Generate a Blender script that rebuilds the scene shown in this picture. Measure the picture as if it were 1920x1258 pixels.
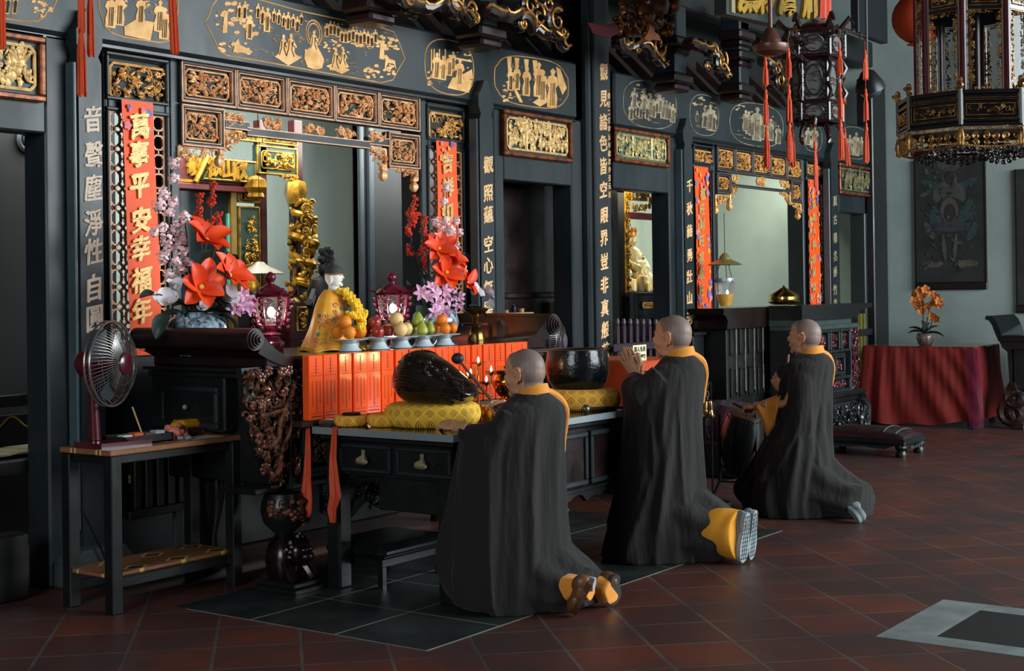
import bpy, math, random
from mathutils import Vector, Matrix
PI = math.pi
for _o in list(bpy.data.objects): bpy.data.objects.remove(_o)
SC = bpy.context.scene
COL = SC.collection
# ------------------------------------------------------------------ camera
# 50 mm lens at eye height, looking along the hall; X runs along the shrine front, Y towards it
FPX, PX, PY, EYE = 2681.32, 960.0, 525.184, Vector((0, 0, 1.6))
_yaw, _pit, _rol = 0.621665895, 0.00649930982, -0.0134419508
VF = Vector((math.cos(_yaw)*math.cos(_pit), math.sin(_yaw)*math.cos(_pit), math.sin(_pit)))
_r0 = Vector((math.sin(_yaw), -math.cos(_yaw), 0)); _u0 = _r0.cross(VF)
VR = math.cos(_rol)*_r0 + math.sin(_rol)*_u0
VU = -math.sin(_rol)*_r0 + math.cos(_rol)*_u0
cam_d = bpy.data.cameras.new('camera'); cam = bpy.data.objects.new('camera', cam_d); COL.objects.link(cam)
m3 = Matrix((VR, VU, -VF)).transposed()
cam.matrix_world = Matrix.Translation(EYE) @ m3.to_4x4()
cam_d.sensor_width = 36; cam_d.lens = FPX/1920*36
cam_d.shift_x = 0; cam_d.shift_y = (PY-629)/1920
cam_d.clip_end = 200; cam_d.clip_start = .05
SC.camera = cam
# ------------------------------------------------------------------ view, world, big lights
SC.view_settings.view_transform = 'Standard'; SC.view_settings.look = 'None'
SC.view_settings.gamma = 1; SC.view_settings.use_curve_mapping = False
SC.view_settings.exposure = 0.0
w = bpy.data.worlds.new('world'); SC.world = w; w.use_nodes = True
bg = w.node_tree.nodes['Background']; bg.inputs[0].default_value = (.55, .68, .75, 1); bg.inputs[1].default_value = .045
def area(name, loc, target, sx, sy, power, col=(1, 1, 1)):
    l = bpy.data.lights.new(name, 'AREA'); l.shape = 'RECTANGLE'; l.size = sx; l.size_y = sy
    l.energy = power; l.color = col
    o = bpy.data.objects.new(name, l); COL.objects.link(o); o.location = loc
    o.rotation_euler = (Vector(target)-Vector(loc)).to_track_quat('-Z', 'Y').to_euler()
    return o
area('courtyard_daylight', (12.0, -5.0, 4.1), (9.5, 6.6, 2.7), 11, 3.9, 2300, (.88, .97, 1.0))
area('side_fill', (-4.5, 2.2, 3.6), (7, 6.2, 1.6), 3.5, 3, 400, (.90, .98, 1.0))  # added fill from the left, brightens the near facade, banner and flowers
area('airwell_daylight', (8.4, 7.8, 3.0), (8.4, 9.5, 1.5), 6.4, .8, 230, (.97, 1.0, .97))
area('airwell_daylight_far', (15.3, 7.8, 3.0), (15.3, 9.5, 1.5), 3.5, .8, 75, (1.0, 1.0, .80))
# ------------------------------------------------------------------ pixel -> point on a real plane
def at(px, py, ax, val):
    d = VF + VR*((px-PX)/FPX) - VU*((py-PY)/FPX)
    i = 'xyz'.index(ax); t = (val-EYE[i])/d[i]
    return EYE + d*t
def F(px, py, Y):
    p = at(px, py, 'y', Y); return p.x, p.z
def R(pl, pr, pt, pb, Y):           # rectangle on the plane y=Y from its left/right columns and the rows at its left edge
    pm_ = (pt+pb)/2
    return F(pl, pm_, Y)[0], F(pr, pm_, Y)[0], F(pl, pb, Y)[1], F(pl, pt, Y)[1]
def mpp(p): return (Vector(p)-EYE).dot(VF)/FPX          # metres per pixel at p
# ------------------------------------------------------------------ materials
def hexc(h):
    h = h.lstrip('#'); c = [int(h[i:i+2], 16)/255 for i in (0, 2, 4)]
    return tuple(x/12.92 if x <= .04045 else ((x+.055)/1.055)**2.4 for x in c)
MATS = {}
def mat(name, col, rough=.5, metal=0., var=.25, vs=6., bump=0., bs=40., col2=None, emit=0., coat=0., trans=0., spec=.5, stretch=None, sheen=0., alpha=1., detail=4., attr=None, ior=1.45, rvar=.0):
    if name in MATS: return MATS[name]
    m = bpy.data.materials.new(name); m.use_nodes = True; nt = m.node_tree; N = nt.nodes; L = nt.links
    b = N['Principled BSDF']
    c1 = hexc(col) if isinstance(col, str) else col
    c2 = (hexc(col2) if isinstance(col2, str) else col2) if col2 else tuple(max(0, x*(1-var)) for x in c1)
    tc = N.new('ShaderNodeTexCoord'); mp = N.new('ShaderNodeMapping')
    L.new(tc.outputs['Object'], mp.inputs['Vector'])
    if stretch: mp.inputs['Scale'].default_value = stretch
    nz = N.new('ShaderNodeTexNoise'); nz.inputs['Scale'].default_value = vs; nz.inputs['Detail'].default_value = detail; nz.inputs['Roughness'].default_value = .6
    L.new(mp.outputs['Vector'], nz.inputs['Vector'])
    rp = N.new('ShaderNodeValToRGB'); rp.color_ramp.elements[0].position = .36; rp.color_ramp.elements[1].position = .64
    rp.color_ramp.elements[0].color = (*c2, 1); rp.color_ramp.elements[1].color = (*c1, 1)
    L.new(nz.outputs['Fac'], rp.inputs['Fac'])
    out = rp.outputs['Color']
    if attr:
        at_ = N.new('ShaderNodeAttribute'); at_.attribute_name = attr[0]
        mx = N.new('ShaderNodeMix'); mx.data_type = 'RGBA'
        L.new(at_.outputs['Fac'], mx.inputs['Factor']); L.new(out, mx.inputs['A']); mx.inputs['B'].default_value = (*hexc(attr[1]), 1)
        out = mx.outputs['Result']
    L.new(out, b.inputs['Base Color'])
    b.inputs['Roughness'].default_value = rough; b.inputs['Metallic'].default_value = metal
    if rvar:
        mr = N.new('ShaderNodeMapRange'); mr.inputs['From Min'].default_value = .3; mr.inputs['From Max'].default_value = .7
        mr.inputs['To Min'].default_value = max(.02, rough-rvar); mr.inputs['To Max'].default_value = min(1, rough+rvar)
        L.new(nz.outputs['Fac'], mr.inputs['Value']); L.new(mr.outputs['Result'], b.inputs['Roughness'])
    b.inputs['Specular IOR Level'].default_value = spec; b.inputs['IOR'].default_value = ior
    b.inputs['Coat Weight'].default_value = coat; b.inputs['Coat Roughness'].default_value = .12
    b.inputs['Transmission Weight'].default_value = trans; b.inputs['Alpha'].default_value = alpha
    if sheen: b.inputs['Sheen Weight'].default_value = sheen
    if emit:
        b.inputs['Emission Color'].default_value = (*c1, 1); b.inputs['Emission Strength'].default_value = emit
    if bump:
        n2 = N.new('ShaderNodeTexNoise'); n2.inputs['Scale'].default_value = bs; n2.inputs['Detail'].default_value = 3
        L.new(mp.outputs['Vector'], n2.inputs['Vector'])
        bp = N.new('ShaderNodeBump'); bp.inputs['Strength'].default_value = bump; bp.inputs['Distance'].default_value = .01
        L.new(n2.outputs['Fac'], bp.inputs['Height']); L.new(bp.outputs['Normal'], b.inputs['Normal'])
    MATS[name] = m
    return m
LAC = mat('black_lacquer', '#131516', .40, var=.35, vs=3, bump=.06, bs=9, coat=0.15, rvar=.10)
LACB = mat('blue_black_lacquer', '#20282c', .42, var=.28, vs=2.2, bump=.05, bs=7, rvar=.10, stretch=(1, 1, .35))
LACR = mat('red_black_lacquer', '#241213', .35, var=.5, vs=4, col2='#120c0d', rvar=.1)
DWOOD = mat('dark_wood', '#15100e', .45, var=.5, vs=5, stretch=(1, 1, .2), bump=.1, bs=20)
RWOOD = mat('rosewood', '#3a1315', .33, var=.5, vs=6, stretch=(.3, .3, 1), rvar=.08)
BLK = mat('matt_black', '#0b0c0d', .7, var=.3)
GOLD = mat('gold_leaf', '#f6bd70', .4, .15, vs=14, col2='#c08442', bump=.12, bs=60)
GOLDY = mat('bright_gold_leaf', '#c8952f', .34, .6, vs=12, col2='#6d4c14', bump=.1, bs=60)
GOLDP = mat('gold_paint', '#f0bd7a', .6, .0, vs=9, col2='#cd9450')
GOLDF = mat('greyish_gold_paint', '#a9997a', .65, .0, vs=9, col2='#5d5849')  # greyer, duller gold than the first paint
COPPER = mat('copper_gilding', '#ffc993', .42, .1, vs=14, col2='#d08b56', bump=.15, bs=60)
OLDC = mat('old_copper_gilding', '#8a5844', .28, .35, vs=26, col2='#160d0e', bump=.2, bs=60, coat=.2)
RED = mat('red_paper', '#fb5610', .55, var=.12, vs=3)
SKIN = mat('skin', '#c58f6d', .5, var=.16, vs=9, bump=.05, bs=120, attr=('stubble', '#565a5e'))
WHITEW = mat('limewash_wall', '#93a09c', .85, var=.16, vs=1.2, bump=.15, bs=8)
BWALL = mat('pale_green_wall', '#a3b0a6', .85, var=.14, vs=.9, col2='#8c9a94', bump=.1, bs=6, stretch=(2, 1, .5))
BRASS = mat('brass', '#c79a45', .2, 1., var=.25, vs=10)
CHROME = mat('steel_edge', '#9aa4a8', .35, .45, var=.1)
GLASS = mat('clear_glass', '#ffffff', .02, var=0, trans=1., ior=1.3)
# ------------------------------------------------------------------ mesh builder
class MB:
    def __init__(s): s.v = []; s.f = []; s.M = None; s.mi = []; s.cur = 0
    def add(s, vs, fs):
        k = len(s.v)
        if s.M is not None: vs = [s.M @ Vector(p) for p in vs]
        s.v += [tuple(p) for p in vs]; s.f += [tuple(i+k for i in f) for f in fs]; s.mi += [s.cur]*len(fs)
        return s
    def box(s, x0, x1, y0, y1, z0, z1, b=0.):
        if x0 > x1: x0, x1 = x1, x0
        if y0 > y1: y0, y1 = y1, y0
        if z0 > z1: z0, z1 = z1, z0
        b = min(b, (x1-x0)*.45, (y1-y0)*.45, (z1-z0)*.45)
        if b <= 0:
            return s.add([(x0,y0,z0),(x1,y0,z0),(x1,y1,z0),(x0,y1,z0),(x0,y0,z1),(x1,y0,z1),(x1,y1,z1),(x0,y1,z1)],
                  [(3,2,1,0),(4,5,6,7),(0,1,5,4),(1,2,6,5),(2,3,7,6),(3,0,4,7)])
        X, Y, Z = (x0, x1), (y0, y1), (z0, z1); vs = []; id_ = {}
        for i in (0, 1):
            for j in (0, 1):
                for k in (0, 1):
                    sx, sy, sz = 1-2*i, 1-2*j, 1-2*k
                    id_[i,j,k,0] = len(vs); vs.append((X[i], Y[j]+sy*b, Z[k]+sz*b))
                    id_[i,j,k,1] = len(vs); vs.append((X[i]+sx*b, Y[j], Z[k]+sz*b))
                    id_[i,j,k,2] = len(vs); vs.append((X[i]+sx*b, Y[j]+sy*b, Z[k]))
        fs = []
        q = [(0,0),(1,0),(1,1),(0,1)]
        for i in (0, 1):
            f = [id_[i,a,c,0] for a, c in q]; fs.append(f if i else f[::-1])
            f = [id_[a,i,c,1] for a, c in q]; fs.append(f[::-1] if i else f)
            f = [id_[a,c,i,2] for a, c in q]; fs.append(f if i else f[::-1])
        for i in (0, 1):
            for j in (0, 1):
                fl = (i+j) % 2
                f = [id_[i,j,0,0], id_[i,j,1,0], id_[i,j,1,1], id_[i,j,0,1]]; fs.append(f if not fl else f[::-1])
                f = [id_[i,0,j,0], id_[i,1,j,0], id_[i,1,j,2], id_[i,0,j,2]]; fs.append(f[::-1] if not fl else f)
                f = [id_[0,i,j,1], id_[1,i,j,1], id_[1,i,j,2], id_[0,i,j,2]]; fs.append(f if not fl else f[::-1])
        for i in (0, 1):
            for j in (0, 1):
                for k in (0, 1):
                    f = [id_[i,j,k,0], id_[i,j,k,1], id_[i,j,k,2]]; fs.append(f if (i+j+k) % 2 else f[::-1])
        return s.add(vs, fs)
    def prism(s, poly, a0, a1, ax='y'):
        n = len(poly)
        def P(u, v, a): return (u, a, v) if ax == 'y' else ((a, u, v) if ax == 'x' else (u, v, a))
        vs = [P(u, v, a0) for u, v in poly]+[P(u, v, a1) for u, v in poly]
        fs = [tuple(range(n)), tuple(range(2*n-1, n-1, -1))]+[(i, i+n, (i+1) % n+n, (i+1) % n) for i in range(n)]
        return s.add(vs, fs)
    def tube(s, pts, r, n=8, cap=True, flat=None, closed=False):
        pts = [Vector(p) for p in pts]; m = len(pts)
        rs = [r]*m if isinstance(r, (int, float)) else list(r)
        t0 = (pts[1]-pts[0]).normalized()
        ref = Vector((0, 0, 1)) if abs(t0.z) < .9 else Vector((1, 0, 0))
        nn = t0.cross(ref).normalized(); vs = []; fs = []
        for i, p in enumerate(pts):
            if closed: t = pts[(i+1) % m]-pts[i-1]
            else: t = pts[min(i+1, m-1)]-pts[max(i-1, 0)]
            if t.length < 1e-9: t = t0
            t = t.normalized(); nn = nn-t*nn.dot(t)
            nn = nn.normalized() if nn.length > 1e-6 else t.orthogonal().normalized()
            bb = t.cross(nn)
            for k in range(n):
                a = 2*PI*k/n; vs.append(p+nn*(rs[i]*math.cos(a)*(flat or 1))+bb*(rs[i]*math.sin(a)))
        for i in range(m if closed else m-1):
            j = (i+1) % m
            for k in range(n):
                fs.append((i*n+k, i*n+(k+1) % n, j*n+(k+1) % n, j*n+k))
        if cap and not closed: fs += [tuple(range(n-1, -1, -1)), tuple(range((m-1)*n, m*n))]
        return s.add(vs, fs)
    def lathe(s, prof, c=(0, 0, 0), n=24, cap=True, sq=None, rib=0, ra=0.):
        vs = []; fs = []; m = len(prof)
        for r, z in prof:
            for k in range(n):
                a = 2*PI*k/n; q = r
                if rib: q = r*(1+ra*math.cos(rib*a))
                vs.append((c[0]+q*math.cos(a), c[1]+q*math.sin(a)*(sq or 1), c[2]+z))
        for i in range(m-1):
            for k in range(n): fs.append((i*n+k, i*n+(k+1) % n, (i+1)*n+(k+1) % n, (i+1)*n+k))
        if cap: fs += [tuple(range(n-1, -1, -1)), tuple(range((m-1)*n, m*n))]
        return s.add(vs, fs)
    def ell(s, c, r, nu=8, nv=5, M=None):
        if isinstance(r, (int, float)): r = (r, r, r)
        vs = [(0, 0, -1)]; fs = []
        for i in range(1, nv):
            t = PI*i/nv
            for k in range(nu):
                a = 2*PI*k/nu; vs.append((math.sin(t)*math.cos(a), math.sin(t)*math.sin(a), -math.cos(t)))
        vs.append((0, 0, 1)); e = len(vs)-1
        for k in range(nu): fs.append((0, 1+(k+1) % nu, 1+k)); fs.append((e, e-nu+k, e-nu+(k+1) % nu))
        for i in range(nv-2):
            for k in range(nu):
                a = 1+i*nu+k; b = 1+i*nu+(k+1) % nu; fs.append((a, b, b+nu, a+nu))
        c = Vector(c); o = []
        for p in vs:
            q = Vector((p[0]*r[0], p[1]*r[1], p[2]*r[2]))
            if M is not None: q = M @ q
            o.append(c+q)
        return s.add(o, fs)
    def grid(s, fn, nu, nv, cu=False):
        vs = [fn(i/(nu if cu else nu-1), j/(nv-1)) for j in range(nv) for i in range(nu)]
        fs = []
        for j in range(nv-1):
            for i in range(nu if cu else nu-1):
                a = j*nu+i; b = j*nu+(i+1) % nu; fs.append((a, b, b+nu, a+nu))
        return s.add(vs, fs)
    def loft(s, rings, cap=True):
        n = len(rings[0]); vs = [p for r in rings for p in r]; fs = []
        for i in range(len(rings)-1):
            for k in range(n): fs.append((i*n+k, i*n+(k+1) % n, (i+1)*n+(k+1) % n, (i+1)*n+k))
        if cap: fs += [tuple(range(n-1, -1, -1)), tuple(range((len(rings)-1)*n, len(rings)*n))]
        return s.add(vs, fs)
    def frame(s, x0, x1, z0, z1, w, y0, y1, b=.004):      # upright rectangular frame facing -Y
        s.box(x0, x1, y0, y1, z1-w, z1, b); s.box(x0, x1, y0, y1, z0, z0+w, b)
        s.box(x0, x0+w, y0, y1, z0+w, z1-w, b); s.box(x1-w, x1, y0, y1, z0+w, z1-w, b)
        return s
    def rim(s, x0, x1, z0, z1, r, y, c=.0, n=6):          # round-section rim with chamfered corners
        c = c or min(x1-x0, z1-z0)*.12
        P = [(x0+c, z0), (x1-c, z0), (x1, z0+c), (x1, z1-c), (x1-c, z1), (x0+c, z1), (x0, z1-c), (x0, z0+c)]
        pts = []
        for i in range(8):
            a, b_ = P[i], P[(i+1) % 8]; pts += [(a[0], y, a[1]), ((a[0]*2+b_[0])/3, y, (a[1]*2+b_[1])/3), ((a[0]+2*b_[0])/3, y, (a[1]+2*b_[1])/3)]
        return s.tube(pts, r, n, closed=True)
WM = {}
def wmat(o): return WM.get(o.name, Matrix.Identity(4))
def mesh_of(name, mb, mats, smooth=38):
    me = bpy.data.meshes.new(name); me.from_pydata([tuple(p) for p in mb.v], [], mb.f)
    if not isinstance(mats, (list, tuple)): mats = [mats]
    for m in mats: me.materials.append(m)
    if len(mats) > 1: me.polygons.foreach_set('material_index', mb.mi)
    me.update()
    if smooth:
        me.polygons.foreach_set('use_smooth', [True]*len(me.polygons))
        me.set_sharp_from_angle(angle=math.radians(smooth))
    return me
def obj(name, mb, mats, parent=None, local=False, label=None, kind=None, smooth=38, recalc=False):
    """one mesh object; mb in world coordinates unless local"""
    if parent is not None and not local:
        inv = wmat(parent).inverted(); mb.v = [tuple(inv @ Vector(p)) for p in mb.v]
    loc = None
    if parent is None and not local and mb.v:
        xs = [p[0] for p in mb.v]; ys = [p[1] for p in mb.v]; zs = [p[2] for p in mb.v]
        loc = Vector(((min(xs)+max(xs))/2, (min(ys)+max(ys))/2, min(zs)))
        mb.v = [(p[0]-loc.x, p[1]-loc.y, p[2]-loc.z) for p in mb.v]
    me = mesh_of(name, mb, mats, smooth)
    if recalc:
        import bmesh
        bm = bmesh.new(); bm.from_mesh(me); bmesh.ops.recalc_face_normals(bm, faces=bm.faces); bm.to_mesh(me); bm.free()
    o = bpy.data.objects.new(name, me); COL.objects.link(o)
    if parent is not None: o.parent = parent; WM[o.name] = wmat(parent).copy()
    if loc is not None: o.location = loc; WM[o.name] = Matrix.Translation(loc)
    if label: o['label'] = label
    if kind: o['kind'] = kind
    return o
def tag(o, label, cat, group=None, kind=None):
    o['label'] = label; o['category'] = cat
    if group: o['group'] = group
    if kind: o['kind'] = kind
    return o
def thing(name, label, cat, loc=(0, 0, 0), rz=0., group=None, kind=None):
    o = bpy.data.objects.new(name, None); COL.objects.link(o); o.empty_display_size = .1
    o.location = loc; o.rotation_euler = (0, 0, rz)
    WM[o.name] = Matrix.Translation(loc) @ Matrix.Rotation(rz, 4, 'Z')
    return tag(o, label, cat, group, kind)
def struct(name, mb, m, smooth=38, parent=None):
    o = obj(name, mb, m, parent, smooth=smooth)
    if parent is None: o['kind'] = 'structure'
    return o
def sroot(name, loc=(0, 0, 0)):
    o = bpy.data.objects.new(name, None); COL.objects.link(o); o.location = loc; o['kind'] = 'structure'
    WM[o.name] = Matrix.Translation(loc); return o
def dup(root, loc, rz=None, label=None, scale=None):
    r = root.copy(); COL.objects.link(r); r.location = loc
    if rz is not None: r.rotation_euler = (0, 0, rz)
    if scale: r.scale = (scale,)*3
    if label: r['label'] = label
    for ch in list(root.children):
        c = ch.copy(); COL.objects.link(c); c.parent = r
        for g in list(ch.children):
            d = g.copy(); COL.objects.link(d); d.parent = c
    return r
def evalmesh(o):                       # the modified mesh of o as a plain mesh
    dg = bpy.context.evaluated_depsgraph_get(); return bpy.data.meshes.new_from_object(o.evaluated_get(dg))
def remesh(mb, voxel, smooth_it=4, fac=.5):
    me = bpy.data.meshes.new('t'); me.from_pydata([tuple(p) for p in mb.v], [], mb.f); me.update()
    import bmesh
    bm = bmesh.new(); bm.from_mesh(me); bmesh.ops.recalc_face_normals(bm, faces=bm.faces); bm.to_mesh(me); bm.free()
    o = bpy.data.objects.new('t', me); COL.objects.link(o)
    r = o.modifiers.new('r', 'REMESH'); r.mode = 'VOXEL'; r.voxel_size = voxel
    if smooth_it:
        s_ = o.modifiers.new('s', 'SMOOTH'); s_.iterations = smooth_it; s_.factor = fac
    e = evalmesh(o); out = MB(); out.v = [tuple(v.co) for v in e.vertices]; out.f = [tuple(p.vertices) for p in e.polygons]; out.mi = [0]*len(out.f)
    bpy.data.objects.remove(o); bpy.data.meshes.remove(e); return out
def text_mesh(chars, size, ext=.004, bold=.0, squash=1.):
    """list of MBs, one per glyph, centred in x/z, facing -Y; bold strokes are layered copies of the outline"""
    out = []
    for ch in chars:
        cu = bpy.data.curves.new('t', 'FONT'); cu.body = ch; cu.size = size; cu.extrude = ext; cu.resolution_u = 2
        o = bpy.data.objects.new('t', cu); COL.objects.link(o)
        e = evalmesh(o); mb = MB(); vs = [v.co.copy() for v in e.vertices]; fs = [tuple(p.vertices) for p in e.polygons]
        if vs:
            cx = (min(v.x for v in vs)+max(v.x for v in vs))/2; cy = (min(v.y for v in vs)+max(v.y for v in vs))/2
            for q, (dx, dz) in enumerate([(0, 0), (-1, .3), (1, -.3), (-.4, -.8), (.4, .8), (-.8, -.5), (.8, .6)] if bold else [(0, 0)]):
                mb.add([((v.x-cx)*squash+dx*bold, -v.z-.0004*q, v.y-cy+dz*bold) for v in vs], fs)
        out.append(mb); bpy.data.objects.remove(o); bpy.data.curves.remove(cu); bpy.data.meshes.remove(e)
    return out
def brush(mb, rnd, h):                 # hand-written wobble of a glyph
    sh = rnd.uniform(-.05, .10); a = rnd.uniform(0, 6); k = 1/h
    mb.v = [(x+sh*z*.4+.025*h*math.sin(9*z*k+a), y, z+x*.16+.02*h*math.sin(11*x*k+a)) for x, y, z in mb.v]; return mb
def merge(dst, src, M=None):
    k = len(dst.v)
    dst.v += [tuple(M @ Vector(p)) if M is not None else p for p in src.v]
    dst.f += [tuple(i+k for i in f) for f in src.f]; dst.mi += [dst.cur]*len(src.f); return dst
def column_text(chars, px, pys, Y, size, m, parent, bold=.004, squash=.95, seed=1, name='lettering', ext=.003):
    """glyphs standing one above the other on the plane y=Y at the pixel rows pys"""
    rnd = random.Random(seed); mb = MB()
    pxs = px if isinstance(px, (list, tuple)) else [px]*len(pys)
    for g, x, y in zip(text_mesh(chars, size, ext, bold, squash), pxs, pys):
        X, Z = F(x, y, Y); brush(g, rnd, size); merge(mb, g, Matrix.Translation((X, Y, Z)))
    return obj(name, mb, m, parent, smooth=0)
# ------------------------------------------------------------------ carving: relief of scrolls, leaves, blossoms and figures
def carve(mb, x0, x1, z0, z1, y, depth, n, seed, kind='mix', size=None, clip=None):
    rnd = random.Random(seed); W, H = x1-x0, z1-z0; s = size or 1.4*(W*H/n)**.5
    for i in range(n):
        x = rnd.uniform(x0+s*.3, x1-s*.3) if W > s*.7 else (x0+x1)/2
        z = rnd.uniform(z0+s*.3, z1-s*.3) if H > s*.7 else (z0+z1)/2
        if clip and not clip(x, z): continue
        d = rnd.uniform(.25, 1)*depth; k = rnd.random(); a0 = rnd.uniform(0, 2*PI); q = s*rnd.uniform(.7, 1.3)
        if kind == 'fig' and k < .45:
            h = q*1.5; mb.ell((x, y-d*.6, z), (h*.28, depth*.35, h*.5), 7, 5); mb.ell((x+h*.05, y-d*.75, z+h*.6), h*.17, 6, 4)
            mb.tube([(x-h*.3, y-d*.7, z+h*.1), (x, y-d, z+h*.2), (x+h*.32, y-d*.8, z+h*.15*rnd.uniform(-2, 2))], h*.1, 5)
        elif k < .38:
            t = rnd.choice((-1, 1)); pts = []; rr = []
            for j in range(10):
                u = j/9; r = q*.62*(1-u*.78); a = a0+t*u*4.6
                pts.append((min(x1, max(x0, x+r*math.cos(a))), y-d*(.4+.6*u), min(z1, max(z0, z+r*math.sin(a))))); rr.append(q*.13*(1-.55*u))
            mb.tube(pts, rr, 5)
        elif k < .72:
            M = Matrix.Rotation(a0, 3, 'Y') @ Matrix.Rotation(rnd.uniform(-.6, .6), 3, 'Z')
            mb.ell((x, y-d*.7, z), (q*.55, depth*.28, q*.2), 7, 5, M)
            mb.tube([(x-q*.5*math.cos(a0), y-d*.9, z+q*.5*math.sin(a0)), (x+q*.5*math.cos(a0), y-d*.95, z-q*.5*math.sin(a0))], q*.05, 4)
        elif k < .88:
            for j in range(5):
                a = a0+j*2*PI/5; mb.ell((x+q*.27*math.cos(a), y-d*.8, z+q*.27*math.sin(a)), (q*.2, depth*.2, q*.2), 6, 4)
            mb.ell((x, y-d*.95, z), (q*.12, depth*.2, q*.12), 6, 4)
        else:
            M = Matrix.Rotation(a0, 3, 'Y'); mb.ell((x, y-d*.6, z), (q*.35, depth*.4, q*.28), 7, 5, M)
    return mb
def scroll(mb, c, r, y, rad, turns=1.6, a0=0., sgn=1, taper=.6, n=20, depth=0.):
    pts = []; rr = []
    for j in range(n):
        u = j/(n-1); q = r*(1-u*.86); a = a0+sgn*u*turns*2*PI
        pts.append((c[0]+q*math.cos(a), y-depth*u, c[1]+q*math.sin(a))); rr.append(rad*(1-taper*u))
    return mb.tube(pts, rr, 6)
# ================================================================== SETTING: floor, hall, shrine front
YB, YP, YC, YL = 6.60, 6.68, 6.62, 6.53      # faces of the painted beam, the panels, the posts, the couplet boards
# ---- floor: terracotta squares laid diagonally, a slate field in front of the altar, a marble-edged inset
def floor_mat():
    m = bpy.data.materials.new('terracotta_tiles'); m.use_nodes = True; nt = m.node_tree; N = nt.nodes; L = nt.links; b = N['Principled BSDF']
    tc = N.new('ShaderNodeTexCoord')
    def tiles(rot, loc, size, c1, c2, mortar, ms):
        mp = N.new('ShaderNodeMapping'); mp.inputs['Rotation'].default_value = (0, 0, rot); mp.inputs['Location'].default_value = loc
        L.new(tc.outputs['Object'], mp.inputs['Vector'])
        br = N.new('ShaderNodeTexBrick'); br.offset = 0; br.inputs['Scale'].default_value = 1
        br.inputs['Brick Width'].default_value = size; br.inputs['Row Height'].default_value = size
        br.inputs['Mortar Size'].default_value = ms; br.inputs['Mortar Smooth'].default_value = .3; br.inputs['Bias'].default_value = 0
        br.inputs['Color1'].default_value = (*hexc(c1), 1); br.inputs['Color2'].default_value = (*hexc(c2), 1); br.inputs['Mortar'].default_value = (*hexc(mortar), 1)
        L.new(mp.outputs['Vector'], br.inputs['Vector']); return br
    br = tiles(-PI/4, TILE_LOC, TILE, '#70321f', '#4a2620', '#5d5752', .009)
    nz = N.new('ShaderNodeTexNoise'); nz.inputs['Scale'].default_value = 1.7; nz.inputs['Detail'].default_value = 7; nz.inputs['Roughness'].default_value = .65
    L.new(tc.outputs['Object'], nz.inputs['Vector'])
    mr = N.new('ShaderNodeMapRange'); mr.inputs['From Min'].default_value = .38; mr.inputs['From Max'].default_value = .66; mr.inputs['To Min'].default_value = .15; mr.inputs['To Max'].default_value = .8
    L.new(nz.outputs['Fac'], mr.inputs['Value'])
    mx = N.new('ShaderNodeMix'); mx.data_type = 'RGBA'; L.new(mr.outputs['Result'], mx.inputs['Factor'])
    mx.inputs['A'].default_value = (*hexc('#302829'), 1); L.new(br.outputs['Color'], mx.inputs['B']); L.new(mx.outputs['Result'], b.inputs['Base Color'])
    r2 = N.new('ShaderNodeMapRange'); r2.inputs['To Min'].default_value = .5; r2.inputs['To Max'].default_value = .34
    L.new(nz.outputs['Fac'], r2.inputs['Value']); L.new(r2.outputs['Result'], b.inputs['Roughness'])
    bp = N.new('ShaderNodeBump'); bp.inputs['Strength'].default_value = .25; bp.inputs['Distance'].default_value = .004; bp.invert = True
    L.new(br.outputs['Fac'], bp.inputs['Height']); L.new(bp.outputs['Normal'], b.inputs['Normal'])
    return m
TILE = .385
_a = at(1220.4, 1210.4, 'z', 0)       # one tile corner seen in the photograph
_c, _s = math.cos(-PI/4), math.sin(-PI/4)
TILE_LOC = (-(_c*_a.x-_s*_a.y) % TILE, -(_s*_a.x+_c*_a.y) % TILE, 0)
fl = bpy.data.meshes.new('floor'); fl.from_pydata([(-12, -12, 0), (26, -12, 0), (26, 12, 0), (-12, 12, 0)], [], [(0, 1, 2, 3)]); fl.materials.append(floor_mat())
flo = bpy.data.objects.new('floor', fl); COL.objects.link(flo); flo['kind'] = 'structure'
SLATE = mat('slate', '#262c2b', .42, var=.35, vs=3, bump=.12, bs=30, rvar=.1)
MARB = mat('marble_strip', '#7c8382', .42, var=.3, vs=6)
GROUT = mat('grout', '#77776f', .8)
bc = at(800, 1221, 'z', 0); mbx = MB(); gx = MB(); rnd = random.Random(4)
xe = at(1472, 996, 'z', 0).x; gx.box(bc.x, xe, bc.y, 5.6, -.01, .0022)
ts = .555
for i in range(int((xe-bc.x)/ts)+1):
    for j in range(3):
        x0 = bc.x+.006+i*ts; y0 = bc.y+.004+j*ts; mbx.box(x0, min(xe, x0+ts-.014), y0, y0+ts-.014, -.01, .0036+rnd.uniform(0, .0008))
struct('floor_slate_grout', gx, GROUT); struct('floor_slate', mbx, SLATE)
mk = at(1642, 1194.5, 'z', 0); mk2 = at(1767, 1125, 'z', 0); mm = MB(); mw = .145
mm.box(mk.x, mk2.x, mk.y-.22, mk.y, -.01, .004); mm.box(mk.x, mk2.x, mk.y-5, mk.y-.225, -.01, .0041)
struct('floor_inset_slate', MB().box(mk.x+mw, mk2.x-mw, mk.y-5, mk.y-mw*1.6, 0, .0046), mat('inset_slate', '#20201f', .5))
struct('floor_inset_marble', mm, MARB)
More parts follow.
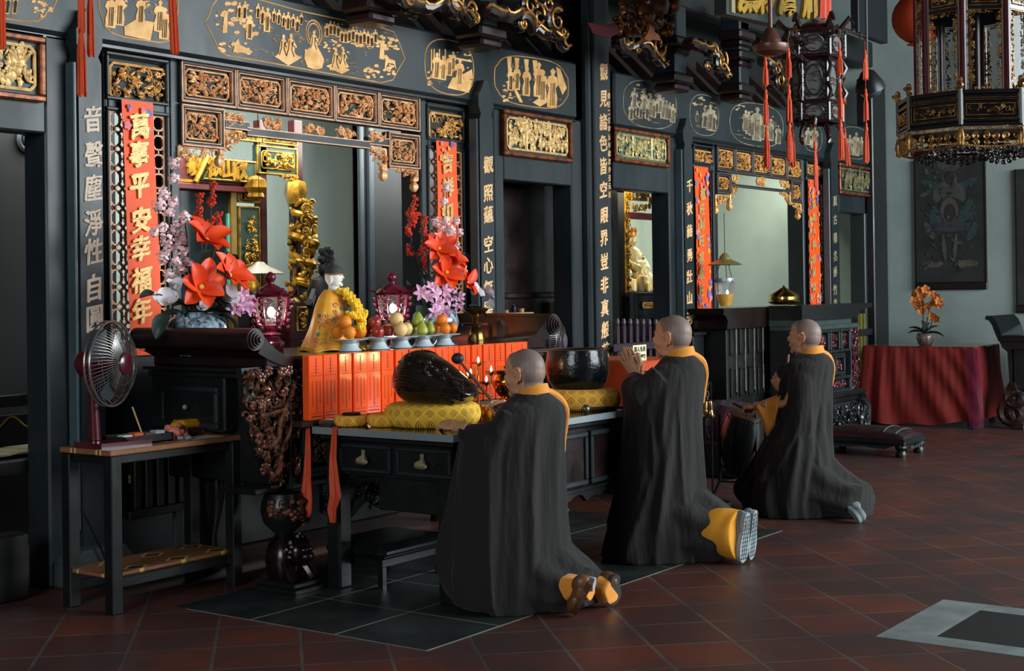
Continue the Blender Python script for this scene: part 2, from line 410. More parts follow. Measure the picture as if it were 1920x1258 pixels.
# ---- hall shell
struct('ceiling', MB().box(-12, 22, -1.5, 12, 6.2, 6.4), mat('roof_boards', '#14100e', .8))
XW = 17.2
struct('wall_right', MB().box(XW, XW+.3, -.5, 12, 0, 6.2), WHITEW)
struct('baseboard_right', MB().box(XW-.02, XW, -.5, 6.5, 0, .12, .006), mat('grey_plinth', '#5f6a68', .8))
struct('wall_back', MB().box(3.2, 17.2, 9.5, 9.7, 0, 6.2), BWALL)
struct('wall_back_left', MB().box(-6, 3.3, 9.0, 9.2, 0, 6.2), BLK)
zt_up = 3.45
# roof timbers behind and above the beams
rb = MB()
for i in range(34):
    x = 3.0+i*.42; rb.prism([(6.95, 3.45), (7.45, 3.95), (7.45, 4.07), (6.95, 3.57)], x, x+.13, 'x')
struct('roof_rafters', rb, mat('rafters', '#2b1d16', .7, var=.4))
struct('upper_light_block', MB().box(2, 17.2, 7.45, 7.6, zt_up, 6.2), BLK)  # black sheet added to hide the pale back wall and block airwell light
# ---- painted beams
def zt(px, py, Y=YB): return F(px, py, Y)[1]
zb0, zb1 = zt(300, 96.5), zt(1000, 99.5)
xb0, xb1, xb2, xb3 = 3.0, F(1082, 150, YB)[0], F(1152, 180, YB)[0], F(1645, 300, YB)[0]
beam1 = struct('beam', MB().box(xb0, xb1, YB, YB+.24, zb0, zb1, .02), LACB)
beam2 = struct('beam', MB().box(xb2, xb3, YB, YB+.24, zb0, zb1, .02), LACB)
sh = MB(); sh.box(xb0, xb1, YB+.02, YB+.2, zb0-.025, zb0, .004); sh.box(xb2, xb3, YB+.02, YB+.2, zb0-.025, zb0, .004)
struct('beam_moulding', sh, LAC)
# paintings: thin gold figures on the beam
def pl(mb, pts, Y=YB): 
    w_ = [F(x, y, Y) for x, y in pts]
    if sum(w_[i-1][0]*w_[i][1]-w_[i][0]*w_[i-1][1] for i in range(len(w_))) < 0: w_ = w_[::-1]
    pl.k = (getattr(pl, 'k', 0)+1) % 60
    mb.prism(w_, Y-.002-.00006*pl.k, Y+.002)
INKS = []
DIM = []
def pers(mb, x, y, h, lean=0., fat=1., Y=YB):      # foot pixel, height
    s = h; k = .125*fat
    if fat > 1.25:
        p = [(-.42, 0), (-.46, -.10), (-.30, -.18), (-.26, -.42), (-.20, -.66), (-.12, -.78), (-.05, -.80), (-.10, -.87), (-.08, -.95), (0, -1), (.08, -.95), (.10, -.87), (.05, -.80), (.14, -.76), (.30, -.58), (.36, -.50), (.28, -.46), (.22, -.55), (.20, -.30), (.34, -.18), (.44, -.08), (.40, 0)]
        pl(mb, [(x+u*s*.62, y+v*s+u*s*.1) for u, v in p], Y)
        for c in ([(-.12, -.70), (-.16, -.40), (-.28, -.12)], [(.06, -.66), (.04, -.35), (.18, -.12)], [(.14, -.70), (.08, -.55), (.20, -.50)]): INKS.append((Y, [F(x+u*s*.62, y+v*s+u*s*.1, Y) for u, v in c]))
        return
    p = [(-k, 0), (-k*1.1, -.25), (-k*.7, -.5), (-k*1.3, -.62), (-k*.9, -.78), (-.03, -.82), (-.07, -.93), (0, -1), (.07, -.93), (.03, -.82), (k*.9, -.78), (k*1.3, -.6), (k*.7, -.5), (k*1.1, -.25), (k, 0)]
    pl(mb, [(x+(u-lean*v)*s, y+v*s+u*s*.16) for u, v in p], Y)
    for u in (-.4, .1, .5):
        INKS.append((Y, [F(x+(u*k*.8-lean*v)*s, y+v*s, Y) for v in (-.05, -.3, -.62)]))
def blob(mb, x, y, r, rnd, Y=YB, n=9):
    pl(mb, [(x+r*rnd.uniform(.7, 1.2)*math.cos(2*PI*i/n), y+.62*r*rnd.uniform(.7, 1.2)*math.sin(2*PI*i/n)) for i in range(n)], Y)
def line(mb, pts, r=.004, Y=YB, closed=True):
    P = [Vector((F(x, y, Y)[0], Y-.002, F(x, y, Y)[1])) for x, y in pts]; q = []
    m = len(P)
    for i in range(m if closed else m-1):
        for t in (0, .33, .66): q.append(P[i].lerp(P[(i+1) % m], t))
    if not closed: q.append(P[-1])
    mb.tube(q, r, 4, closed=closed)
def cart(cx, cy, rx, ry, slope, n=28, p=2.6, cusp=0):
    o = []
    for i in range(n):
        a = 2*PI*i/n; c, s_ = math.cos(a), math.sin(a)
        x = rx*abs(c)**(2/p)*(1 if c > 0 else -1); y = ry*abs(s_)**(2/p)*(1 if s_ > 0 else -1)
        if cusp and abs(c) > .93: x *= 1+cusp
        o.append((cx+x, cy+y+slope*x))
    return o
rn = random.Random(11)
pm1 = MB()
line(pm1, [(384, 42), (391, 30), (397, 12), (410, -6), (470, -5), (560, 20), (640, 37), (715, 52), (738, 60), (748, 80), (759, 110), (748, 128), (736, 150), (715, 155), (600, 135), (480, 113), (425, 104), (411, 95), (398, 66)])
for i in range(30):
    x = rn.uniform(405, 480); blob(pm1, x, rn.uniform(5, 62)+(x-440)*.16, rn.uniform(3, 8), rn)
for i in range(16): blob(pm1, rn.uniform(410, 470), rn.uniform(80, 101), rn.uniform(2, 6), rn)
pl(pm1, [(416, 62), (420, 25), (426, 24), (425, 62)]); pl(pm1, [(436, 98), (440, 80), (446, 72), (449, 84), (470, 95), (455, 99)])
for x, y, h in [(447, 34, 30), (457, 36, 34), (466, 74, 46), (482, 34, 28), (490, 46, 34), (499, 60, 46), (512, 42, 26), (521, 46, 28), (530, 50, 26), (538, 56, 34), (548, 52, 26), (556, 60, 30), (564, 46, 22)]: pers(pm1, x, y, h, .05)
for x in range(612, 706, 7): pers(pm1, x, 66+(x-612)*.19+rn.uniform(-3, 8), 26, .02, 1.15)
for i in range(30): blob(pm1, rn.uniform(606, 700), rn.uniform(72, 98)+0, rn.uniform(2, 5), rn)
for i in range(24): x = rn.uniform(705, 745); blob(pm1, x, rn.uniform(68, 92), rn.uniform(3, 6), rn)
for i in range(26): x = rn.uniform(683, 742); blob(pm1, x, rn.uniform(122, 145), rn.uniform(2.5, 5), rn)
pl(pm1, [(710, 110), (713, 80), (719, 80), (720, 112)]); pl(pm1, [(720, 133), (722, 112), (718, 104), (724, 103), (730, 111), (740, 114), (742, 132), (738, 120), (727, 118)])
pl(pm1, [(514, 106), (538, 95), (565, 108), (540, 123)]); pers(pm1, 531, 110, 46, 0, 1.5); pers(pm1, 545, 112, 50, 0, 1.3)
pl(pm1, [(610, 124), (625, 118), (655, 131), (640, 139)]); pers(pm1, 629, 133, 44, 0, 1.3); pers(pm1, 643, 126, 36, 0, 1.3)
pl(pm1, [(571, 92), (600, 97), (607, 112), (603, 128), (590, 131), (576, 126), (570, 110)]); pers(pm1, 588, 97, 40, 0, 2.0)
line(pm1, cart(588, 62, 15, 24, .16, 20, 2), .005); line(pm1, cart(588, 62, 11, 18, .16, 20, 2), .005)
obj('painted_scene', pm1, GOLDP, beam1, smooth=0)
pm2 = MB(); line(pm2, cart(842, 126, 46, 51, .17))
for x, y, h in [(817, 148, 50), (829, 150, 46), (841, 142, 40), (848, 132, 36), (860, 160, 50)]: pers(pm2, x, y, h, .04, 1.1)
pl(pm2, [(838, 165), (848, 145), (885, 150), (878, 174)]); pl(pm2, [(855, 108), (884, 114), (884, 117), (855, 111)]); pl(pm2, [(866, 140), (884, 130), (886, 148), (870, 150)])
for x in (807, 812, 822, 833): pl(pm2, [(x, 92), (x+2, 92), (x+2, 132), (x, 132)])
for i in range(10): blob(pm2, rn.uniform(800, 815), rn.uniform(135, 160), rn.uniform(2, 4), rn)
for i in range(12): blob(pm2, rn.uniform(858, 882), rn.uniform(98, 128), rn.uniform(1.5, 3.5), rn)
obj('painted_scene', pm2, GOLDP, beam1, smooth=0)
pm3 = MB(); line(pm3, cart(996, 154, 66, 46, .14, 32, 3.2, .05))
for x in (950, 964, 982, 998): pl(pm3, [(x, 106+(x-950)*.14), (x+9, 107+(x-950)*.14), (x+6, 140+(x-950)*.1), (x+4, 150)])
for x, y, h in [(956, 170, 44), (968, 168, 48), (986, 180, 56), (1008, 182, 66), (1016, 190, 60), (1034, 202, 74)]: pers(pm3, x, y, h, .03, .95)
pl(pm3, [(998, 192), (1016, 180), (1032, 188), (1012, 200)]); pl(pm3, [(1042, 125), (1050, 130), (1062, 165), (1054, 178), (1047, 160)]); pl(pm3, [(960, 152), (980, 192), (974, 192), (958, 160)])
for i in range(14): blob(pm3, rn.uniform(942, 960), rn.uniform(145, 190), rn.uniform(2, 5), rn)
obj('painted_scene', pm3, GOLDP, beam1, smooth=0)
pm4 = MB(); line(pm4, [(184, -8), (186, 16), (190, 32), (196, 50), (210, 62), (232, 70), (300, 80), (318, 76), (328, 55), (333, 20), (334, -6)])
for x, y, h in [(206, 52, 62), (222, 48, 60), (262, 44, 52), (297, 60, 60), (306, 74, 60)]: pers(pm4, x, y, h, .05, 1.2)
pl(pm4, [(232, 50), (255, 36), (288, 42), (281, 76), (233, 66)])
for i in range(14): blob(pm4, rn.uniform(196, 330), rn.uniform(-4, 14), rn.uniform(2, 5), rn)
obj('painted_scene', pm4, GOLDP, beam1, smooth=0)
pm5 = MB(); line(pm5, [(-30, 20), (-10, 32), (40, 40), (70, 40), (84, 30), (88, 22), (98, 18), (106, 0), (112, -14)], closed=False)
for x, y, h in [(12, 26, 40), (26, 26, 40)]: pers(pm5, x, y, h, .1, .8)
for i in range(22): blob(pm5, rn.uniform(62, 96), rn.uniform(2, 32), rn.uniform(2, 5), rn)
obj('painted_scene', pm5, GOLDP, beam1, smooth=0)
pm6 = MB(); line(pm6, cart(1218, 196, 50, 44, .14))
for x in range(1182, 1266, 6): pers(pm6, x, 206+(x-1182)*.1+rn.uniform(-4, 20), rn.uniform(26, 44), .04, 1.1)
for i in range(16): blob(pm6, rn.uniform(1180, 1240), rn.uniform(158, 180), rn.uniform(2, 6), rn)
obj('painted_scene', pm6, GOLDF, beam2, smooth=0)
pm7 = MB(); line(pm7, cart(1320, 216, 27, 38, .14))
for x, y, h in [(1330, 245, 50), (1320, 240, 36), (1337, 246, 40), (1306, 228, 20)]: pers(pm7, x, y, h, .05, 1)
for i in range(6): blob(pm7, rn.uniform(1300, 1345), rn.uniform(184, 200), rn.uniform(2, 5), rn)
obj('painted_scene', pm7, GOLDF, beam2, smooth=0)
pm8 = MB(); line(pm8, cart(1418, 234, 50, 40, .13))
for x, y, h in [(1397, 246, 40), (1403, 252, 44), (1409, 255, 40), (1418, 264, 64), (1428, 262, 44), (1444, 264, 42), (1458, 270, 36)]: pers(pm8, x, y, h, .03, 1.1)
for i in range(6): blob(pm8, rn.uniform(1378, 1400), rn.uniform(196, 206), rn.uniform(2, 4), rn)
obj('painted_scene', pm8, GOLDF, beam2, smooth=0)
pm9 = MB(); line(pm9, cart(1524, 258, 17, 26, .12)); line(pm9, cart(1602, 268, 27, 30, .12))
for x, y, h in [(1514, 272, 34), (1526, 278, 42), (1592, 290, 38), (1604, 292, 44), (1614, 290, 34)]: pers(pm9, x, y, h, .03, 1.2)
obj('painted_scene', pm9, GOLDF, beam2, smooth=0)
dg = MB(); rd_ = random.Random(77)
def haze(x0, x1, f0, f1, n, Y=YB):
    for i in range(n):
        x = rd_.uniform(x0, x1); y = f0(x)+(f1(x)-f0(x))*rd_.random(); r = rd_.uniform(1.5, 4)
        if rd_.random() < .45: pl(dg, [(x-r*3, y-.3+r*-.48), (x, y-.8), (x+r*3, y-.3+r*.48), (x, y+.5)], Y+.0015)
        else: blob(dg, x, y, r, rd_, Y+.0015, 7)
haze(405, 740, lambda x: 6+(x-405)*.165, lambda x: 60+(x-405)*.165, 170); haze(412, 735, lambda x: 78+(x-412)*.16, lambda x: 98+(x-412)*.16, 70)
haze(806, 880, lambda x: 95+(x-806)*.16, lambda x: 160+(x-806)*.16, 30); haze(945, 1050, lambda x: 115+(x-945)*.15, lambda x: 180+(x-945)*.15, 40); haze(195, 328, lambda x: 0, lambda x: 60, 30); haze(-20, 95, lambda x: 0, lambda x: 34, 22)
haze(1180, 1262, lambda x: 160+(x-1180)*.14, lambda x: 225+(x-1180)*.14, 40); haze(1300, 1342, lambda x: 190, lambda x: 240, 16); haze(1380, 1460, lambda x: 205+(x-1380)*.14, lambda x: 260+(x-1380)*.1, 26)
obj('painted_clouds', dg, mat('dim_gold_paint', '#8f7047', .6, var=.4, vs=14), beam1, smooth=0)
ik = MB()
for Y_, P_ in INKS: ik.tube([(a, Y_-.0065, b_) for a, b_ in P_], .0028, 4)
obj('painted_lines', ik, mat('dark_paint_line', '#4a3a28', .7), beam1)
# ---- posts of the shrine front
def post(name, pl_, pr, Y, m=LACB, z1=None, pt=300, depth=.2, b=.012):
    x0, x1 = F(pl_, pt, Y)[0], F(pr, pt, Y)[0]
    return struct(name, MB().box(x0, x1, Y, Y+depth, 0, z1 or zb0, b), m)
post('column', 86, 131, YC); post('column', 319, 338, YP); post('column', 789, 801, YP); post('column', 926, 944.5, YC)
post('column', 1071, 1091, YC); post('column', 1254, 1279, YC); post('column', 1338, 1345, YP); post('column', 1505, 1511, YP)
post('column', 1620, 1637, YC); post('column', 1637, 1662, YL, LAC, zb1+.6)
post('column', 1546, 1556, YP, LAC); post('column', 886, 894, YP, BLK); post('column', 195, 199, YP, LAC); post('column', 1300, 1302, YP, LAC)
post('column', 1091, 1113, YC+.05, BLK); post('column', 1272, 1283, YP, BLK)
# left and right door lintels and the blind walls
def lintel(pl_, pr, pt, pb, Y=YC):
    x0, x1, z0, z1 = R(pl_, pr, pt, pb, Y); struct('lintel', MB().box(x0, x1, Y, Y+.16, z0, zb0, .01), LACB); return x0, x1, z0
xl = F(86, 250, YC)[0]
struct('lintel', MB().box(3.0, xl, YC, YC+.16, F(84, 250, YC)[1], zb0, .01), LACB)
lintel(944, 1071, 205, 337); lintel(1150, 1254, 238, 353); lintel(1572, 1637, 306, 397)
# door leaf, and a dark panel for the unlit room behind the left doorway
dx0, dx1 = F(945, 400, YC)[0], F(1071, 400, YC)[0]
dd = MB(); dd.box(dx0-.1, dx1+1.3, 7.1, 7.16, 0, 2.75, .01)
d1 = struct('door_1', dd, LACR); dm = MB(); za = F(1000, 548, 7.1)[1]
dm.box(dx0, dx1+1.0, 7.06, 7.1, za-.05, za, .01); dm.box(dx0, dx1+1.0, 7.07, 7.1, 0, .95, .01); obj('rail', dm, LACR, d1)
struct('left_room_shade', MB().box(2.6, xl+1.5, 7.9, 7.95, 0, 3.4), mat('room_shade_black', '#0d0e0f', .9))  # near-black sheet, the room's shade is put into its colour
struct('wall_low_left', MB().box(3.0, 4.66, 6.5, 6.62, 0, F(30, 1002, 6.5)[1], .01), LAC)
# big middle pillar
px0, px1 = F(1117, 400, YL)[0], F(1147, 400, YL)[0]
struct('pillar', MB().box(px0-.06, px0+.02, YL+.03, YL+.3, 0, 5.2, .02), LACB)
struct('pillar_side_board', MB().box(F(1091, 120, YC)[0], px0-.06, YL+.08, YL+.4, F(1100, 222, YL)[1], 5.2, .02), LACR)
struct('pillar_collar', MB().box(px1, px1+.12, YL+.06, YL+.3, F(1152, 228, YL)[1], F(1152, 122, YL)[1], .02), LACB)
pb_ = thing('couplet_board', 'tall black pillar board with thirteen gold characters and a small date column beside them', 'couplet board', (px0, YL, 0))
obj('board', MB().box(px0, px1, YL-.0, YL+.1, .0, 4.2, .012), LACB, pb_)
GLET = mat('gold_lettering', '#ecc08c', .55, var=.15, vs=20)
column_text('觀見諸色皆空眼界豈非真般若', [1131.5, 1131, 1130.5, 1130.5, 1131, 1131, 1132.6, 1132, 1132.4, 1132.7, 1133.4, 1134.2, 1135], [135, 185, 229, 268, 311, 355, 404, 446, 490, 534, 577, 618, 658], YL-.002, .15, GLET, pb_, .0045, .85, 3)
column_text('佛紀二五零五年歲次辛丑元旦', [1140.6+.15*i for i in range(13)], [180+15.4*i for i in range(13)], YL-.002, .058, GLET, pb_, .001, .8, 4, 'date_lettering')
# couplet boards with moulded shoulders
def couplet(pl_, pr, ptop, chars, px, pys, size, label, cap=True, group='couplet boards on the shrine posts', seed=1, m=GLET, squash=.9):
    x0, x1 = F(pl_, 400, YL)[0], F(pr, 400, YL)[0]; z1 = F((pl_+pr)/2, ptop, YL)[1]
    t = thing('couplet_board', label, 'couplet board', ((x0+x1)/2, YL, 0), group=group)
    mb = MB(); w_ = (x1-x0)/2; c = (x0+x1)/2
    if cap:
        P = [(x0, 0), (x1, 0), (x1, z1-.30), (x1-.02, z1-.26), (x1+.01, z1-.20), (x1+.01, z1-.12), (x1-.03, z1-.07), (c+.02, z1), (c-.02, z1), (x0+.03, z1-.07), (x0-.01, z1-.12), (x0-.01, z1-.20), (x0+.02, z1-.26), (x0, z1-.30)]
        mb.prism(P, YL, YL+.1)
    else: mb.box(x0, x1, YL, YL+.1, 0, z1, .02)
    obj('board', mb, LACB, t)
    mo = MB(); mo.box(x0-.022, x0-.002, YL+.012, YL+.09, .3, z1-.30, .006); obj('edge_moulding', mo, mat('pale_lacquer_edge', '#46545b', .3), t)  # lighter grey-blue strip along the left edge
    column_text(chars, px, pys, YL-.002, size*.95, m, t, .0035, squash, seed)
    return t
GLETP = mat('pale_lettering', '#d9c3ae', .6, var=.12, vs=20)
couplet(150, 193, 18, '音聲塵淨性自圓', [173.5, 175, 173.8, 175, 175.5, 176.4, 178], [223, 290, 352, 417, 471.5, 539, 596], .165, 'black couplet board with seven pale characters left of the lattice, at far left', seed=5, m=GLETP, squash=.78)
couplet(901.5, 926.5, 151, '觀照蘊空心無罣', 915, [308.7, 362, 402, 457, 497, 541, 579], .145, 'black couplet board with peaked top and gold characters beside the right flower vase', seed=6)
couplet(1284, 1300, 222, '千秋義勇壯山河', 1292.4, [348.7, 390.7, 432.7, 478.5, 518.5, 558.6, 596.8], .135, 'black couplet board with gold characters directly behind the middle person', seed=7)
couplet(1559, 1573, 268, '萬古馨名垂竹帛', 1565.6, [377, 411.7, 446, 480, 509, 543, 570], .13, 'black couplet board with faint gold characters nearest the pale end wall', seed=8, m=GOLDF)
# ---- lattice panels beside the windows
def lattice(pl_, pr, pt, pb, Y, cell, root, m, th=.011):
    x0, x1, z0, z1 = R(pl_, pr, pt, pb, Y); mb = MB(); mb.frame(x0, x1, z0, z1, .016, Y, Y+.02, .003)
    nx = max(1, round((x1-x0)/cell)); nz = max(2, round((z1-z0)/(cell*1.0))); cx, cz = (x1-x0)/nx, (z1-z0)/nz
    def seg(a, b):
        d = Vector((b[0]-a[0], 0, b[1]-a[1])); L_ = d.length
        if L_ < 1e-4: return
        ang = math.atan2(d.z, d.x); M0 = mb.M
        mb.M = Matrix.Translation(((a[0]+b[0])/2, Y+.01, (a[1]+b[1])/2)) @ Matrix.Rotation(-ang, 4, 'Y')
        mb.box(-L_/2, L_/2, -.008, .008, -th/2, th/2); mb.M = M0
    for j in range(nz):
        for i in range(nx):
            cx0, cz0 = x0+(i+.5)*cx, z0+(j+.5)*cz; a = cx*.36; b_ = cz*.36; t = .5
            O = [(cx0-a*t, cz0+b_), (cx0+a*t, cz0+b_), (cx0+a, cz0+b_*t), (cx0+a, cz0-b_*t), (cx0+a*t, cz0-b_), (cx0-a*t, cz0-b_), (cx0-a, cz0-b_*t), (cx0-a, cz0+b_*t)]
            for k in range(8): seg(O[k], O[(k+1) % 8])
            seg((cx0-a, cz0), (cx0-cx/2, cz0)); seg((cx0+a, cz0), (cx0+cx/2, cz0)); seg((cx0, cz0+b_), (cx0, cz0+cz/2)); seg((cx0, cz0-b_), (cx0, cz0-cz/2))
            for sx in (-1, 1):
                for sz in (-1, 1): seg((cx0+sx*a*.76, cz0+sz*b_*.76), (cx0+sx*cx/2, cz0+sz*cz/2))
    return obj('lattice', mb, m, root, smooth=0)
def side_window(name, box_, small, latt, cell, lm, cm, bottom, seed):
    x0, x1, z0, z1 = R(*box_, YP); w_ = sroot(name, ((x0+x1)/2, YP, 0))
    sx0, sx1, sz0, sz1 = R(*small, YP); lx0, lx1, lz0, lz1 = R(*latt, YP); st = min(sx0-x0, x1-sx1)*.8
    zb = F(box_[0], bottom, YP)[1]
    mb = MB(); zm = (sz0+lz1)/2
    mb.box(x0, lx0, YP, YP+.1, zb, z1, .008); mb.box(lx1, x1, YP, YP+.1, zb, z1, .008); mb.box(lx0, lx1, YP, YP+.1, zm-.03, zm+.03, .008)
    mb.box(lx0, lx1, YP, YP+.1, sz1+.03, z1, .008); mb.box(lx0, lx1, YP, YP+.1, zb, lz0, .008)
    mb.box(x0, x1, YP+.01, YP+.09, 0, zb, .01)
    obj('frame', mb, LACB, w_)
    mo = MB(); mo.frame(lx0-.02, lx1+.02, zm+.02, sz1+.06, .022, YP-.018, YP+.03, .006); mo.frame(lx0-.02, lx1+.02, lz0-.02, zm-.02, .022, YP-.018, YP+.03, .006); obj('moulding', mo, LACB, w_)
    obj('panel_ground', MB().box(lx0, lx1, YP+.03, YP+.06, zm, sz1+.06), mat('relief_ground', '#20241f', .6), w_)
    cp = MB(); cp.rim(sx0, sx1, sz0, sz1, .009, YP+.01); carve(cp, sx0+.008, sx1-.008, sz0+.008, sz1-.008, YP+.025, .045, 85, seed); obj('carved_panel', cp, cm, w_)
    lattice(*latt, YP+.004, cell, w_, lm, .009)
    return w_
PINKG = mat('pinkish_gilding', '#dca987', .45, .15, vs=14, col2='#b07f5f')
side_window('window_2', (198, 321, 92, 640), (208, 312.5, 116, 183.5), (205, 312.5, 203, 650), .112, PINKG, GOLD, 652, 21)
side_window('window_3', (800, 886, 190, 600), (806.5, 871, 210, 258.5), (804.5, 868.5, 276, 590), .10, PINKG, GOLD, 600, 22)
DRED = mat('dark_red_lattice', '#4b1719', .4, var=.4, vs=9)
side_window('window_5', (1302, 1339, 276, 590), (1300.5, 1335.5, 281, 306.5), (1303, 1336, 314, 585), .14, DRED, GOLD, 600, 23)
side_window('window_6', (1510, 1547, 304, 590), (1512.5, 1541, 309, 330), (1514, 1544, 338, 570), .14, PINKG, GOLD, 580, 24)
# ---- carved friezes over the two altar windows
def frieze(name, Y, top, xs, rowb, small_l, small_r, bar, brs, corners, pend, cm, gm, seed, line_r=.010):
    """top: (left,right) pixel points of the upper edge; xs: pixel columns of the dividers; rowb: (left,right) points of the row's lower edge"""
    def ln(p, q, x): return p[1]+(q[1]-p[1])*(x-p[0])/(q[0]-p[0])
    zt_ = F(*top[0], Y)[1]; zl = F(*rowb[0], Y)[1]; X = [F(x, ln(*top, x)+30, Y)[0] for x in xs]
    w_ = sroot(name, ((X[0]+X[-1])/2, Y, 0)); fr = MB(); gl = MB(); gr = MB()
    def cell(a, b, z0, z1, sd, n, mname):
        fr.frame(a, b, z0, z1, .026, Y, Y+.07, .006); gl.frame(a+.003, b-.003, z0+.003, z1-.003, line_r, Y-.006, Y+.01, .002); gl.frame(a+.026, b-.026, z0+.026, z1-.026, line_r*.7, Y+.0, Y+.03, .002)
        gr.box(a+.026, b-.026, Y+.035, Y+.05, z0+.026, z1-.026)
        c = MB(); m_ = .052; c.rim(a+m_, b-m_, z0+m_*1.0, z1-m_*1.0, .006, Y+.018); carve(c, a+m_, b-m_, z0+m_, z1-m_, Y+.035, .05, n, sd); p = obj('carved_panel', c, cm, w_)
    for i in range(len(X)-1): cell(X[i], X[i+1], zl, zt_, seed+i, 95, 'panel')
    for (a, b, t, bt), k in ((small_l, 11), (small_r, 12)):
        x0, x1, z0, z1 = R(a, b, t, bt, Y); cell(x0, x1, z0, z1, seed+k, 75, 'panel')
    (ba, bt0), (bb, bt1), bh = bar
    x0, x1 = F(ba, bt0, Y)[0], F(bb, bt1, Y)[0]; zb = F(ba, bt0, Y)[1]
    fr.box(x0, x1, Y, Y+.05, zb-bh, zb, .006); gl.box(x0, x1, Y-.005, Y+.01, zb-.008, zb-.001); gl.box(x0, x1, Y-.005, Y+.01, zb-bh+.001, zb-bh+.008)
    sx0, sx1 = F(small_l[1], small_l[2]+20, Y)[0], F(small_r[0], small_r[2]+20, Y)[0]
    for a, b in ((sx0, x0+.03), (x1-.03, sx1)):
        fr.box(a, b, Y, Y+.05, zb-bh*.2-.012, zb+bh*.6, .006); gl.box(a, b, Y-.005, Y+.01, zb+bh*.6-.006, zb+bh*.6); gl.box(a, b, Y-.005, Y+.01, zb-bh*.2-.012, zb-bh*.2-.005)
    obj('frame', fr, LACB, w_); obj('gold_line', gl, gm, w_); obj('panel_ground', gr, mat('relief_ground_olive', '#23281c', .6), w_)
    for k, (a, b, t, bt) in enumerate(brs):
        x0, x1, z0, z1 = R(a, b, t, bt, Y); c = MB(); carve(c, x0, x1, z0, z1, Y+.03, .05, 20, seed+30+k); scroll(c, (x0+(x1-x0)*.3, (z0+z1)/2), (z1-z0)*.4, Y+.01, .012); scroll(c, (x0+(x1-x0)*.7, (z0+z1)/2), (z1-z0)*.4, Y+.01, .012, sgn=-1); obj('bracket', c, cm, w_)
    for k, (a, b, t, bt, sg) in enumerate(corners):
        x0, x1, z0, z1 = R(a, b, t, bt, Y)
        cl = (lambda x, z: (z-z0)/(z1-z0) > (x-x0)/(x1-x0)*1.0-.1) if sg > 0 else (lambda x, z: (z-z0)/(z1-z0) > (x1-x)/(x1-x0)-.1)
        c = MB(); carve(c, x0, x1, z0, z1, Y+.03, .05, 46, seed+50+k, clip=cl)
        c.tube([(x0 if sg > 0 else x1, Y+.02, z0), (x0 if sg > 0 else x1, Y+.02, z1)], .012, 6); c.tube([(x0, Y+.02, z1), (x1, Y+.02, z1)], .010, 6); obj('corner_carving', c, cm, w_)
    for k, (x, y) in enumerate(pend):
        X_, Z_ = F(x, y, Y); c = MB(); c.lathe([(.004, .07), (.022, .05), (.028, .02), (.014, .012), (.03, -.005), (.032, -.03), (.018, -.052), (.003, -.06)], (X_, Y+.03, Z_), 10, rib=5, ra=.12); obj('pendant', c, cm, w_)
    return w_
frieze('window_1', YP-.03, ((339.5, 110.5), (788, 183.5)), (339.5, 443, 538.7, 628, 710.7, 788), ((340, 191), (788, 250)), (340.5, 421.5, 193, 273), (729, 788, 246, 313),
       ((463, 238), (696, 268), .055), [(425, 461, 208, 236), (491, 530, 219, 242), (572, 612, 229, 250), (631, 668, 236, 256), (693, 724, 243, 266)],
       [(423, 466, 246, 283, 1), (340, 422, 273, 300, 1), (690, 727, 276, 318, -1), (734, 786, 314, 334, -1)], [(418, 296), (724, 324), (782, 345)], COPPER, PINKG, 200)
frieze('window_4', YP-.03, ((1345.4, 270), (1504.7, 297)), (1345.4, 1379.8, 1413, 1445.6, 1476.6, 1504.7), ((1345.4, 320.5), (1504.7, 334)), (1345.6, 1371, 322, 362), (1484.5, 1503.5, 338, 379),
       ((1375, 344), (1482, 353), .03), [(1373, 1384, 327, 344), (1418, 1437, 330, 349), (1463, 1481, 336, 352)],
       [(1372, 1383, 347, 375, 1), (1345, 1372, 366, 384, 1), (1463, 1484, 357, 382, -1), (1484, 1504, 381, 398, -1)], [(1372, 384), (1346, 390), (1500, 402)], GOLD, mat('dull_line', '#5a5148', .5), 300)
# ---- framed relief plaques over the doorways
CARVEM = mat('pale_gilded_relief', '#ffd894', .42, .1, vs=18, col2='#c4a066', bump=.1, bs=70)
CARVEG = mat('greenish_gilded_relief', '#d2b878', .4, .2, vs=12, col2='#6f7a5c')
CARVED = mat('dull_gilded_relief', '#8f8258', .5, .3, vs=12, col2='#3a4238')
FRM = mat('copper_brown_frame', '#8a4a22', .4, .4, vs=20, col2='#4b2314')
def plaque(pl_, pr, pt, pb, label, m, seed, n, gm='#2f3a3c', x0=None):
    Y = YC-.03; a, x1, z0, z1 = R(pl_, pr, pt, pb, Y); a = x0 if x0 is not None else a
    t = thing('relief_plaque', label, 'relief plaque', ((a+x1)/2, Y, z0), group='framed gilded reliefs over the doorways')
    fr = MB(); fr.frame(a, x1, z0, z1, .035, Y-.02, Y+.03, .008); obj('frame', fr, FRM, t)
    bk = MB(); bk.box(a+.03, x1-.03, Y+.015, Y+.03, z0+.03, z1-.03); obj('backboard', bk, mat('plaque_ground'+str(seed), gm, .5), t)
    c = MB(); m_ = .06; c.rim(a+m_, x1-m_, z0+m_, z1-m_, .010, Y+.005); carve(c, a+m_+.01, x1-m_-.01, z0+m_+.01, z1-m_-.01, Y+.015, .03, n, seed, 'fig')
    for k in (.33, .67):
        xx = a+(x1-a)*k; c.tube([(xx, Y, z0+m_), (xx, Y, z1-m_)], .012, 6)
    obj('carving', c, m, t); return t
plaque(-60, 83, 48, 176, 'framed gilt relief over the dark doorway at the far left, cut by the frame', CARVEM, 61, 170, x0=F(83, 100, YC)[0]-.95)
plaque(943, 1071, 204, 290.5, 'framed gilt relief with columns over the closed dark door left of the lettered pillar', CARVEM, 62, 170)
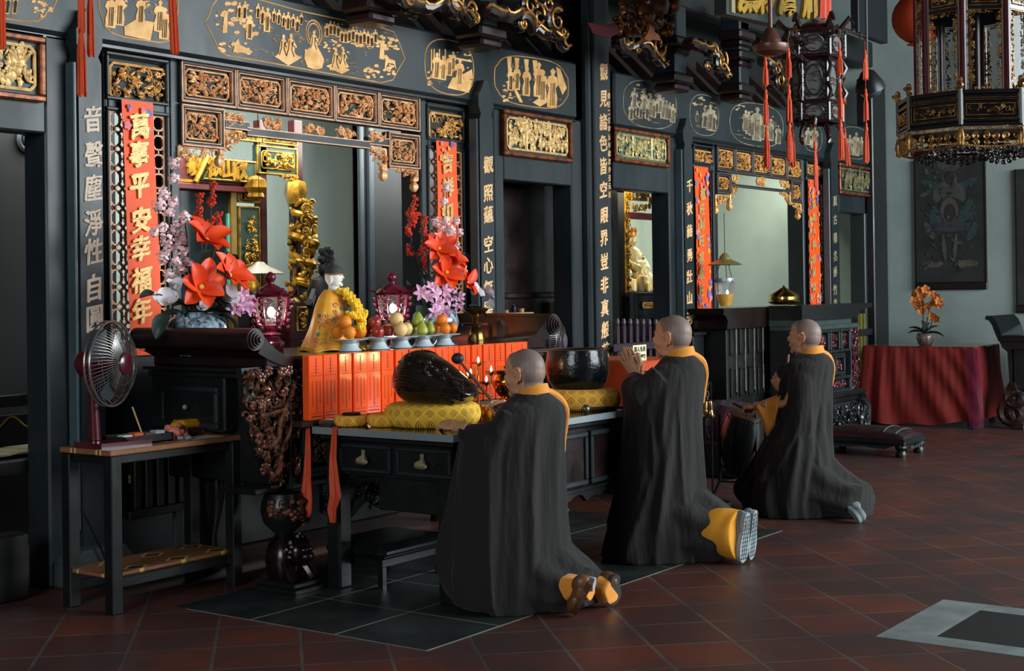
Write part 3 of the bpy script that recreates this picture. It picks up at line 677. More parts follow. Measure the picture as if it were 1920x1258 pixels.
plaque(1150, 1254, 237, 302, 'framed gilt relief over the doorway that shows the golden figures', CARVEG, 63, 150, '#59675a')
plaque(1573, 1636, 305, 363, 'framed dull gilt relief over the narrow doorway beside the pale end wall', CARVED, 64, 120, '#2b3331')
# ---- red banners
def banner(pl_, pr, pt, pb, chars, px, pys, size, label, seed, floral=0, tilt=0., m=RED, lm=None, bold=.006, squash=.85, Y=None):
    Y = Y or YP-.04; x0, x1, z0, z1 = R(pl_, pr, pt, pb, Y)
    t = thing('red_banner', label, 'banner', ((x0+x1)/2, Y, z0), group='red paper banners with lucky characters')
    mb = MB(); rnd = random.Random(seed)
    mb.grid(lambda u, v: (x0+(x1-x0)*u+tilt*(1-v), Y+.004*math.sin(7*v+2*u)-.006*(1-v), z0+(z1-z0)*v), 5, 24)
    k = len(mb.v); b2 = MB(); b2.grid(lambda u, v: (x0+(x1-x0)*u+tilt*(1-v), Y+.003+.004*math.sin(7*v+2*u)-.006*(1-v), z0+(z1-z0)*v), 5, 24); b2.f = [f[::-1] for f in b2.f]; merge(mb, b2)
    obj('paper', mb, m, t)
    dec = MB(); w_ = x1-x0; H = z1-z0
    spots = [(rnd.uniform(.08, .92), rnd.choice((rnd.uniform(.86, .985), rnd.uniform(.02, .12)))) for _ in range(16)]
    if floral: spots += [(rnd.choice((rnd.uniform(.04, .2), rnd.uniform(.8, .96))), rnd.uniform(.02, .98)) for _ in range(floral)]
    for i, (u, v) in enumerate(spots):
        X, Z = x0+w_*u+tilt*(1-v), z0+H*v; r = w_*rnd.uniform(.05, .11); dec.cur = i % 3
        for j in range(5):
            a = 2*PI*j/5; dec.ell((X+r*.7*math.cos(a), Y-.012, Z+r*.7*math.sin(a)), (r*.5, .0015, r*.5), 6, 4)
        dec.ell((X, Y-.0125, Z), (r*.35, .002, r*.35), 6, 4)
    obj('printed_flowers', dec, [mat('print_pink', '#e57f88', .6), mat('print_gold', '#e9a23f', .5), mat('print_blue', '#6f73b8', .6)], t)
    column_text(chars, px, pys, Y-.014, size, lm or mat('glitter_gold', '#e2b978', .45, .3, vs=60, col2='#b98448'), t, bold, squash, seed)
    return t
banner(231, 290, 186, 668, '萬事平安幸福年', [262.5, 260.5, 261.5, 265, 263.5, 265, 266], [236, 288, 348, 412, 465, 525, 583], .155, 'wide red banner with seven gold characters hanging on the lattice behind the desk fan', 41, tilt=.045, bold=.0065, squash=.95)
banner(820, 858, 263, 520, '吉祥如意', [838.5, 840, 838, 839], [305, 351, 398, 446], .155, 'red banner with gold characters partly behind the pink blossoms of the right flower vase', 42, bold=.008)
banner(1304, 1330, 311, 597, '福旺財旺運氣旺', [1317, 1316, 1316, 1315, 1314.5, 1315, 1315], [364, 392.6, 421, 452, 485, 513, 545], .125, 'narrow red banner with bright flower border just right of the middle person', 43, 46, .02)
banner(1517, 1536, 336, 580, '家興人興事業興', [1526, 1526, 1526, 1526.4, 1525.5, 1526, 1526.5], [383, 408, 433, 458, 486, 511, 539], .115, 'narrow flowery red banner above the head of the farthest person', 44, 46, .01)
# ---- plinth stones and skirting below the windows
pk = MB(); c = F(175, 900, YL)[0]
pk.box(c-.20, c+.20, YL-.10, YL+.12, 0, .14, .012); pk.prism([(c-.20, .14), (c+.20, .14), (c+.14, .21), (c-.14, .21)], YL-.09, YL+.12)
struct('column_plinth', pk, mat('grey_stone', '#3b4445', .7, var=.3, vs=8, bump=.2))
xa, xb = F(205, 800, YP)[0], F(1071, 700, YP)[0]
struct('wall_under_window', MB().box(F(321, 700, YP)[0], F(800, 700, YP)[0], YP+.02, YP+.12, 0, .95, .01), LAC)
sl = MB(); rnd = random.Random(8)
for i in range(7):
    x = F(240, 900, YP)[0]+i*.085; sl.box(x, x+.05, YP-.06, YP-.02, .35, .72, .005)
sl.box(F(240, 900, YP)[0]-.05, F(240, 900, YP)[0]+.65, YP-.07, YP-.02, .30, .35, .005)
struct('skirting_bars', sl, DWOOD)
gb = MB(); carve(gb, F(240, 900, YP)[0], F(312, 900, YP)[0], .36, .7, YP-.005, .012, 40, 77); struct('skirting_gilding', gb, GOLD)
# ================================================================== INSIDE THE SHRINE, seen through the openings
YS = 7.95
GREENP = mat('green_speckled_panel', '#2e4a3c', .5, var=.6, vs=90, col2='#101c17')
def wbox(mb, pl_, pr, pt, pb, Y, d=.05, b=.006):
    x0, x1, z0, z1 = R(pl_, pr, pt, pb, Y); mb.box(x0, x1, Y, Y+d, z0, z1, b); return x0, x1, z0, z1
sh_x = F(450, 600, YS)[0]
shrine = thing('altar_shrine', 'carved and gilded inner shrine with glass front seen through the left window', 'shrine', (sh_x, YS, 0))
mb = MB(); wbox(mb, 555, 570, 225, 660, YS, .08); wbox(mb, 490, 502, 225, 640, YS, .08); wbox(mb, 330, 340, 225, 640, YS, .08); wbox(mb, 330, 575, 560, 680, YS+.09, .05); mb.box(F(330, 660, YS)[0], F(560, 660, YS)[0], YS+.0, YS+.3, 0, F(450, 655, YS)[1]); obj('post', mb, RWOOD, shrine)
gp = MB(); gl = MB(); cp = MB()
for k, (a, b_, t, bt) in enumerate([(481, 557, 271, 325), (492, 557, 243, 268), (440, 489, 243, 262), (447, 487, 353, 379)]):
    x0, x1, z0, z1 = wbox(gp, a, b_, t, bt, YS, .05); gl.frame(x0, x1, z0, z1, .014, YS-.012, YS+.01, .003); m_ = (z1-z0)*.2
    carve(cp, x0+m_, x1-m_, z0+m_, z1-m_, YS-.01, .04, 40, 400+k); cp.rim(x0+m_, x1-m_, z0+m_, z1-m_, .006, YS-.01)
x0, x1, z0, z1 = wbox(gp, 448, 487, 386, 560, YS, .05); gl.frame(x0, x1, z0, z1, .012, YS-.012, YS+.01, .003)
xc = (x0+x1)/2; w_ = (x1-x0)*.36; zc0, zc1 = F(470, 520, YS)[1], F(470, 405, YS)[1]
cp.lathe([(w_*.5, -.18), (w_*.9, -.12), (w_*.95, -.05), (w_*.6, .0), (w_*.5, .06), (w_*.75, .08)], (xc, YS, zc0), 14)
carve(cp, xc-w_, xc+w_, zc0+.05, zc1, YS-.01, .05, 60, 410, clip=lambda x, z: abs(x-xc) < w_*(1.05-.75*max(0, (z-zc0)/(zc1-zc0))))
obj('green_panel', gp, GREENP, shrine); obj('gold_line', gl, GOLDY, shrine); obj('carving', cp, GOLDY, shrine)
sb = MB(); x0, x1, z0, z1 = wbox(sb, 330, 473, 288, 340, YS-.03, .05); obj('sign_board', sb, mat('deep_maroon', '#4a1512', .5), shrine)
s2 = MB(); xm = F(388, 300, YS-.06)[0]; s2.prism([(xm-.06, z0+.02), (x1, z0+.02), (x1, z1-.01), (xm+.06, z1-.01)], YS-.07, YS-.03); obj('green_panel', s2, GREENP, shrine)
fl_ = MB(); fl_.tube([(xm-.05, YS-.075, z0+.03), (x1-.01, YS-.075, z0+.03), (x1-.01, YS-.075, z1-.02), (xm+.05, YS-.075, z1-.02)], .008, 5, closed=True); fl_.tube([(xm-.12, YS-.07, z0), (xm+.0, YS-.07, z1)], .02, 6); fl_.box(x0, xm-.08, YS-.05, YS-.03, z0, z0+.02); obj('gold_line', fl_, GOLDY, shrine)
column_text('欲山欣', [402, 426, 449], [313, 316, 320], YS-.075, .15, GOLDY, shrine, .008, .95, 9, 'lettering', .012)
column_text('敬', [364], [310], YS-.04, .15, GOLDY, shrine, .008, .9, 9, 'lettering', .012)
rbm = MB(); wbox(rbm, 330, 478, 341, 353, YS-.06, .1); obj('crossbar', rbm, mat('red_brown_bar', '#5a2020', .4), shrine)
gv = MB(); wbox(gv, 435, 446, 353, 620, YS-.02, .05); obj('gilded_post', gv, mat('dull_gold_wood', '#86692f', .45, .4, vs=9), shrine)
gg = MB(); x0, x1, z0, z1 = R(336, 435, 353, 590, YS+.02); gg.box(x0, x1, YS+.02, YS+.03, z0, z1); obj('pane', gg, mat('dim_shrine_pane', '#1c2425', .07, var=.5, vs=1.4, spec=.8), shrine)
cu_ = MB(); x0, x1, z0, z1 = R(430, 434, 400, 545, YS-.01); cu_.box(x0, x1, YS, YS+.02, z0, z1); obj('curtain_edge', cu_, mat('turquoise_silk', '#5fae93', .6), shrine)
br = MB(); x0, x1, z0, z1 = R(527, 555, 327, 345, YS); carve(br, x0, x1, z0, z1, YS, .05, 40, 420, clip=lambda x, z: (z-z0)/(z1-z0) > (x1-x)/(x1-x0)-.2); br.box(x0, x1, YS-.01, YS+.02, z1-.02, z1); obj('bracket', br, GOLDY, shrine)
tb = MB(); X_, Z_ = F(556, 361, YS-.04); tb.lathe([(.02, .10), (.075, .08), (.085, .0), (.06, -.09), (.02, -.1)], (X_, YS-.03, Z_), 12, rib=6, ra=.08)
X2, Z2 = F(478, 352, YS-.09); tb.lathe([(.02, .09), (.07, .06), (.08, .0), (.05, -.04), (.06, -.07), (.01, -.10)], (X2, YS-.1, Z2), 12, rib=5, ra=.15); obj('pendant', tb, GOLDY, shrine)
# dragon column
dc = MB(); xa, za = F(565, 378, YS-.05); xb, zb_ = F(568, 566, YS-.05); rnd = random.Random(5)
n = 90; pts = []; rr = []
for i in range(n):
    u = i/(n-1); a = u*4.4*2*PI; r = .075+.02*math.sin(a*2.3); pts.append((xa+(xb-xa)*u+r*math.cos(a), YS-.06+r*math.sin(a), za+(zb_-za)*u)); rr.append(.034*(.55+.6*math.sin(PI*min(1, u*1.15))))
dc.tube(pts, rr, 7)
for i in range(130):
    u = rnd.random(); a = rnd.uniform(0, 2*PI); r = rnd.uniform(.05, .11)*(1 if u < .8 else 1.35)
    M = Matrix.Rotation(a, 3, 'Z') @ Matrix.Rotation(rnd.uniform(-1.2, 1.2), 3, 'X'); dc.ell((xa+(xb-xa)*u+r*math.cos(a), YS-.06+r*math.sin(a), za+(zb_-za)*u), (.02, .045, .022), 6, 4, M)
for i in range(24): scroll(dc, (xa+rnd.uniform(-.08, .08), za+(zb_-za)*rnd.random()), .04, YS-.15, .009, 1.2, rnd.uniform(0, 6))
obj('dragon_column', dc, GOLDY, shrine); co = MB(); co.lathe([(.05, 0), (.05, za-zb_)], (xa, YS-.06, zb_), 12); obj('column_core', co, LACR, shrine)
pdm = MB(); x0, x1, z0, z1 = wbox(pdm, 545, 590, 566, 660, YS-.14, .3); obj('pedestal', pdm, RWOOD, shrine)
pc = MB(); x0, x1, z0, z1 = R(560, 583, 580, 616, YS-.15); pc.frame(x0-.02, x1+.02, z0-.02, z1+.02, .01, YS-.16, YS-.14); carve(pc, x0, x1, z0, z1, YS-.15, .03, 30, 430); obj('carved_panel', pc, GOLDY, shrine)
# dark screen and door leaf to the right of the pale wall
sc = MB(); x0, _ = F(671, 400, 8.3); x1, _ = F(800, 400, 8.3); sc.box(x0, x1+1.2, 8.3, 8.36, 0, 3.6); s_ = struct('door_3', sc, mat('black_door_leaf', '#16181a', .6, var=.4))
e = MB(); a = F(690, 400, 8.28)[0]; e.box(a, a+.06, 8.25, 8.3, 0, 3.6, .01); e.box(x0, x0+.05, 8.26, 8.36, 0, 3.6, .01); obj('edge_moulding', e, mat('grey_door_edge', '#2c3438', .5), s_)
# small black statue with crest
st = MB(); X_, Z_ = F(612, 560, 7.3)
st.lathe([(.13, -.3), (.15, -.18), (.13, -.05), (.15, .04), (.11, .14), (.05, .17)], (X_, 7.3, Z_), 14); st.ell((X_, 7.3, Z_+.22), (.06, .06, .07), 10, 7)
for i in range(9): st.ell((X_+.05*math.sin(i*2.4), 7.3, Z_+.27+.012*i), (.045-.003*i, .03, .03), 6, 4)
for sg in (-1, 1): st.tube([(X_+sg*.12, 7.3, Z_+.06), (X_+sg*.2, 7.28, Z_-.05), (X_+sg*.24, 7.25, Z_-.02)], .03, 6)
st.box(X_-.16, X_+.16, 7.18, 7.42, 0, Z_-.3, .01); tag(obj('black_figurine', st, mat('black_bronze', '#101112', .5)), 'small black crested figurine behind the white-faced statue in the orange cape', 'statue')
# hanging glass shade
lp = MB(); X_, Z_ = F(487, 513, 7.2); prof = [(.003, .085), (.03, .08), (.05, .06), (.10, .035), (.15, .012), (.175, 0), (.172, -.004), (.1, .028), (.04, .05)]
lt = thing('hanging_oil_lamp', 'pale glass lampshade hanging above the left red lantern', 'lamp', (X_, 7.2, Z_-.2)); lp.lathe(prof, (X_, 7.2, Z_), 28, cap=False); obj('shade', lp, mat('smoky_glass', '#9c8d5e', .45, var=.1, trans=.3, alpha=.85, spec=.2), lt)
lw = MB()
for a in (0, 2.1, 4.2): lw.tube([(X_+.03*math.cos(a), 7.2+.03*math.sin(a), Z_+.08), (X_+.12*math.cos(a), 7.2+.12*math.sin(a), Z_-.2)], .003, 4)
lw.tube([(X_, 7.2, Z_+.08), (X_, 7.2, 3.76)], .003, 4); obj('wire', lw, BRASS, lt); lb = MB(); lb.lathe([(.06, -.22), (.12, -.19), (.13, -.15)], (X_, 7.2, Z_), 16); obj('bowl', lb, mat('amber_bowl', '#8b6a22', .15, .6), lt)
# left doorway: dim altar with a gilded finial, papers
lf = thing('altar_railing', 'dark railing with gold finial in the unlit room behind the left doorway', 'railing', (4.9, 7.4, 0))
m_ = MB(); X_, Z_ = F(66, 600, 7.3); m_.box(X_-.02, X_+.03, 7.28, 7.32, .3, F(66, 565, 7.3)[1], .004); m_.box(3.6, X_, 7.28, 7.32, .95, 1.02, .006); m_.box(3.6, X_, 7.28, 7.34, .62, .9, .006); obj('post', m_, BLK, lf)
g_ = MB(); g_.lathe([(.02, 0), (.03, .03), (.02, .06), (.004, .10)], (X_, 7.3, F(66, 562, 7.3)[1]), 10); g_.tube([(X_-.03, 7.27, F(60, 640, 7.3)[1]), (X_-.03, 7.27, F(60, 565, 7.3)[1])], .005, 5)
g_.tube([(3.9+.02*i, 7.27, .86+.035*math.sin(i*.55)) for i in range(70)], .006, 5); obj('gilding', g_, mat('dim_gold', '#8d7233', .4, .6), lf)
pp = MB(); rnd = random.Random(3)
for i in range(9): pp.box(4.0+.12*i, 4.2+.12*i, 6.85, 7.15, .70+.004*i, .706+.004*i)
struct('shelf_left_room', MB().box(3.3, 5.4, 6.8, 7.25, .62, .70, .01), LAC); tag(obj('stack_of_papers', pp, mat('yellowed_paper', '#8c8562', .8, var=.3)), 'loose yellowed papers on the shelf in the left doorway', 'papers')
# ================================================================== GREAT ALTAR and what stands on it
AT = 1.252; AX0, AX1, AY0, AY1 = 5.42, 8.05, 5.50, 6.40
altar = thing('altar_table', 'long black lacquered altar table with rolled ends and carved corners behind the monks', 'altar', (6.8, 5.95, 0))
m_ = MB(); P = [(AX0, AT-.05), (AX1, AT-.05)]
def endcurve(x, sg, h, rr):          # up-curling scroll at the end of the top, as an XZ outline
    o = []
    for i in range(9):
        u = i/8; o.append((x+sg*(-.02-.24*u*rr), AT+h*(u**2.0)))
    return o
m_.box(AX0, AX1, AY0, AY1, AT-.055, AT, .008)
# right scroll: rises to a roll
def scroll_end(x0, sg, w_, h, rc, name):
    top = []; n = 12
    for i in range(n):
        u = i/(n-1); top.append((x0+sg*w_*u, AT-.004+(h)*(1-math.cos(u*PI*.55))/(1-math.cos(PI*.55))))
    cx, cz = top[-1][0]+sg*rc*.25, top[-1][1]-rc
    for i in range(1, 14):
        a = PI/2-sg*0-i*.30; top.append((cx+sg*rc*math.cos(a), cz+rc*math.sin(a)))
    bot = [(x0+sg*w_*u*.98, AT-.055+(h-.0)*.92*(1-math.cos(u*PI*.5))*.55) for u in [1-i/7 for i in range(8)]]
    P = top+bot
    if sg < 0: P = P[::-1]
    mb = MB(); mb.prism(P, AY0-.01, AY1)
    return mb, cx, cz
e1, cx1, cz1 = scroll_end(7.76, 1, .36, .185, .075, 'r'); e2, cx2, cz2 = scroll_end(5.62, -1, .27, .165, .058, 'l')
merge(m_, e1); merge(m_, e2); obj('top', m_, mat('glossy_red_black', '#241012', .22, var=.5, vs=3, col2='#100c0d', coat=.4), altar)
rl = MB(); rl.tube([(cx1, AY0-.02, cz1), (cx1, AY1, cz1)], .072, 16); r2l = MB(); r2l.tube([(cx2-.01, AY0-.02, cz2), (cx2-.01, AY1+.02, cz2)], .060, 16)
for k in range(4): r2l.tube([(cx2-.01, AY0-.02-.012*k, cz2), (cx2-.01, AY0-.034-.012*k, cz2)], .05*(1-.22*k), 14)
obj('roll_end', r2l, LACR, altar)
for cx, cz, r in ((cx1, cz1, .06),):
    for k in range(4): rl.tube([(cx, AY0-.02-.012*k, cz), (cx, AY0-.034-.012*k, cz)], r*(1-.22*k), 14)
obj('roll_end', rl, LACR, altar)
ap = MB(); ap.box(5.34, 8.12, AY0+.01, AY1, AT-.075, AT-.055, .004); ap.box(5.38, 8.08, AY0+.03, AY1, AT-.11, AT-.08, .004); obj('apron', ap, LAC, altar)
ap2 = MB(); ap2.box(5.36, 8.10, AY0+.004, AY0+.012, AT-.079, AT-.074); obj('red_line', ap2, mat('red_line', '#7a3d32', .5), altar)
bd = MB(); bd.box(5.50, 8.0, AY0+.06, AY1-.02, .56, AT-.1, .01); bd.box(5.40, 5.52, AY0+.30, AY1, .845, AT-.09, .01); obj('body', bd, LAC, altar)
# left end face with a drawer
dw = MB(); dw.M = Matrix.Translation((5.40, AY0, 0)) @ Matrix.Rotation(-PI/2, 4, 'Z')
dw.box(-.80, -.34, -.012, .0, .86, 1.09, .01); obj('drawer', dw, LAC, altar)
d2 = MB(); d2.M = dw.M; d2.frame(-.80, -.34, .86, 1.09, .03, -.024, -.008, .008); d2.ell((-.57, -.035, .975), (.014, .014, .014), 8, 6); obj('drawer_frame', d2, LACB, altar)
kn = MB(); kn.ell((5.36, AY0+.57, .975), .016, 8, 6); obj('knob', kn, CHROME, altar)
# carved corner, post and leg with its lion
def tri(x, z): u = (1.21-z)/.66; return 5.255+.30*max(0, u-.25)**1.5 < x
ca = MB(); ca.prism([(5.27, 1.205), (5.585, 1.205), (5.585, .56), (5.54, .55), (5.40, .72), (5.30, .95)], AY0+.03, AY0+.07); obj('corner_ground', ca, LAC, altar)
cb = MB(); carve(cb, 5.26, 5.585, .56, 1.205, AY0+.03, .07, 210, 501, size=.055, clip=tri)
for k, (a, b_) in enumerate([((5.40, .78), (5.58, 1.1)), ((5.34, .95), (5.55, .98)), ((5.42, .62), (5.56, .9))]):
    pts = [(a[0]+(b_[0]-a[0])*i/9+.02*math.sin(i*.9), AY0-.03-.015*math.sin(i*.35), a[1]+(b_[1]-a[1])*(i/9)**1.4) for i in range(10)]; cb.tube(pts, [.018-.001*i for i in range(10)], 6)
for i in range(10):
    x, z = random.Random(i).uniform(5.28, 5.56), random.Random(i+50).uniform(.72, 1.19)
    if tri(x, z):
        for j in range(5): a = j*2*PI/5+i; cb.ell((x+.018*math.cos(a), AY0-.045, z+.018*math.sin(a)), (.014, .008, .014), 6, 4)
obj('corner_carving', cb, OLDC, altar)
po = MB(); po.box(5.585, 5.60, AY0-.01, AY0+.06, .55, 1.19, .004); po.box(5.69, 5.70, AY0-.01, AY0+.06, .55, 1.19, .004); obj('carved_post_edge', po, LACB, altar)
pc = MB(); carve(pc, 5.60, 5.69, .57, 1.18, AY0+.03, .05, 80, 502, size=.045); obj('post_carving', pc, OLDC, altar)
pg = MB(); pg.box(5.60, 5.69, AY0+.03, AY0+.06, .55, 1.19); obj('post_ground', pg, LAC, altar)
fp = MB()
for i in range(5): x = 5.72+i*.46; fp.frame(x, x+.44, .60, 1.16, .03, AY0+.01, AY0+.06, .006)
obj('front_frame', fp, LACB, altar); fc = MB()
for i in range(5): x = 5.72+i*.46; fc.rim(x+.06, x+.38, .66, 1.10, .008, AY0+.03); carve(fc, x+.07, x+.37, .67, 1.09, AY0+.05, .03, 60, 510+i)
obj('front_carving', fc, OLDC, altar)
lg = MB(); lg.box(5.36, 7.98, AY0+.03, AY0+.27, .525, .56, .006); obj('ledge', lg, LAC, altar)
def alt_leg(x, seed):
    l = MB(); c = (x, AY0+.02, 0); l.lathe([(.07, .10), (.06, .14), (.045, .26), (.05, .30), (.11, .36), (.125, .42), (.12, .47), (.10, .52)], c, 16); p = obj('leg', l, LAC, altar)
    k = MB(); k.cur = 0
    for i in range(46):
        r = random.Random(seed+i); a = r.uniform(PI, 2*PI); z = r.uniform(.36, .49); k.ell((x+.125*math.cos(a), AY0+.02+.125*math.sin(a), z), (.018, .018, .014), 6, 4)
    for i in range(7): a = PI+i*PI/6; scroll(k, (x+.1*math.cos(a), .47), .022, AY0+.02+.13*math.sin(a), .006)
    obj('leg_carving', k, OLDC, p)
    li = MB(); li.lathe([(.085, .055), (.10, .10), (.105, .17), (.085, .25), (.05, .29)], c, 14); li.ell((x+.01, AY0-.08, .21), (.075, .07, .075), 12, 9); li.ell((x+.01, AY0-.145, .19), (.04, .03, .03), 8, 6)
    for sg in (-1, 1):
        li.tube([(x+sg*.06, AY0-.05, .16), (x+sg*.07, AY0-.10, .09), (x+sg*.07, AY0-.13, .06)], [.032, .028, .03], 8); li.ell((x+.01+sg*.028, AY0-.14, .225), .012, 6, 5)
    for i in range(34):
        r = random.Random(seed+99+i); a = r.uniform(0, 2*PI); t = r.uniform(.2, 1.5); li.ell((x+.01+.08*math.cos(a)*math.sin(t), AY0-.06-.03*math.cos(t), .22+.08*math.sin(a)*math.sin(t)), .018, 6, 4)
    obj('lion', li, mat('polished_dark_bronze', '#2a1513', .22, .3, vs=20, col2='#0d0b0c'), p)
    b = MB(); b.box(x-.115, x+.115, AY0-.17, AY0+.13, 0, .03, .006); b.box(x-.10, x+.10, AY0-.15, AY0+.11, .03, .058, .006); obj('foot_block', b, LAC, p)
alt_leg(5.56, 40); alt_leg(7.88, 80)
for x in (5.68, 7.82): l2 = MB(); l2.lathe([(.07, 0), (.05, .2), (.1, .42), (.1, .53)], (x, AY1-.15, 0), 12); obj('leg', l2, LAC, altar)
av = MB(); z0 = .30
av.prism([(5.9, .53), (7.6, .53), (7.6, .36), (7.45, .28), (7.2, .40), (6.3, .40), (6.1, .28), (5.9, .36)], AY0+.05, AY0+.08); obj('lower_apron', av, LAC, altar)
a2 = MB(); carve(a2, 5.9, 7.6, .33, .52, AY0+.05, .03, 130, 520, size=.05)
for k in range(6): scroll(a2, (6.05+k*.28, .40), .075, AY0+.03, .012, 1.8, 0, 1 if k % 2 else -1)
obj('lower_carving', a2, mat('black_gloss_carving', '#14181a', .22, coat=.3), altar)
# ---- red boxes with printed text in a row against the altar front
TT = .872
edges = [578, 607, 634.5, 662.5, 689.5, 715.5, 741, 768, 795, 818, 842, 863.5, 885, 907, 928.5, 951, 970.5, 990]
BOXP = mat('glossy_orange_red_print', '#ff5a24', .2, var=.1, vs=9, coat=.6, bump=.5, bs=14, stretch=(1, 1, .12))
INK = mat('print_ink', '#5b1c12', .6)
proto = None; by = 5.40; rb_ = random.Random(9); inkp = MB()
xs_ = [F(e, 700, by)[0] for e in edges]; zt0 = F(578, 667, by)[1]; bh = zt0-.905
def red_box(w_, h):
    t = thing('red_prayer_box', 'tall glossy red printed box standing in the row under the fruit plates', 'box', (0, 0, 0), group='row of red printed boxes along the altar front')
    b = MB(); b.box(-w_/2, w_/2, 0, .05, 0, h, .003); obj('box', b, BOXP, t, local=True)
    k = MB()
    for c, (u, a, n_) in enumerate([(-.27, .12, 22), (.02, .10, 34), (.27, .14, 20)]):
        for i in range(n_):
            z = h*(.62-a*.3)-i*h*.014*(1.25 if n_ < 25 else 1)
            if z > h*.08: k.box(u*w_-.0035, u*w_+.0035, -.0012, .001, z, z+h*.009)
    for z in (.68, .10): k.box(-w_*.4, w_*.4, -.001, .001, h*z, h*z+.0025)
    for i in range(5): k.box(-w_*(.06+.05*i), w_*(.06+.05*i), -.0012, .001, h*(.93-.05*i), h*(.935-.05*i)); 
    k.box(-w_*.02, w_*.02, -.0012, .001, h*.7, h*.96); k.box(-w_*.38, w_*.38, -.0012, .001, h*.045, h*.06)
    obj('printed_text', k, INK, t, local=True, smooth=0)
    return t
for i in range(17):
    wd = xs_[i+1]-xs_[i]-.010; xc = (xs_[i]+xs_[i+1])/2
    if proto is None: proto = red_box(wd, bh); o = proto; o.location = (xc, by, .905)
    else: o = dup(proto, (xc, by+rb_.uniform(0, .008), .905), rb_.uniform(-.10, .10))
    if i < 17: o['label'] = ['leftmost red printed box of the row under the fruit plates', 'second red printed box from the left end of the row', 'third red printed box from the left end, above the small cushions', 'fourth red printed box from the left end of the row', 'fifth red printed box from the left, the darker one in the row', 'sixth red printed box from the left, just left of the wooden fish', 'seventh red printed box from the left, with the bright reflection beside the wooden fish', 'eighth red printed box from the left, partly behind the wooden fish', 'ninth red printed box from the left, behind the wooden fish', 'tenth red printed box from the left, behind the top of the wooden fish', 'seventh red printed box from the right end, behind the wooden fish', 'sixth red printed box from the right end, behind the small candle flames', 'fifth red printed box from the right end, behind the tallest candle flame', 'fourth red printed box from the right end, right of the tallest candle', 'third red printed box from the right end, right of the candle stand', 'red printed box second from the right end, above the nearest person\'s forehead', 'rightmost red printed box of the row, above the nearest person\'s head'][i]
tag(obj('box_shelf', MB().box(xs_[0]-.06, xs_[-1]+.08, by-.01, 5.49, TT, .904, .004), mat('dark_brown_ledge', '#2c1b18', .5)), 'low dark ledge under the row of red printed boxes on the front table', 'shelf')
# ---- fruit on footed plates
PLATE = mat('white_porcelain', '#b9c6cd', .18, var=.05, coat=.4)
def plate(px, label):
    Y = 5.63; X, _ = F(px, 645, Y); t = thing('footed_plate', label, 'plate', (X, Y, AT), group='footed plates of fruit on the altar edge')
    b = MB(); b.lathe([(.066, 0), (.072, .004), (.055, .02), (.042, .045), (.06, .058), (.095, .064), (.108, .070), (.109, .073), (.095, .070), (.04, .064), (.002, .063)], (X, Y, AT), 30); obj('dish', b, PLATE, t); return X, Y
def fruit(kind, X, Y, z, r, label, m, seed, grp):
    rnd = random.Random(seed); b = MB()
    if kind == 'pear': b.lathe([(.003, 0), (r*.6, .004), (r*.98, r*.5), (r*1.02, r*.95), (r*.8, r*1.5), (r*.5, r*2.0), (r*.34, r*2.25), (.004, r*2.4)], (X, Y, z), 18); top = z+r*2.38
    elif kind == 'apple': b.lathe([(.003, r*.14), (r*.3, .002), (r*.75, r*.2), (r, r*.85), (r*.92, r*1.35), (r*.6, r*1.75), (r*.25, r*1.78), (.003, r*1.62)], (X, Y, z), 18); top = z+r*1.6
    else: b.lathe([(.003, .0), (r*.4, r*.06), (r*.8, r*.42), (r, r), (r*.82, r*1.56), (r*.45, r*1.86), (r*.15, r*1.92), (.003, r*1.89)], (X, Y, z), 18); top = z+r*1.88
    t = thing({'apple': 'apple', 'pear': 'green_pear', 'orange': 'orange_fruit', 'nashi': 'asian_pear'}[kind], label, {'pear': 'pear', 'nashi': 'pear'}.get(kind, kind), (X, Y, z), group=grp)
    obj('flesh', b, m, t); s_ = MB(); s_.tube([(X, Y, top-.006), (X+.004, Y, top+.012)], .003, 5); obj('stem', s_, mat('fruit_stem', '#4a3820', .7), t)
ORG = mat('orange_peel', '#ee8a1c', .45, var=.08, bump=.25, bs=220); ORG2 = mat('bright_orange_peel', '#f07f14', .45, var=.08, bump=.25, bs=220)
APL = mat('red_apple_skin', '#a8362e', .3, var=.25, vs=24, col2='#7c2420', coat=.2); NSH = mat('asian_pear_skin', '#e6c486', .45, var=.12, vs=30); PEA = mat('green_pear_skin', '#a3ae45', .4, var=.2, vs=12)
specs = [('orange', .040, ORG, [647, 633, 655, 676], 'orange plate nearest the white-faced statue', 'orange'), ('apple', .038, APL, [703, 688, 709, 727], 'plate of red apples', 'red apple'),
         ('nashi', .043, NSH, [744, 728, 752, 762], 'plate of pale yellow pears', 'round pale yellow pear'), ('pear', .036, PEA, [785, 774, 792, 806], 'plate of green pears', 'green pear'), ('orange', .036, ORG2, [829, 816, 835, 848], 'plate of oranges beside the brass stand', 'bright orange')]
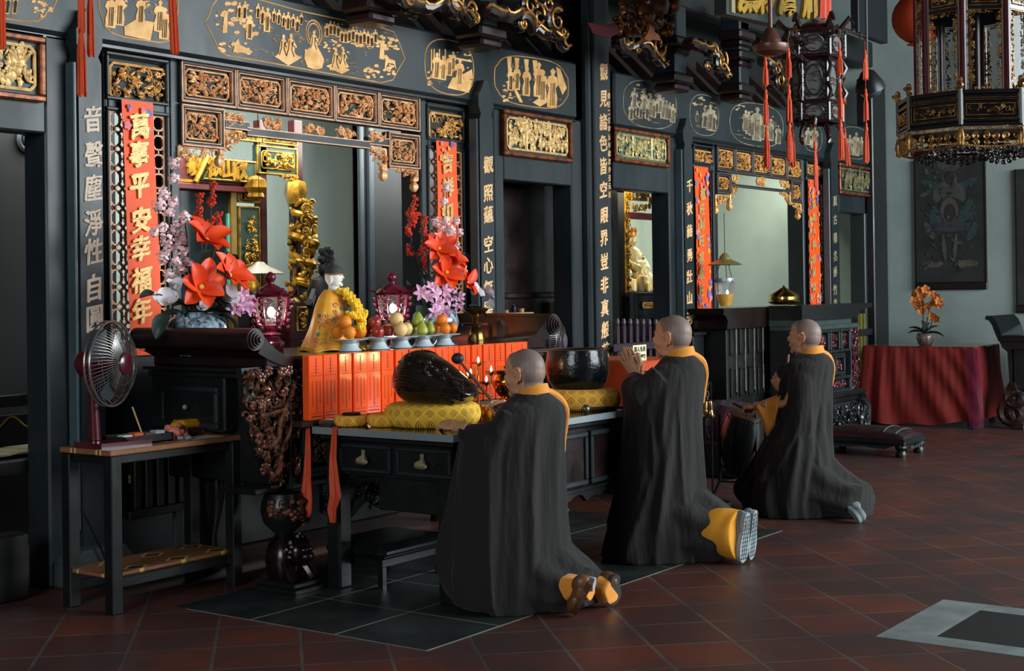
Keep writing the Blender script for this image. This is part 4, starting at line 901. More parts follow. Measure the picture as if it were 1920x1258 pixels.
for k, (kind, r, m, pxs, lab, nm) in enumerate(specs):
    pc_ = [656, 709, 752, 793, 832][k]
    X, Y = plate(pc_, ['leftmost white footed plate, carrying four oranges beside the statue', 'white footed plate carrying the red apples', 'white footed plate carrying the round pale yellow pears', 'white footed plate carrying the green pears', 'rightmost white footed plate, carrying oranges beside the brass stand'][k])
    z = AT+.068; wh = {'orange': 1.55, 'apple': 1.5, 'nashi': 1.5, 'pear': 1.6}[kind]
    for j, (px, dy) in enumerate(zip(pxs, (0.0, .045, -.045, .03))):
        yy = Y+dy; xx = F(px, 640, yy)[0]; zz = z+(r*wh if j == 0 else .004)
        lab_ = nm+[' on top of its pile on the ', ' at the left of its pile on the ', ' at the front of its pile on the ', ' at the right of its pile on the '][j]+['leftmost fruit plate', 'second fruit plate', 'middle fruit plate', 'fourth fruit plate', 'rightmost fruit plate'][k]
        fruit(kind, xx, yy, zz, r*(1.05 if j == 0 else 1), lab_, m, k*10+j, 'fruit piled on the '+lab)
sw = MB(); X, Z = F(680, 652, 5.60); rnd = random.Random(2)
for i in range(14): sw.ell((X+rnd.uniform(-.03, .03), 5.60+rnd.uniform(-.02, .02), AT+rnd.uniform(.006, .03)), (.016, .012, .008), 6, 4, Matrix.Rotation(rnd.uniform(0, 3), 3, 'X'))
tag(obj('gold_offering_dish', sw, GOLDY), 'small crinkled golden offering between the orange plate and the apple plate', 'offering')
# ---- brass stand with two trays
bs_ = thing('brass_offering_stand', 'tarnished brass two-tier offering stand right of the last fruit plate', 'stand', (F(893, 640, 5.66)[0], 5.66, AT)); X = bs_.location.x
b = MB(); b.lathe([(.055, 0), (.058, .015), (.05, .06), (.045, .075), (.036, .09), (.03, .1), (.028, .105)], (X, 5.66, AT), 24, rib=8, ra=.03); obj('foot', b, mat('old_brass', '#94743f', .25, .9, vs=14, col2='#5a4022'), bs_)
b = MB(); b.lathe([(.02, .10), (.09, .115), (.096, .13), (.085, .125), (.02, .12), (.022, .16), (.03, .17), (.018, .18)], (X, 5.66, AT), 28); obj('lower_tray', b, MATS['old_brass'], bs_)
b = MB(); b.lathe([(.015, .17), (.03, .19), (.07, .205), (.082, .22), (.088, .228), (.07, .218), (.003, .205)], (X, 5.66, AT), 28, rib=12, ra=.03); obj('upper_tray', b, MATS['old_brass'], bs_)
# ---- red lanterns
LRED = mat('burgundy_lantern', '#6d1830', .3, var=.35, vs=12, coat=.3)
def lantern(px, Y, label, s=1., zoff=0.):
    X = F(px, 600, Y)[0]; t = thing('altar_lantern', label, 'lantern', (X, Y, AT), group='burgundy electric lanterns on the altar')
    c = (X, Y, AT); b = MB(); b.lathe([(.07*s, .03*s), (.075*s, .05*s), (.055*s, .065*s), (.045*s, .09*s), (.06*s, .10*s), (.03*s, .115*s), (.035*s, .14*s)], c, 24, rib=8, ra=.06)
    for i in range(4): a = i*PI/2+.4; b.box(X+.06*math.cos(a)-.012, X+.06*math.cos(a)+.012, Y+.06*math.sin(a)-.012, Y+.06*math.sin(a)+.012, AT, AT+.04)
    obj('foot', b, LRED, t)
    fr = MB(); gl = MB(); fg = MB()
    for i in range(6):
        a0, a1 = i*PI/3+.25, (i+1)*PI/3+.25
        def Q(a, z): r = (.078+.028*(z-.15)/.19)*s; return Vector((X+r*math.cos(a), Y+r*math.sin(a), AT+z*s))
        A, B_, C_, D = Q(a0, .15), Q(a1, .15), Q(a1, .33), Q(a0, .33)
        fr.tube([A, D], .010*s, 6); fr.tube([A, B_], .009*s, 6); fr.tube([D, C_], .010*s, 6)
        q = 1.0
        gl.add([A*1, B_*1, C_*1, D*1], [(0, 1, 2, 3)])
        for k in range(8):
            rnd = random.Random(i*20+k); u, v = rnd.uniform(.15, .85), rnd.choice((.1, .2, .8, .9, .5)); 
            if v == .5: u = rnd.choice((.14, .86))
            p = (A.lerp(B_, u)).lerp(D.lerp(C_, u), v); out = (p-Vector((X, Y, p.z))).normalized()*.004
            tx = (B_-A).normalized(); fg.tube([p+out+tx*.014*math.cos(w)+Vector((0, 0, .016*math.sin(w))) for w in [j*.8 for j in range(8)]], .0028, 4)
        e = Q(a0, .345); o_ = (e-Vector((X, Y, e.z))).normalized()
        for k in range(5): p = Q(a0, .30-.04*k)+o_*(.02+.006*math.sin(k*2)); fr.ell(p, (.014*s, .014*s, .018*s), 6, 4)
        fr.tube([e, e+o_*.03+Vector((0, 0, .005)), e+o_*.045+Vector((0, 0, .03))], [.009, .008, .004], 5)
    obj('frame', fr, LRED, t); obj('fretwork', fg, LRED, t); obj('pane', gl, mat('frosted_pane', '#dfe6ea', .25, var=0, trans=.9, alpha=.35), t, smooth=0)
    rf = MB(); rf.lathe([(.12*s, .335*s), (.10*s, .355*s), (.05*s, .385*s), (.02*s, .40*s), (.018*s, .41*s), (.03*s, .425*s), (.034*s, .44*s), (.026*s, .46*s), (.006*s, .472*s)], c, 18); obj('roof', rf, LRED, t)
    bl = MB(); bl.ell((X, Y, AT+.235*s), (.020*s, .020*s, .03*s), 10, 8); obj('bulb', bl, mat('lit_bulb', '#fff4e0', .4, var=0, emit=22.), t)
    l = bpy.data.lights.new('lantern_bulb', 'POINT'); l.energy = 2.2; l.color = (1, .93, .82); l.shadow_soft_size = .025; lo = bpy.data.objects.new('lantern_bulb_light', l); COL.objects.link(lo); lo.location = (X-.03, Y-.04, AT+.235*s)
    return t
lantern(508, 6.12, 'burgundy lantern with lit bulb left of the white-faced statue')
lantern(736, 6.20, 'burgundy lantern with lit bulb right of the white-faced statue, above the pale pears')
cd = MB(); X, Z = F(498, 668, 5.72); cd.lathe([(.010, 0), (.010, .035), (.003, .038)], (X, 5.72, AT), 10); cdo = tag(obj('tealight', cd, mat('wax', '#e8d9c0', .5)), 'tiny lit candle on the altar below the left lantern', 'candle')
FLAME = mat('flame', '#ffc98a', .5, var=0, emit=30.)
cf = MB(); cf.lathe([(.002, .038), (.006, .046), (.004, .058), (.001, .066)], (X, 5.72, AT), 8); obj('flame', cf, FLAME, cdo)
# ---- white-faced statue in an orange cape
Yb = 5.80; X, _ = F(622, 600, Yb); stt = thing('seated_statue', 'white-faced seated statue in an embroidered orange cape with yellow garlands', 'statue', (X, Yb, AT))
hd = MB(); D = Vector((.35, -.94, 0)); S_ = Vector((.94, .35, 0)); H = Vector((X+.012, Yb-.01, AT+.437))
Mh = Matrix((S_, -D, Vector((0, 0, 1)))).transposed()
hd.ell(H, (.048, .055, .062), 20, 16, Mh); hd.ell(H+D*.012-Vector((0, 0, .035)), (.036, .036, .032), 14, 10, Mh); hd.tube([H-Vector((0, 0, .04)), H-Vector((0, 0, .11))], [.03, .042], 14)
hd.tube([H+D*.052+Vector((0, 0, .010)), H+D*.062-Vector((0, 0, .012))], [.004, .0085], 8); hd.ell(H+D*.046-Vector((0, 0, .048)), (.014, .012, .012), 8, 6, Mh)
for sg in (-1, 1): hd.ell(H+S_*sg*.049-Vector((0, 0, .018))-D*.004, (.007, .014, .034), 8, 8, Mh)
m2 = remesh(hd, .0042, 5); obj('head', m2, mat('white_porcelain_face', '#e7e4dd', .35, var=.04), stt)
fe = MB()
for sg in (-1, 1):
    fe.cur = 0; fe.tube([H+S_*sg*(.010+.006*i)+D*(.0545-.0016*i*(1+i*.5))+Vector((0, 0, .006+.002*math.sin(i*1.05))) for i in range(4)], .0016, 5)
    fe.tube([H+S_*sg*(.008+.007*i)+D*(.055-.0016*i*(1+i*.5))+Vector((0, 0, .019+.004*math.sin(i*1.0))) for i in range(4)], .0014, 5)
fe.cur = 1; fe.ell(H+D*.052-Vector((0, 0, .030)), (.010, .004, .0045), 8, 5, Mh)
obj('painted_features', fe, [mat('painted_brow', '#2a2626', .6), mat('painted_lip', '#b1594f', .5)], stt)
hr = MB(); hr.lathe([(.0, .0), (.051, .012), (.054, .03), (.046, .05), (.028, .066), (.022, .07), (.024, .085), (.018, .10), (.003, .108)], H, 20); obj('hair', hr, mat('painted_hair', '#3f3d3d', .7, bump=.4, bs=120), stt)
hb = MB(); hb.tube([H+Vector((.0535*math.cos(a), .0535*math.sin(a), .016)) for a in [i*2*PI/24 for i in range(24)]], .005, 6, closed=True); obj('hairband', hb, mat('copper_band', '#b88460', .4, .5), stt)
cp_ = MB()
def cape(u, v):
    a = 2*PI*u; r = [.042, .085, .108, .122, .138, .165, .195][min(6, int(v*6))]; q = v*6-int(v*6); r2 = [.042, .085, .108, .122, .138, .165, .195, .195][min(7, int(v*6)+1)]
    r = r+(r2-r)*q; r *= 1+.05*v*math.sin(7*a+3*v)+.03*v*math.sin(13*a)
    return (X-.01*v+r*math.cos(a), Yb+.78*r*math.sin(a), AT+.358*(1-v**1.15)+.004+.006*v*math.sin(5*a))
cp_.grid(cape, 64, 26, cu=True); obj('cape', cp_, mat('orange_silk', '#f6ab36', .42, var=.18, vs=7, col2='#de8f26', sheen=.2), stt)
em = MB(); rnd = random.Random(12)
for i in range(46):
    u = rnd.uniform(.52, .95); v = rnd.uniform(.30, .95); p = Vector(cape(u, v)); q = Vector(cape(u+.01, v)); c = Vector((X, Yb, p.z)); n_ = (p-c).normalized(); tx = (q-p).normalized(); em.cur = i % 4
    if i % 2:
        for j in range(5): a = 2*PI*j/5; em.ell(p+n_*.003+tx*.009*math.cos(a)+Vector((0, 0, .009*math.sin(a))), (.006, .006, .006), 5, 4)
    else: em.tube([p+n_*.004+tx*.022*math.cos(w)*(1-w/8)+Vector((0, 0, .02*math.sin(w)*(1-w/8))) for w in [j*.6 for j in range(10)]], .0022, 4)
for i in range(120):
    u = i/120; p = Vector(cape(u, .97)); em.cur = 3; em.ell((p.x, p.y, p.z+.004), (.007, .007, .004), 5, 3)
obj('embroidery', em, [mat('thread_pink', '#df7f86', .6), mat('thread_green', '#4f9c78', .6), mat('thread_rose', '#d8965f', .6), mat('thread_gold', '#e3bb45', .45)], stt)
ga = MB(); rnd = random.Random(3)
def strand(p0, p1, sag, n, r):
    for i in range(n):
        u = i/(n-1); p = Vector(p0).lerp(Vector(p1), u)+D*sag*math.sin(PI*u)
        for j in range(7): a = j*.9; ga.ell(p+Vector((rnd.uniform(-r, r)*.55, rnd.uniform(-r, r)*.55, rnd.uniform(-r, r)*.55)), r*.55, 6, 4)
for k, off in enumerate((-.055, -.018, .02, .055)):
    a = H+S_*(off*.7)+D*.055-Vector((0, 0, .085)); b = H+S_*(.02+off*.8)+D*.16-Vector((0, 0, .235)); strand(a, b, .02, 15, .023)
strand(H+S_*.02+D*.17-Vector((0, 0, .225)), H+S_*.0+D*.16-Vector((0, 0, .30)), .0, 7, .03); strand(H+S_*-.09+D*.13-Vector((0, 0, .22)), H+S_*.03+D*.17-Vector((0, 0, .26)), .02, 9, .024)
obj('garland', ga, mat('marigold_yellow', '#f2c21f', .6, var=.15, vs=30), stt)
rd = MB(); rd.tube([H+S_*-.02+D*.155-Vector((0, 0, .228)), H+S_*.05+D*.165-Vector((0, 0, .215))], .014, 8); obj('garland_tie', rd, mat('red_thread', '#b03024', .6), stt)
# ---- flower arrangements in blue vases
OPET = mat('orange_red_petal', '#f2501f', .45, var=.2, vs=10, col2='#dc3a16'); PINK = mat('pink_blossom', '#ffe6e6', .6, var=.06, vs=30, col2='#fbd0d4'); LIL = mat('lilac_petal', '#e6b3cf', .5, var=.2, vs=16, col2='#c78ab4'); WHT = mat('white_petal', '#e8e2e4', .5, var=.1, vs=20, col2='#cdbfc9')
LEAF = mat('dark_leaf', '#30423a', .45, var=.4, vs=8); BERRY = mat('red_berry', '#e2402a', .3, var=.3, vs=40); TWIG = mat('twig', '#43302a', .8); STAM = mat('stamen_yellow', '#f0b54a', .6)
VASE = mat('blue_white_vase', '#23344a', .2, var=.2, vs=26, col2='#a9b9c6', coat=.5, detail=2.)
def petal(mb, c, d, up, L_, W_, curl=.4, cup=.35):
    d = d.normalized(); s_ = d.cross(up).normalized(); n_ = s_.cross(d)
    def f(u, v):
        a = (u-.5)*2; w = W_*(math.sin(PI*min(.93, .10+v*.86))**.75)*(1 if v < .97 else .45); return c+d*(L_*v*(1-.12*v))+s_*a*w+n_*(L_*(-curl*v*v+cup*v)+abs(a)**2*w*.45)
    mb.grid(f, 5, 8); k = MB(); k.grid(lambda u, v: f(1-u, v)-n_*.002, 5, 8); merge(mb, k)
def bloom(c, r, face, n, m, t, name, seed, cup=.5, wid=.38, rows=1):
    rnd = random.Random(seed); face = Vector(face).normalized(); a0 = rnd.uniform(0, 6); ax = face.orthogonal().normalized(); ay = face.cross(ax); mb = MB(); mb.cur = 0
    for q in range(rows):
        for i in range(n):
            a = a0+2*PI*i/n+q*.5; d = (ax*math.cos(a)+ay*math.sin(a))*(1-.25*q)+face*(.30+.5*q+rnd.uniform(-.25, .35)); petal(mb, Vector(c), d, face, r*(1-.12*q)*rnd.uniform(.9, 1.1), r*wid, .35, cup)
    mb.cur = 1; mb.ell(Vector(c)+face*r*.12, (r*.085,)*3, 7, 5)
    o = obj(name, mb, [m, STAM], t); 
    return o
def pom(c, r, t, seed):
    rnd = random.Random(seed); mb = MB()
    for i in range(44):
        d = Vector((rnd.gauss(0, 1), rnd.gauss(0, 1), rnd.gauss(0, 1))).normalized(); M = d.to_track_quat('Z', 'Y').to_matrix() @ Matrix.Rotation(rnd.uniform(-.9, .9), 3, 'X'); mb.ell(Vector(c)+d*r*rnd.uniform(.55, 1.05), (r*.36, r*.27, r*.07), 6, 4, M)
    obj('pink_blossom', mb, PINK, t)
def leaf(mb, c, d, L_, W_): petal(mb, Vector(c), Vector(d), Vector((0, -.3, 1)), L_, W_, .5, .2)
def arrange(label, vpx, vY, vr, blossoms, orange, white, lilac, berries, leaves, twigs):
    X = F(vpx, 600, vY)[0]; t = thing('flower_arrangement', label, 'flowers', (X, vY, AT), group='silk flower arrangements on the altar')
    v = MB(); s = vr; v.lathe([(s*.55, 0), (s*.62, .02), (s*.95, .07), (s*1.05, .13), (s*.95, .19), (s*.7, .225), (s*.66, .235), (s*.74, .245), (s*.6, .24), (s*.5, .2), (.01, .15)], (X, vY, AT), 32); obj('vase', v, VASE, t)
    def pt(px, py, dy=0.): x, z = F(px, py, vY+dy); return Vector((x, vY+dy, z))
    base = Vector((X, vY, AT+.22)); tw = MB(); rnd = random.Random(int(vpx))
    for pth in twigs:
        pts = [base]+[pt(*p) for p in pth]; q = []
        for i in range(len(pts)-1):
            for k in range(4): q.append(pts[i].lerp(pts[i+1], k/4)+Vector((rnd.uniform(-.006, .006), rnd.uniform(-.01, .01), 0)))
        q.append(pts[-1]); tw.tube(q, [.007*(1-.6*i/len(q)) for i in range(len(q))], 5)
    obj('twigs', tw, TWIG, t)
    for i, (x, y, r) in enumerate(blossoms): pom(pt(x, y, rnd.uniform(-.08, .02)), r, t, i)
    for i, (x, y, r, f) in enumerate(orange): bloom(pt(x, y, -.12), r*1.2, (f[0]-.25, f[1]-.2, f[2]+.15), 7, OPET, t, 'orange_magnolia', 100+i, .42, .27, 1)
    for i, (x, y, r, f) in enumerate(white): bloom(pt(x, y, -.12), r, f, 5, WHT, t, 'white_magnolia', 200+i, .9, .5)
    for i, (x, y, r) in enumerate(lilac): bloom(pt(x, y, -.13+rnd.uniform(-.02, .02)), r, (rnd.uniform(-.8, .2), -1, rnd.uniform(-.2, .6)), 6, LIL, t, 'lilac_lily', 300+i, .3, .22)
    for pth in berries:
        bm_ = MB(); tw2 = MB(); pts = [pt(x, y, .02) for x, y in pth]; q = []
        for i in range(len(pts)-1):
            for k in range(10): q.append(pts[i].lerp(pts[i+1], k/10))
        for p in q:
            for j in range(3): bm_.ell(p+Vector((rnd.uniform(-.018, .018), rnd.uniform(-.018, .018), rnd.uniform(-.012, .012))), .0095, 6, 4)
        obj('red_berries', bm_, BERRY, t)
    lm = MB()
    for (x, y, dx, dz, L_) in leaves: leaf(lm, pt(x, y, rnd.uniform(-.08, .06)), (dx, rnd.uniform(-.6, .1), dz), L_, L_*.28)
    for i in range(26): a = rnd.uniform(0, 2*PI); leaf(lm, base+Vector((.05*math.cos(a), .05*math.sin(a), rnd.uniform(-.02, .12))), (math.cos(a), math.sin(a)-.3, rnd.uniform(-.5, .9)), rnd.uniform(.10, .2), .045)
    obj('leaves', lm, LEAF, t)
    return t
arrange('silk flowers with pink blossom branches and orange magnolias in a blue vase, at left', 368, 6.12, .17,
  [(326, 306, .036), (325, 335, .034), (308, 363, .036), (300, 384, .042), (325, 378, .036), (318, 398, .03), (346, 407, .036), (333, 420, .036), (304, 428, .036), (290, 435, .028), (313, 450, .036), (337, 446, .04), (336, 464, .04), (306, 482, .036), (349, 492, .036), (338, 505, .034), (318, 515, .034), (383, 497, .038), (330, 490, .03), (345, 470, .03), (316, 466, .03), (325, 430, .028)],
  [(383, 455, .15, (.3, -.6, .7)), (375, 540, .155, (-.2, -1, .25)), (425, 520, .15, (.4, -.8, .5))],
  [(312, 570, .085, (-.5, -.6, .6)), (329, 545, .07, (-.2, -.4, .9)), (371, 577, .075, (.0, -.9, .4)), (416, 560, .09, (.1, -.9, .4))],
  [(438, 562, .07), (452, 575, .07), (462, 562, .06), (440, 580, .065), (466, 580, .055), (455, 550, .05)],
  [[(374, 365), (372, 400), (370, 440)], [(400, 345), (398, 372), (396, 385)], [(395, 410), (388, 440), (384, 455)], [(408, 402), (410, 430), (414, 450)]],
  [(300, 560, -.8, .3, .16), (310, 590, -.6, -.6, .16), (345, 595, .1, -.8, .17), (420, 590, .6, -.5, .15), (372, 500, .3, .6, .14), (350, 470, -.6, .4, .13), (420, 480, .9, .1, .13), (430, 545, .8, -.3, .12)],
  [[(345, 500), (320, 430), (325, 310)], [(340, 510), (300, 470), (298, 385)], [(380, 480), (395, 420), (400, 340)], [(375, 470), (372, 370)], [(400, 480), (408, 400)], [(360, 520), (345, 410)]])
arrange('silk flowers with red berry branches and orange magnolias in a blue vase, at right', 816, 6.10, .155,
  [(837, 352, .036), (832, 378, .03), (818, 416, .034), (836, 415, .036), (856, 415, .034), (830, 430, .032), (845, 432, .036), (838, 442, .034), (815, 445, .034), (826, 450, .034), (842, 455, .036), (855, 460, .032), (862, 436, .03), (858, 478, .028), (868, 500, .028)],
  [(822, 468, .13, (-.4, -.8, .4)), (835, 512, .15, (-.3, -1, .2)), (848, 488, .11, (.4, -.7, .5)), (872, 532, .12, (.5, -.8, .2))],
  [(884, 550, .085, (.2, -.8, .5)), (905, 555, .085, (.5, -.6, .5)), (912, 572, .06, (.6, -.5, .2))],
  [(790, 548, .07), (800, 558, .07), (815, 552, .07), (832, 545, .065), (836, 560, .07), (848, 556, .06), (820, 568, .065), (814, 588, .07), (832, 584, .07), (858, 572, .055), (808, 540, .06), (845, 540, .05), (862, 555, .05)],
  [[(780, 368), (772, 395), (766, 405)], [(776, 400), (764, 430), (768, 440)], [(782, 400), (775, 425)], [(796, 405), (792, 440)], [(800, 440), (785, 480)], [(766, 462), (770, 480)], [(800, 455), (795, 490), (800, 505)], [(806, 440), (800, 462)]],
  [(775, 540, -.9, .5, .14), (790, 575, -.7, -.4, .15), (880, 575, .8, -.2, .16), (900, 585, .9, -.5, .14), (860, 480, .9, .2, .12), (800, 530, -.6, .6, .14)],
  [[(800, 530), (770, 460), (766, 410), (780, 370)], [(805, 520), (795, 440), (796, 405)], [(815, 520), (838, 420), (838, 350)], [(830, 520), (856, 440), (857, 415)], [(800, 520), (785, 480), (766, 462)]])
# ================================================================== FRONT TABLE with the wooden fish, the bowl and the candle stand
TX0, TX1, TY0, TY1 = 5.655, 7.53, 4.43, 5.38
tab = thing('offering_table', 'black lacquered front table with steel-edged top and two shell-pull drawers', 'table', ((TX0+TX1)/2, (TY0+TY1)/2, 0))
b = MB(); b.box(TX0, TX1, TY0, TY1, .838, TT, .004); obj('top', b, mat('dark_glass_top', '#1a1a17', .08, var=.2, coat=.5), tab)
b = MB()
for a in ((TX0-.008, TX0, TY0-.008, TY1+.008), (TX1, TX1+.008, TY0-.008, TY1+.008), (TX0, TX1, TY0-.008, TY0), (TX0, TX1, TY1, TY1+.008)): b.box(*a, .836, .8735, .001)
obj('steel_edge', b, CHROME, tab)
zd1 = F(690, 830, 4.9)[1]
b = MB(); b.box(TX0+.05, TX1-.05, TY0+.064, TY1-.05, .62, .838, .006); b.box(TX0+.03, TX1-.03, TY0+.03, TY1-.03, .80, .838, .01); obj('apron', b, LAC, tab)
for x, y in ((TX0+.09, TY0+.09), (TX0+.09, TY1-.09), (TX1-.09, TY0+.09), (TX1-.09, TY1-.09)):
    b = MB(); b.box(x-.05, x+.05, y-.05, y+.05, 0, .80, .012); obj('leg', b, LAC, tab)
BRS2 = mat('dull_brass_pull', '#b5aa88', .3, .6, vs=20)
for k in range(2):
    y1 = TY1-.15-k*.40; y0 = y1-.36
    d = MB(); d.box(TX0+.035, TX0+.06, y0, y1, .645, .79, .006); dr = obj('drawer', d, LAC, tab)
    f_ = MB(); f_.M = Matrix.Translation((TX0+.035, 0, 0)) @ Matrix.Rotation(-PI/2, 4, 'Z'); f_.frame(-y1, -y0, .645, .79, .018, -.01, .004, .004); obj('drawer_frame', f_, LACB, dr)
    h = MB(); yc = (y0+y1)/2
    for i in range(9):
        a = PI*(i+.5)/9; h.tube([(TX0+.03, yc, .735), (TX0+.005, yc-.028*math.cos(a), .715-.02*math.sin(a)), (TX0+.012, yc-.042*math.cos(a), .69-.012*math.sin(a)+.012)], [.008, .0105, .006], 5)
    h.box(TX0+.018, TX0+.03, yc-.012, yc+.012, .735, .765, .004); obj('shell_pull', h, BRS2, dr)
fp = MB(); pn = MB()
for k in range(4):
    x0 = TX0+.14+k*.40; fp.frame(x0, x0+.37, .47, .775, .03, TY0+.03, TY0+.06, .006); pn.box(x0+.03, x0+.34, TY0+.045, TY0+.06, .50, .745)
obj('front_panel_frame', fp, LACB, tab); obj('front_panel', pn, LACR, tab)
b = MB(); b.box(TX0+.06, TX1-.06, TY0+.062, TY1-.4, .45, .64, .006); b.box(TX0+.10, TX1-.06, TY0+.03, TY0+.07, .435, .46, .006); obj('front_body', b, LAC, tab)
b = MB(); P = [(TX0+.10, .445)]; n = 40
P += [(TX1-.08, .445)]
for i in range(n, -1, -1): x = TX0+.10+(TX1-.18-TX0)*i/n; P.append((x, .375+.028*abs(math.sin(i*PI/4))+(.02 if i % 8 < 4 else 0)))
b.prism(P, TY0+.035, TY0+.06); obj('scalloped_apron', b, LAC, tab)
# crocheted cushion covers
def crochet(name, c1, c2, f, R_):
    m = bpy.data.materials.new(name); m.use_nodes = True; N = m.node_tree.nodes; L = m.node_tree.links; bs = N['Principled BSDF']; tc = N.new('ShaderNodeTexCoord'); sp = N.new('ShaderNodeSeparateXYZ'); L.new(tc.outputs['Object'], sp.inputs[0])
    def M(op, a, b_=None):
        n = N.new('ShaderNodeMath'); n.operation = op
        for i, v in enumerate((a, b_)):
            if v is None: continue
            if isinstance(v, (int, float)): n.inputs[i].default_value = v
            else: L.new(v, n.inputs[i])
        return n.outputs[0]
    a = M('MULTIPLY', M('ARCTAN2', sp.outputs[1], sp.outputs[0]), R_)
    r2 = M('SQRT', M('ADD', M('MULTIPLY', sp.outputs[0], sp.outputs[0]), M('MULTIPLY', sp.outputs[1], sp.outputs[1])))
    h = M('SUBTRACT', sp.outputs[2], M('MULTIPLY', r2, .7))
    u, v = M('ADD', a, h), M('SUBTRACT', a, h)
    sm = M('MULTIPLY', M('SINE', M('MULTIPLY', u, f)), M('SINE', M('MULTIPLY', v, f)))
    lg_ = M('MULTIPLY', M('SINE', M('MULTIPLY', u, f/4.6)), M('SINE', M('MULTIPLY', v, f/4.6)))
    thr = M('ADD', M('MULTIPLY', M('GREATER_THAN', lg_, 0.), .3), .42); hole = M('MULTIPLY', M('GREATER_THAN', M('ABSOLUTE', sm), thr), M('GREATER_THAN', M('ABSOLUTE', lg_), .10))
    mx = N.new('ShaderNodeMix'); mx.data_type = 'RGBA'; L.new(hole, mx.inputs['Factor']); mx.inputs['A'].default_value = (*hexc(c1), 1); mx.inputs['B'].default_value = (*hexc(c2), 1); L.new(mx.outputs['Result'], bs.inputs['Base Color'])
    bp = N.new('ShaderNodeBump'); bp.invert = True; bp.inputs['Strength'].default_value = .6; bp.inputs['Distance'].default_value = .004; L.new(hole, bp.inputs['Height']); L.new(bp.outputs['Normal'], bs.inputs['Normal']); bs.inputs['Roughness'].default_value = .85
    return m
def cushion(name, label, c, R_, h, m, hole=None):
    t = MB(); prof = []
    for i in range(15):
        a = -PI/2+PI*i/14; prof.append((R_-h*.5+h*.5*abs(math.cos(a))**.8, h*.5+h*.5*math.sin(a)))
    prof = [(.01, .004)]+prof+[(R_*.3, h*.985), (.01, h*.96)]
    t.lathe(prof, c, 44, rib=22, ra=.004); o = obj(name, t, m); tag(o, label, 'cushion'); return o
CR1 = crochet('yellow_crochet', '#f2c23c', '#7a3c0c', 230, .25); CR2 = crochet('ochre_crochet', '#f2bb48', '#86400f', 230, .22); CR3 = crochet('small_crochet_red', '#f5c040', '#b2401a', 220, .1)
cushion('fish_cushion', 'big yellow crocheted cushion under the black wooden fish', (6.03, 4.86, TT), .262, .125, CR1)
cushion('bowl_cushion', 'ochre crocheted cushion under the black bowl', (7.27, 4.70, TT), .235, .125, CR2)
cushion('small_cushion', 'small round crocheted cushion with reddish holes and a black cap at the table corner', (5.80, 5.24, TT), .098, .058, CR3)
cushion('small_cushion', 'small plump orange-yellow crocheted cushion between the capped one and the big cushion', (5.865, 5.055, TT), .098, .07, crochet('small_crochet', '#f7bb3c', '#c9601c', 220, .1))
cb = MB(); cb.lathe([(.05, 0), (.052, .008), (.045, .014), (.01, .015)], (5.80, 5.24, TT+.058), 20); tag(obj('black_disc', cb, BLK), 'flat black disc lying on the capped small cushion', 'disc')
cb = MB(); cb.lathe([(.045, 0), (.055, .02), (.045, .035), (.01, .042)], (5.72, 5.335, TT), 16); tag(obj('metal_dish', cb, mat('grey_metal_dish', '#8b7c68', .3, .8)), 'little grey metal dish at the back corner of the front table', 'dish')
# the wooden fish
wf = thing('wooden_fish', 'black carved wooden fish drum resting on the yellow cushion', 'drum', (6.02, 4.86, TT+.125)); z0 = TT+.118
b = MB(); rings = []; n = 26
def fish(t, a):
    th = PI*t; top = .285*(math.sin(min(1, t/.33)*PI/2)**.55 if t < .33 else 1-(1-.30)*((t-.33)/.67)**1.25)
    w_ = .165*(math.sin(min(1, t/.35)*PI/2)**.5 if t < .35 else 1-.45*((t-.35)/.65)**1.4); bot = .10*(1-min(1, t/.25))**1.5+.05*max(0, t-.85)/.15
    if t > .93: w_ *= 1-.5*(t-.93)/.07; top = bot+(top-bot)*(1-.5*(t-.93)/.07)
    zc = (top+bot)/2; hz = max(.004, (top-bot)/2); c, s = math.cos(a), math.sin(a); e = .82
    return (6.02+w_*abs(c)**e*(1 if c >= 0 else -1), 4.86+.235-.52*t, z0+zc+hz*abs(s)**e*(1 if s >= 0 else -1))
for i in range(n+1): t = max(.004, i/n); rings.append([fish(t, 2*PI*k/32) for k in range(32)])
b.loft(rings); obj('body', b, mat('polished_black_wood', '#231b17', .22, var=.5, vs=5, coat=.5), wf)
c = MB(); rnd = random.Random(6)
def fn(t, a): p = Vector(fish(t, a)); q = Vector(fish(t, a+.02)); r = Vector(fish(min(1, t+.01), a)); return p, (q-p).cross(r-p).normalized()*-1
for i in range(9):
    for j in range(12):
        t, a = .18+.022*i, .9+.1*j+(.05 if i % 2 else 0); p, nn = fn(t, a); c.ell(p, (.011, .011, .006), 6, 4)
for k, (t, a, r) in enumerate([(.22, 2.6, .035), (.36, 2.3, .04), (.5, 2.5, .045), (.62, 2.3, .04), (.48, 1.5, .035), (.3, 1.9, .03), (.72, 2.5, .035)]):
    p, nn = fn(t, a); ax = nn.orthogonal().normalized(); ay = nn.cross(ax)
    c.tube([p+nn*.006+(ax*math.cos(w)+ay*math.sin(w))*r*(1-w/9) for w in [q*.35 for q in range(24)]], [.008*(1-.02*q) for q in range(24)], 5)
for k in range(9):
    a = 2.6+.09*k; c.tube([Vector(fn(t, a)[0])+fn(t, a)[1]*.003 for t in [.12+.05*q*(1+.05*k) for q in range(7)]], .005, 5)
for k in range(5): c.tube([Vector(fn(t, 3.3-.12*k)[0]) for t in [.62+.035*q for q in range(10)]], .009, 5)
for t, a, r in ((.55, 2.05, .016), (.60, 2.6, .013), (.66, 2.2, .014), (.7, 1.8, .018)): p, nn = fn(t, a); c.ell(p, r, 10, 7)
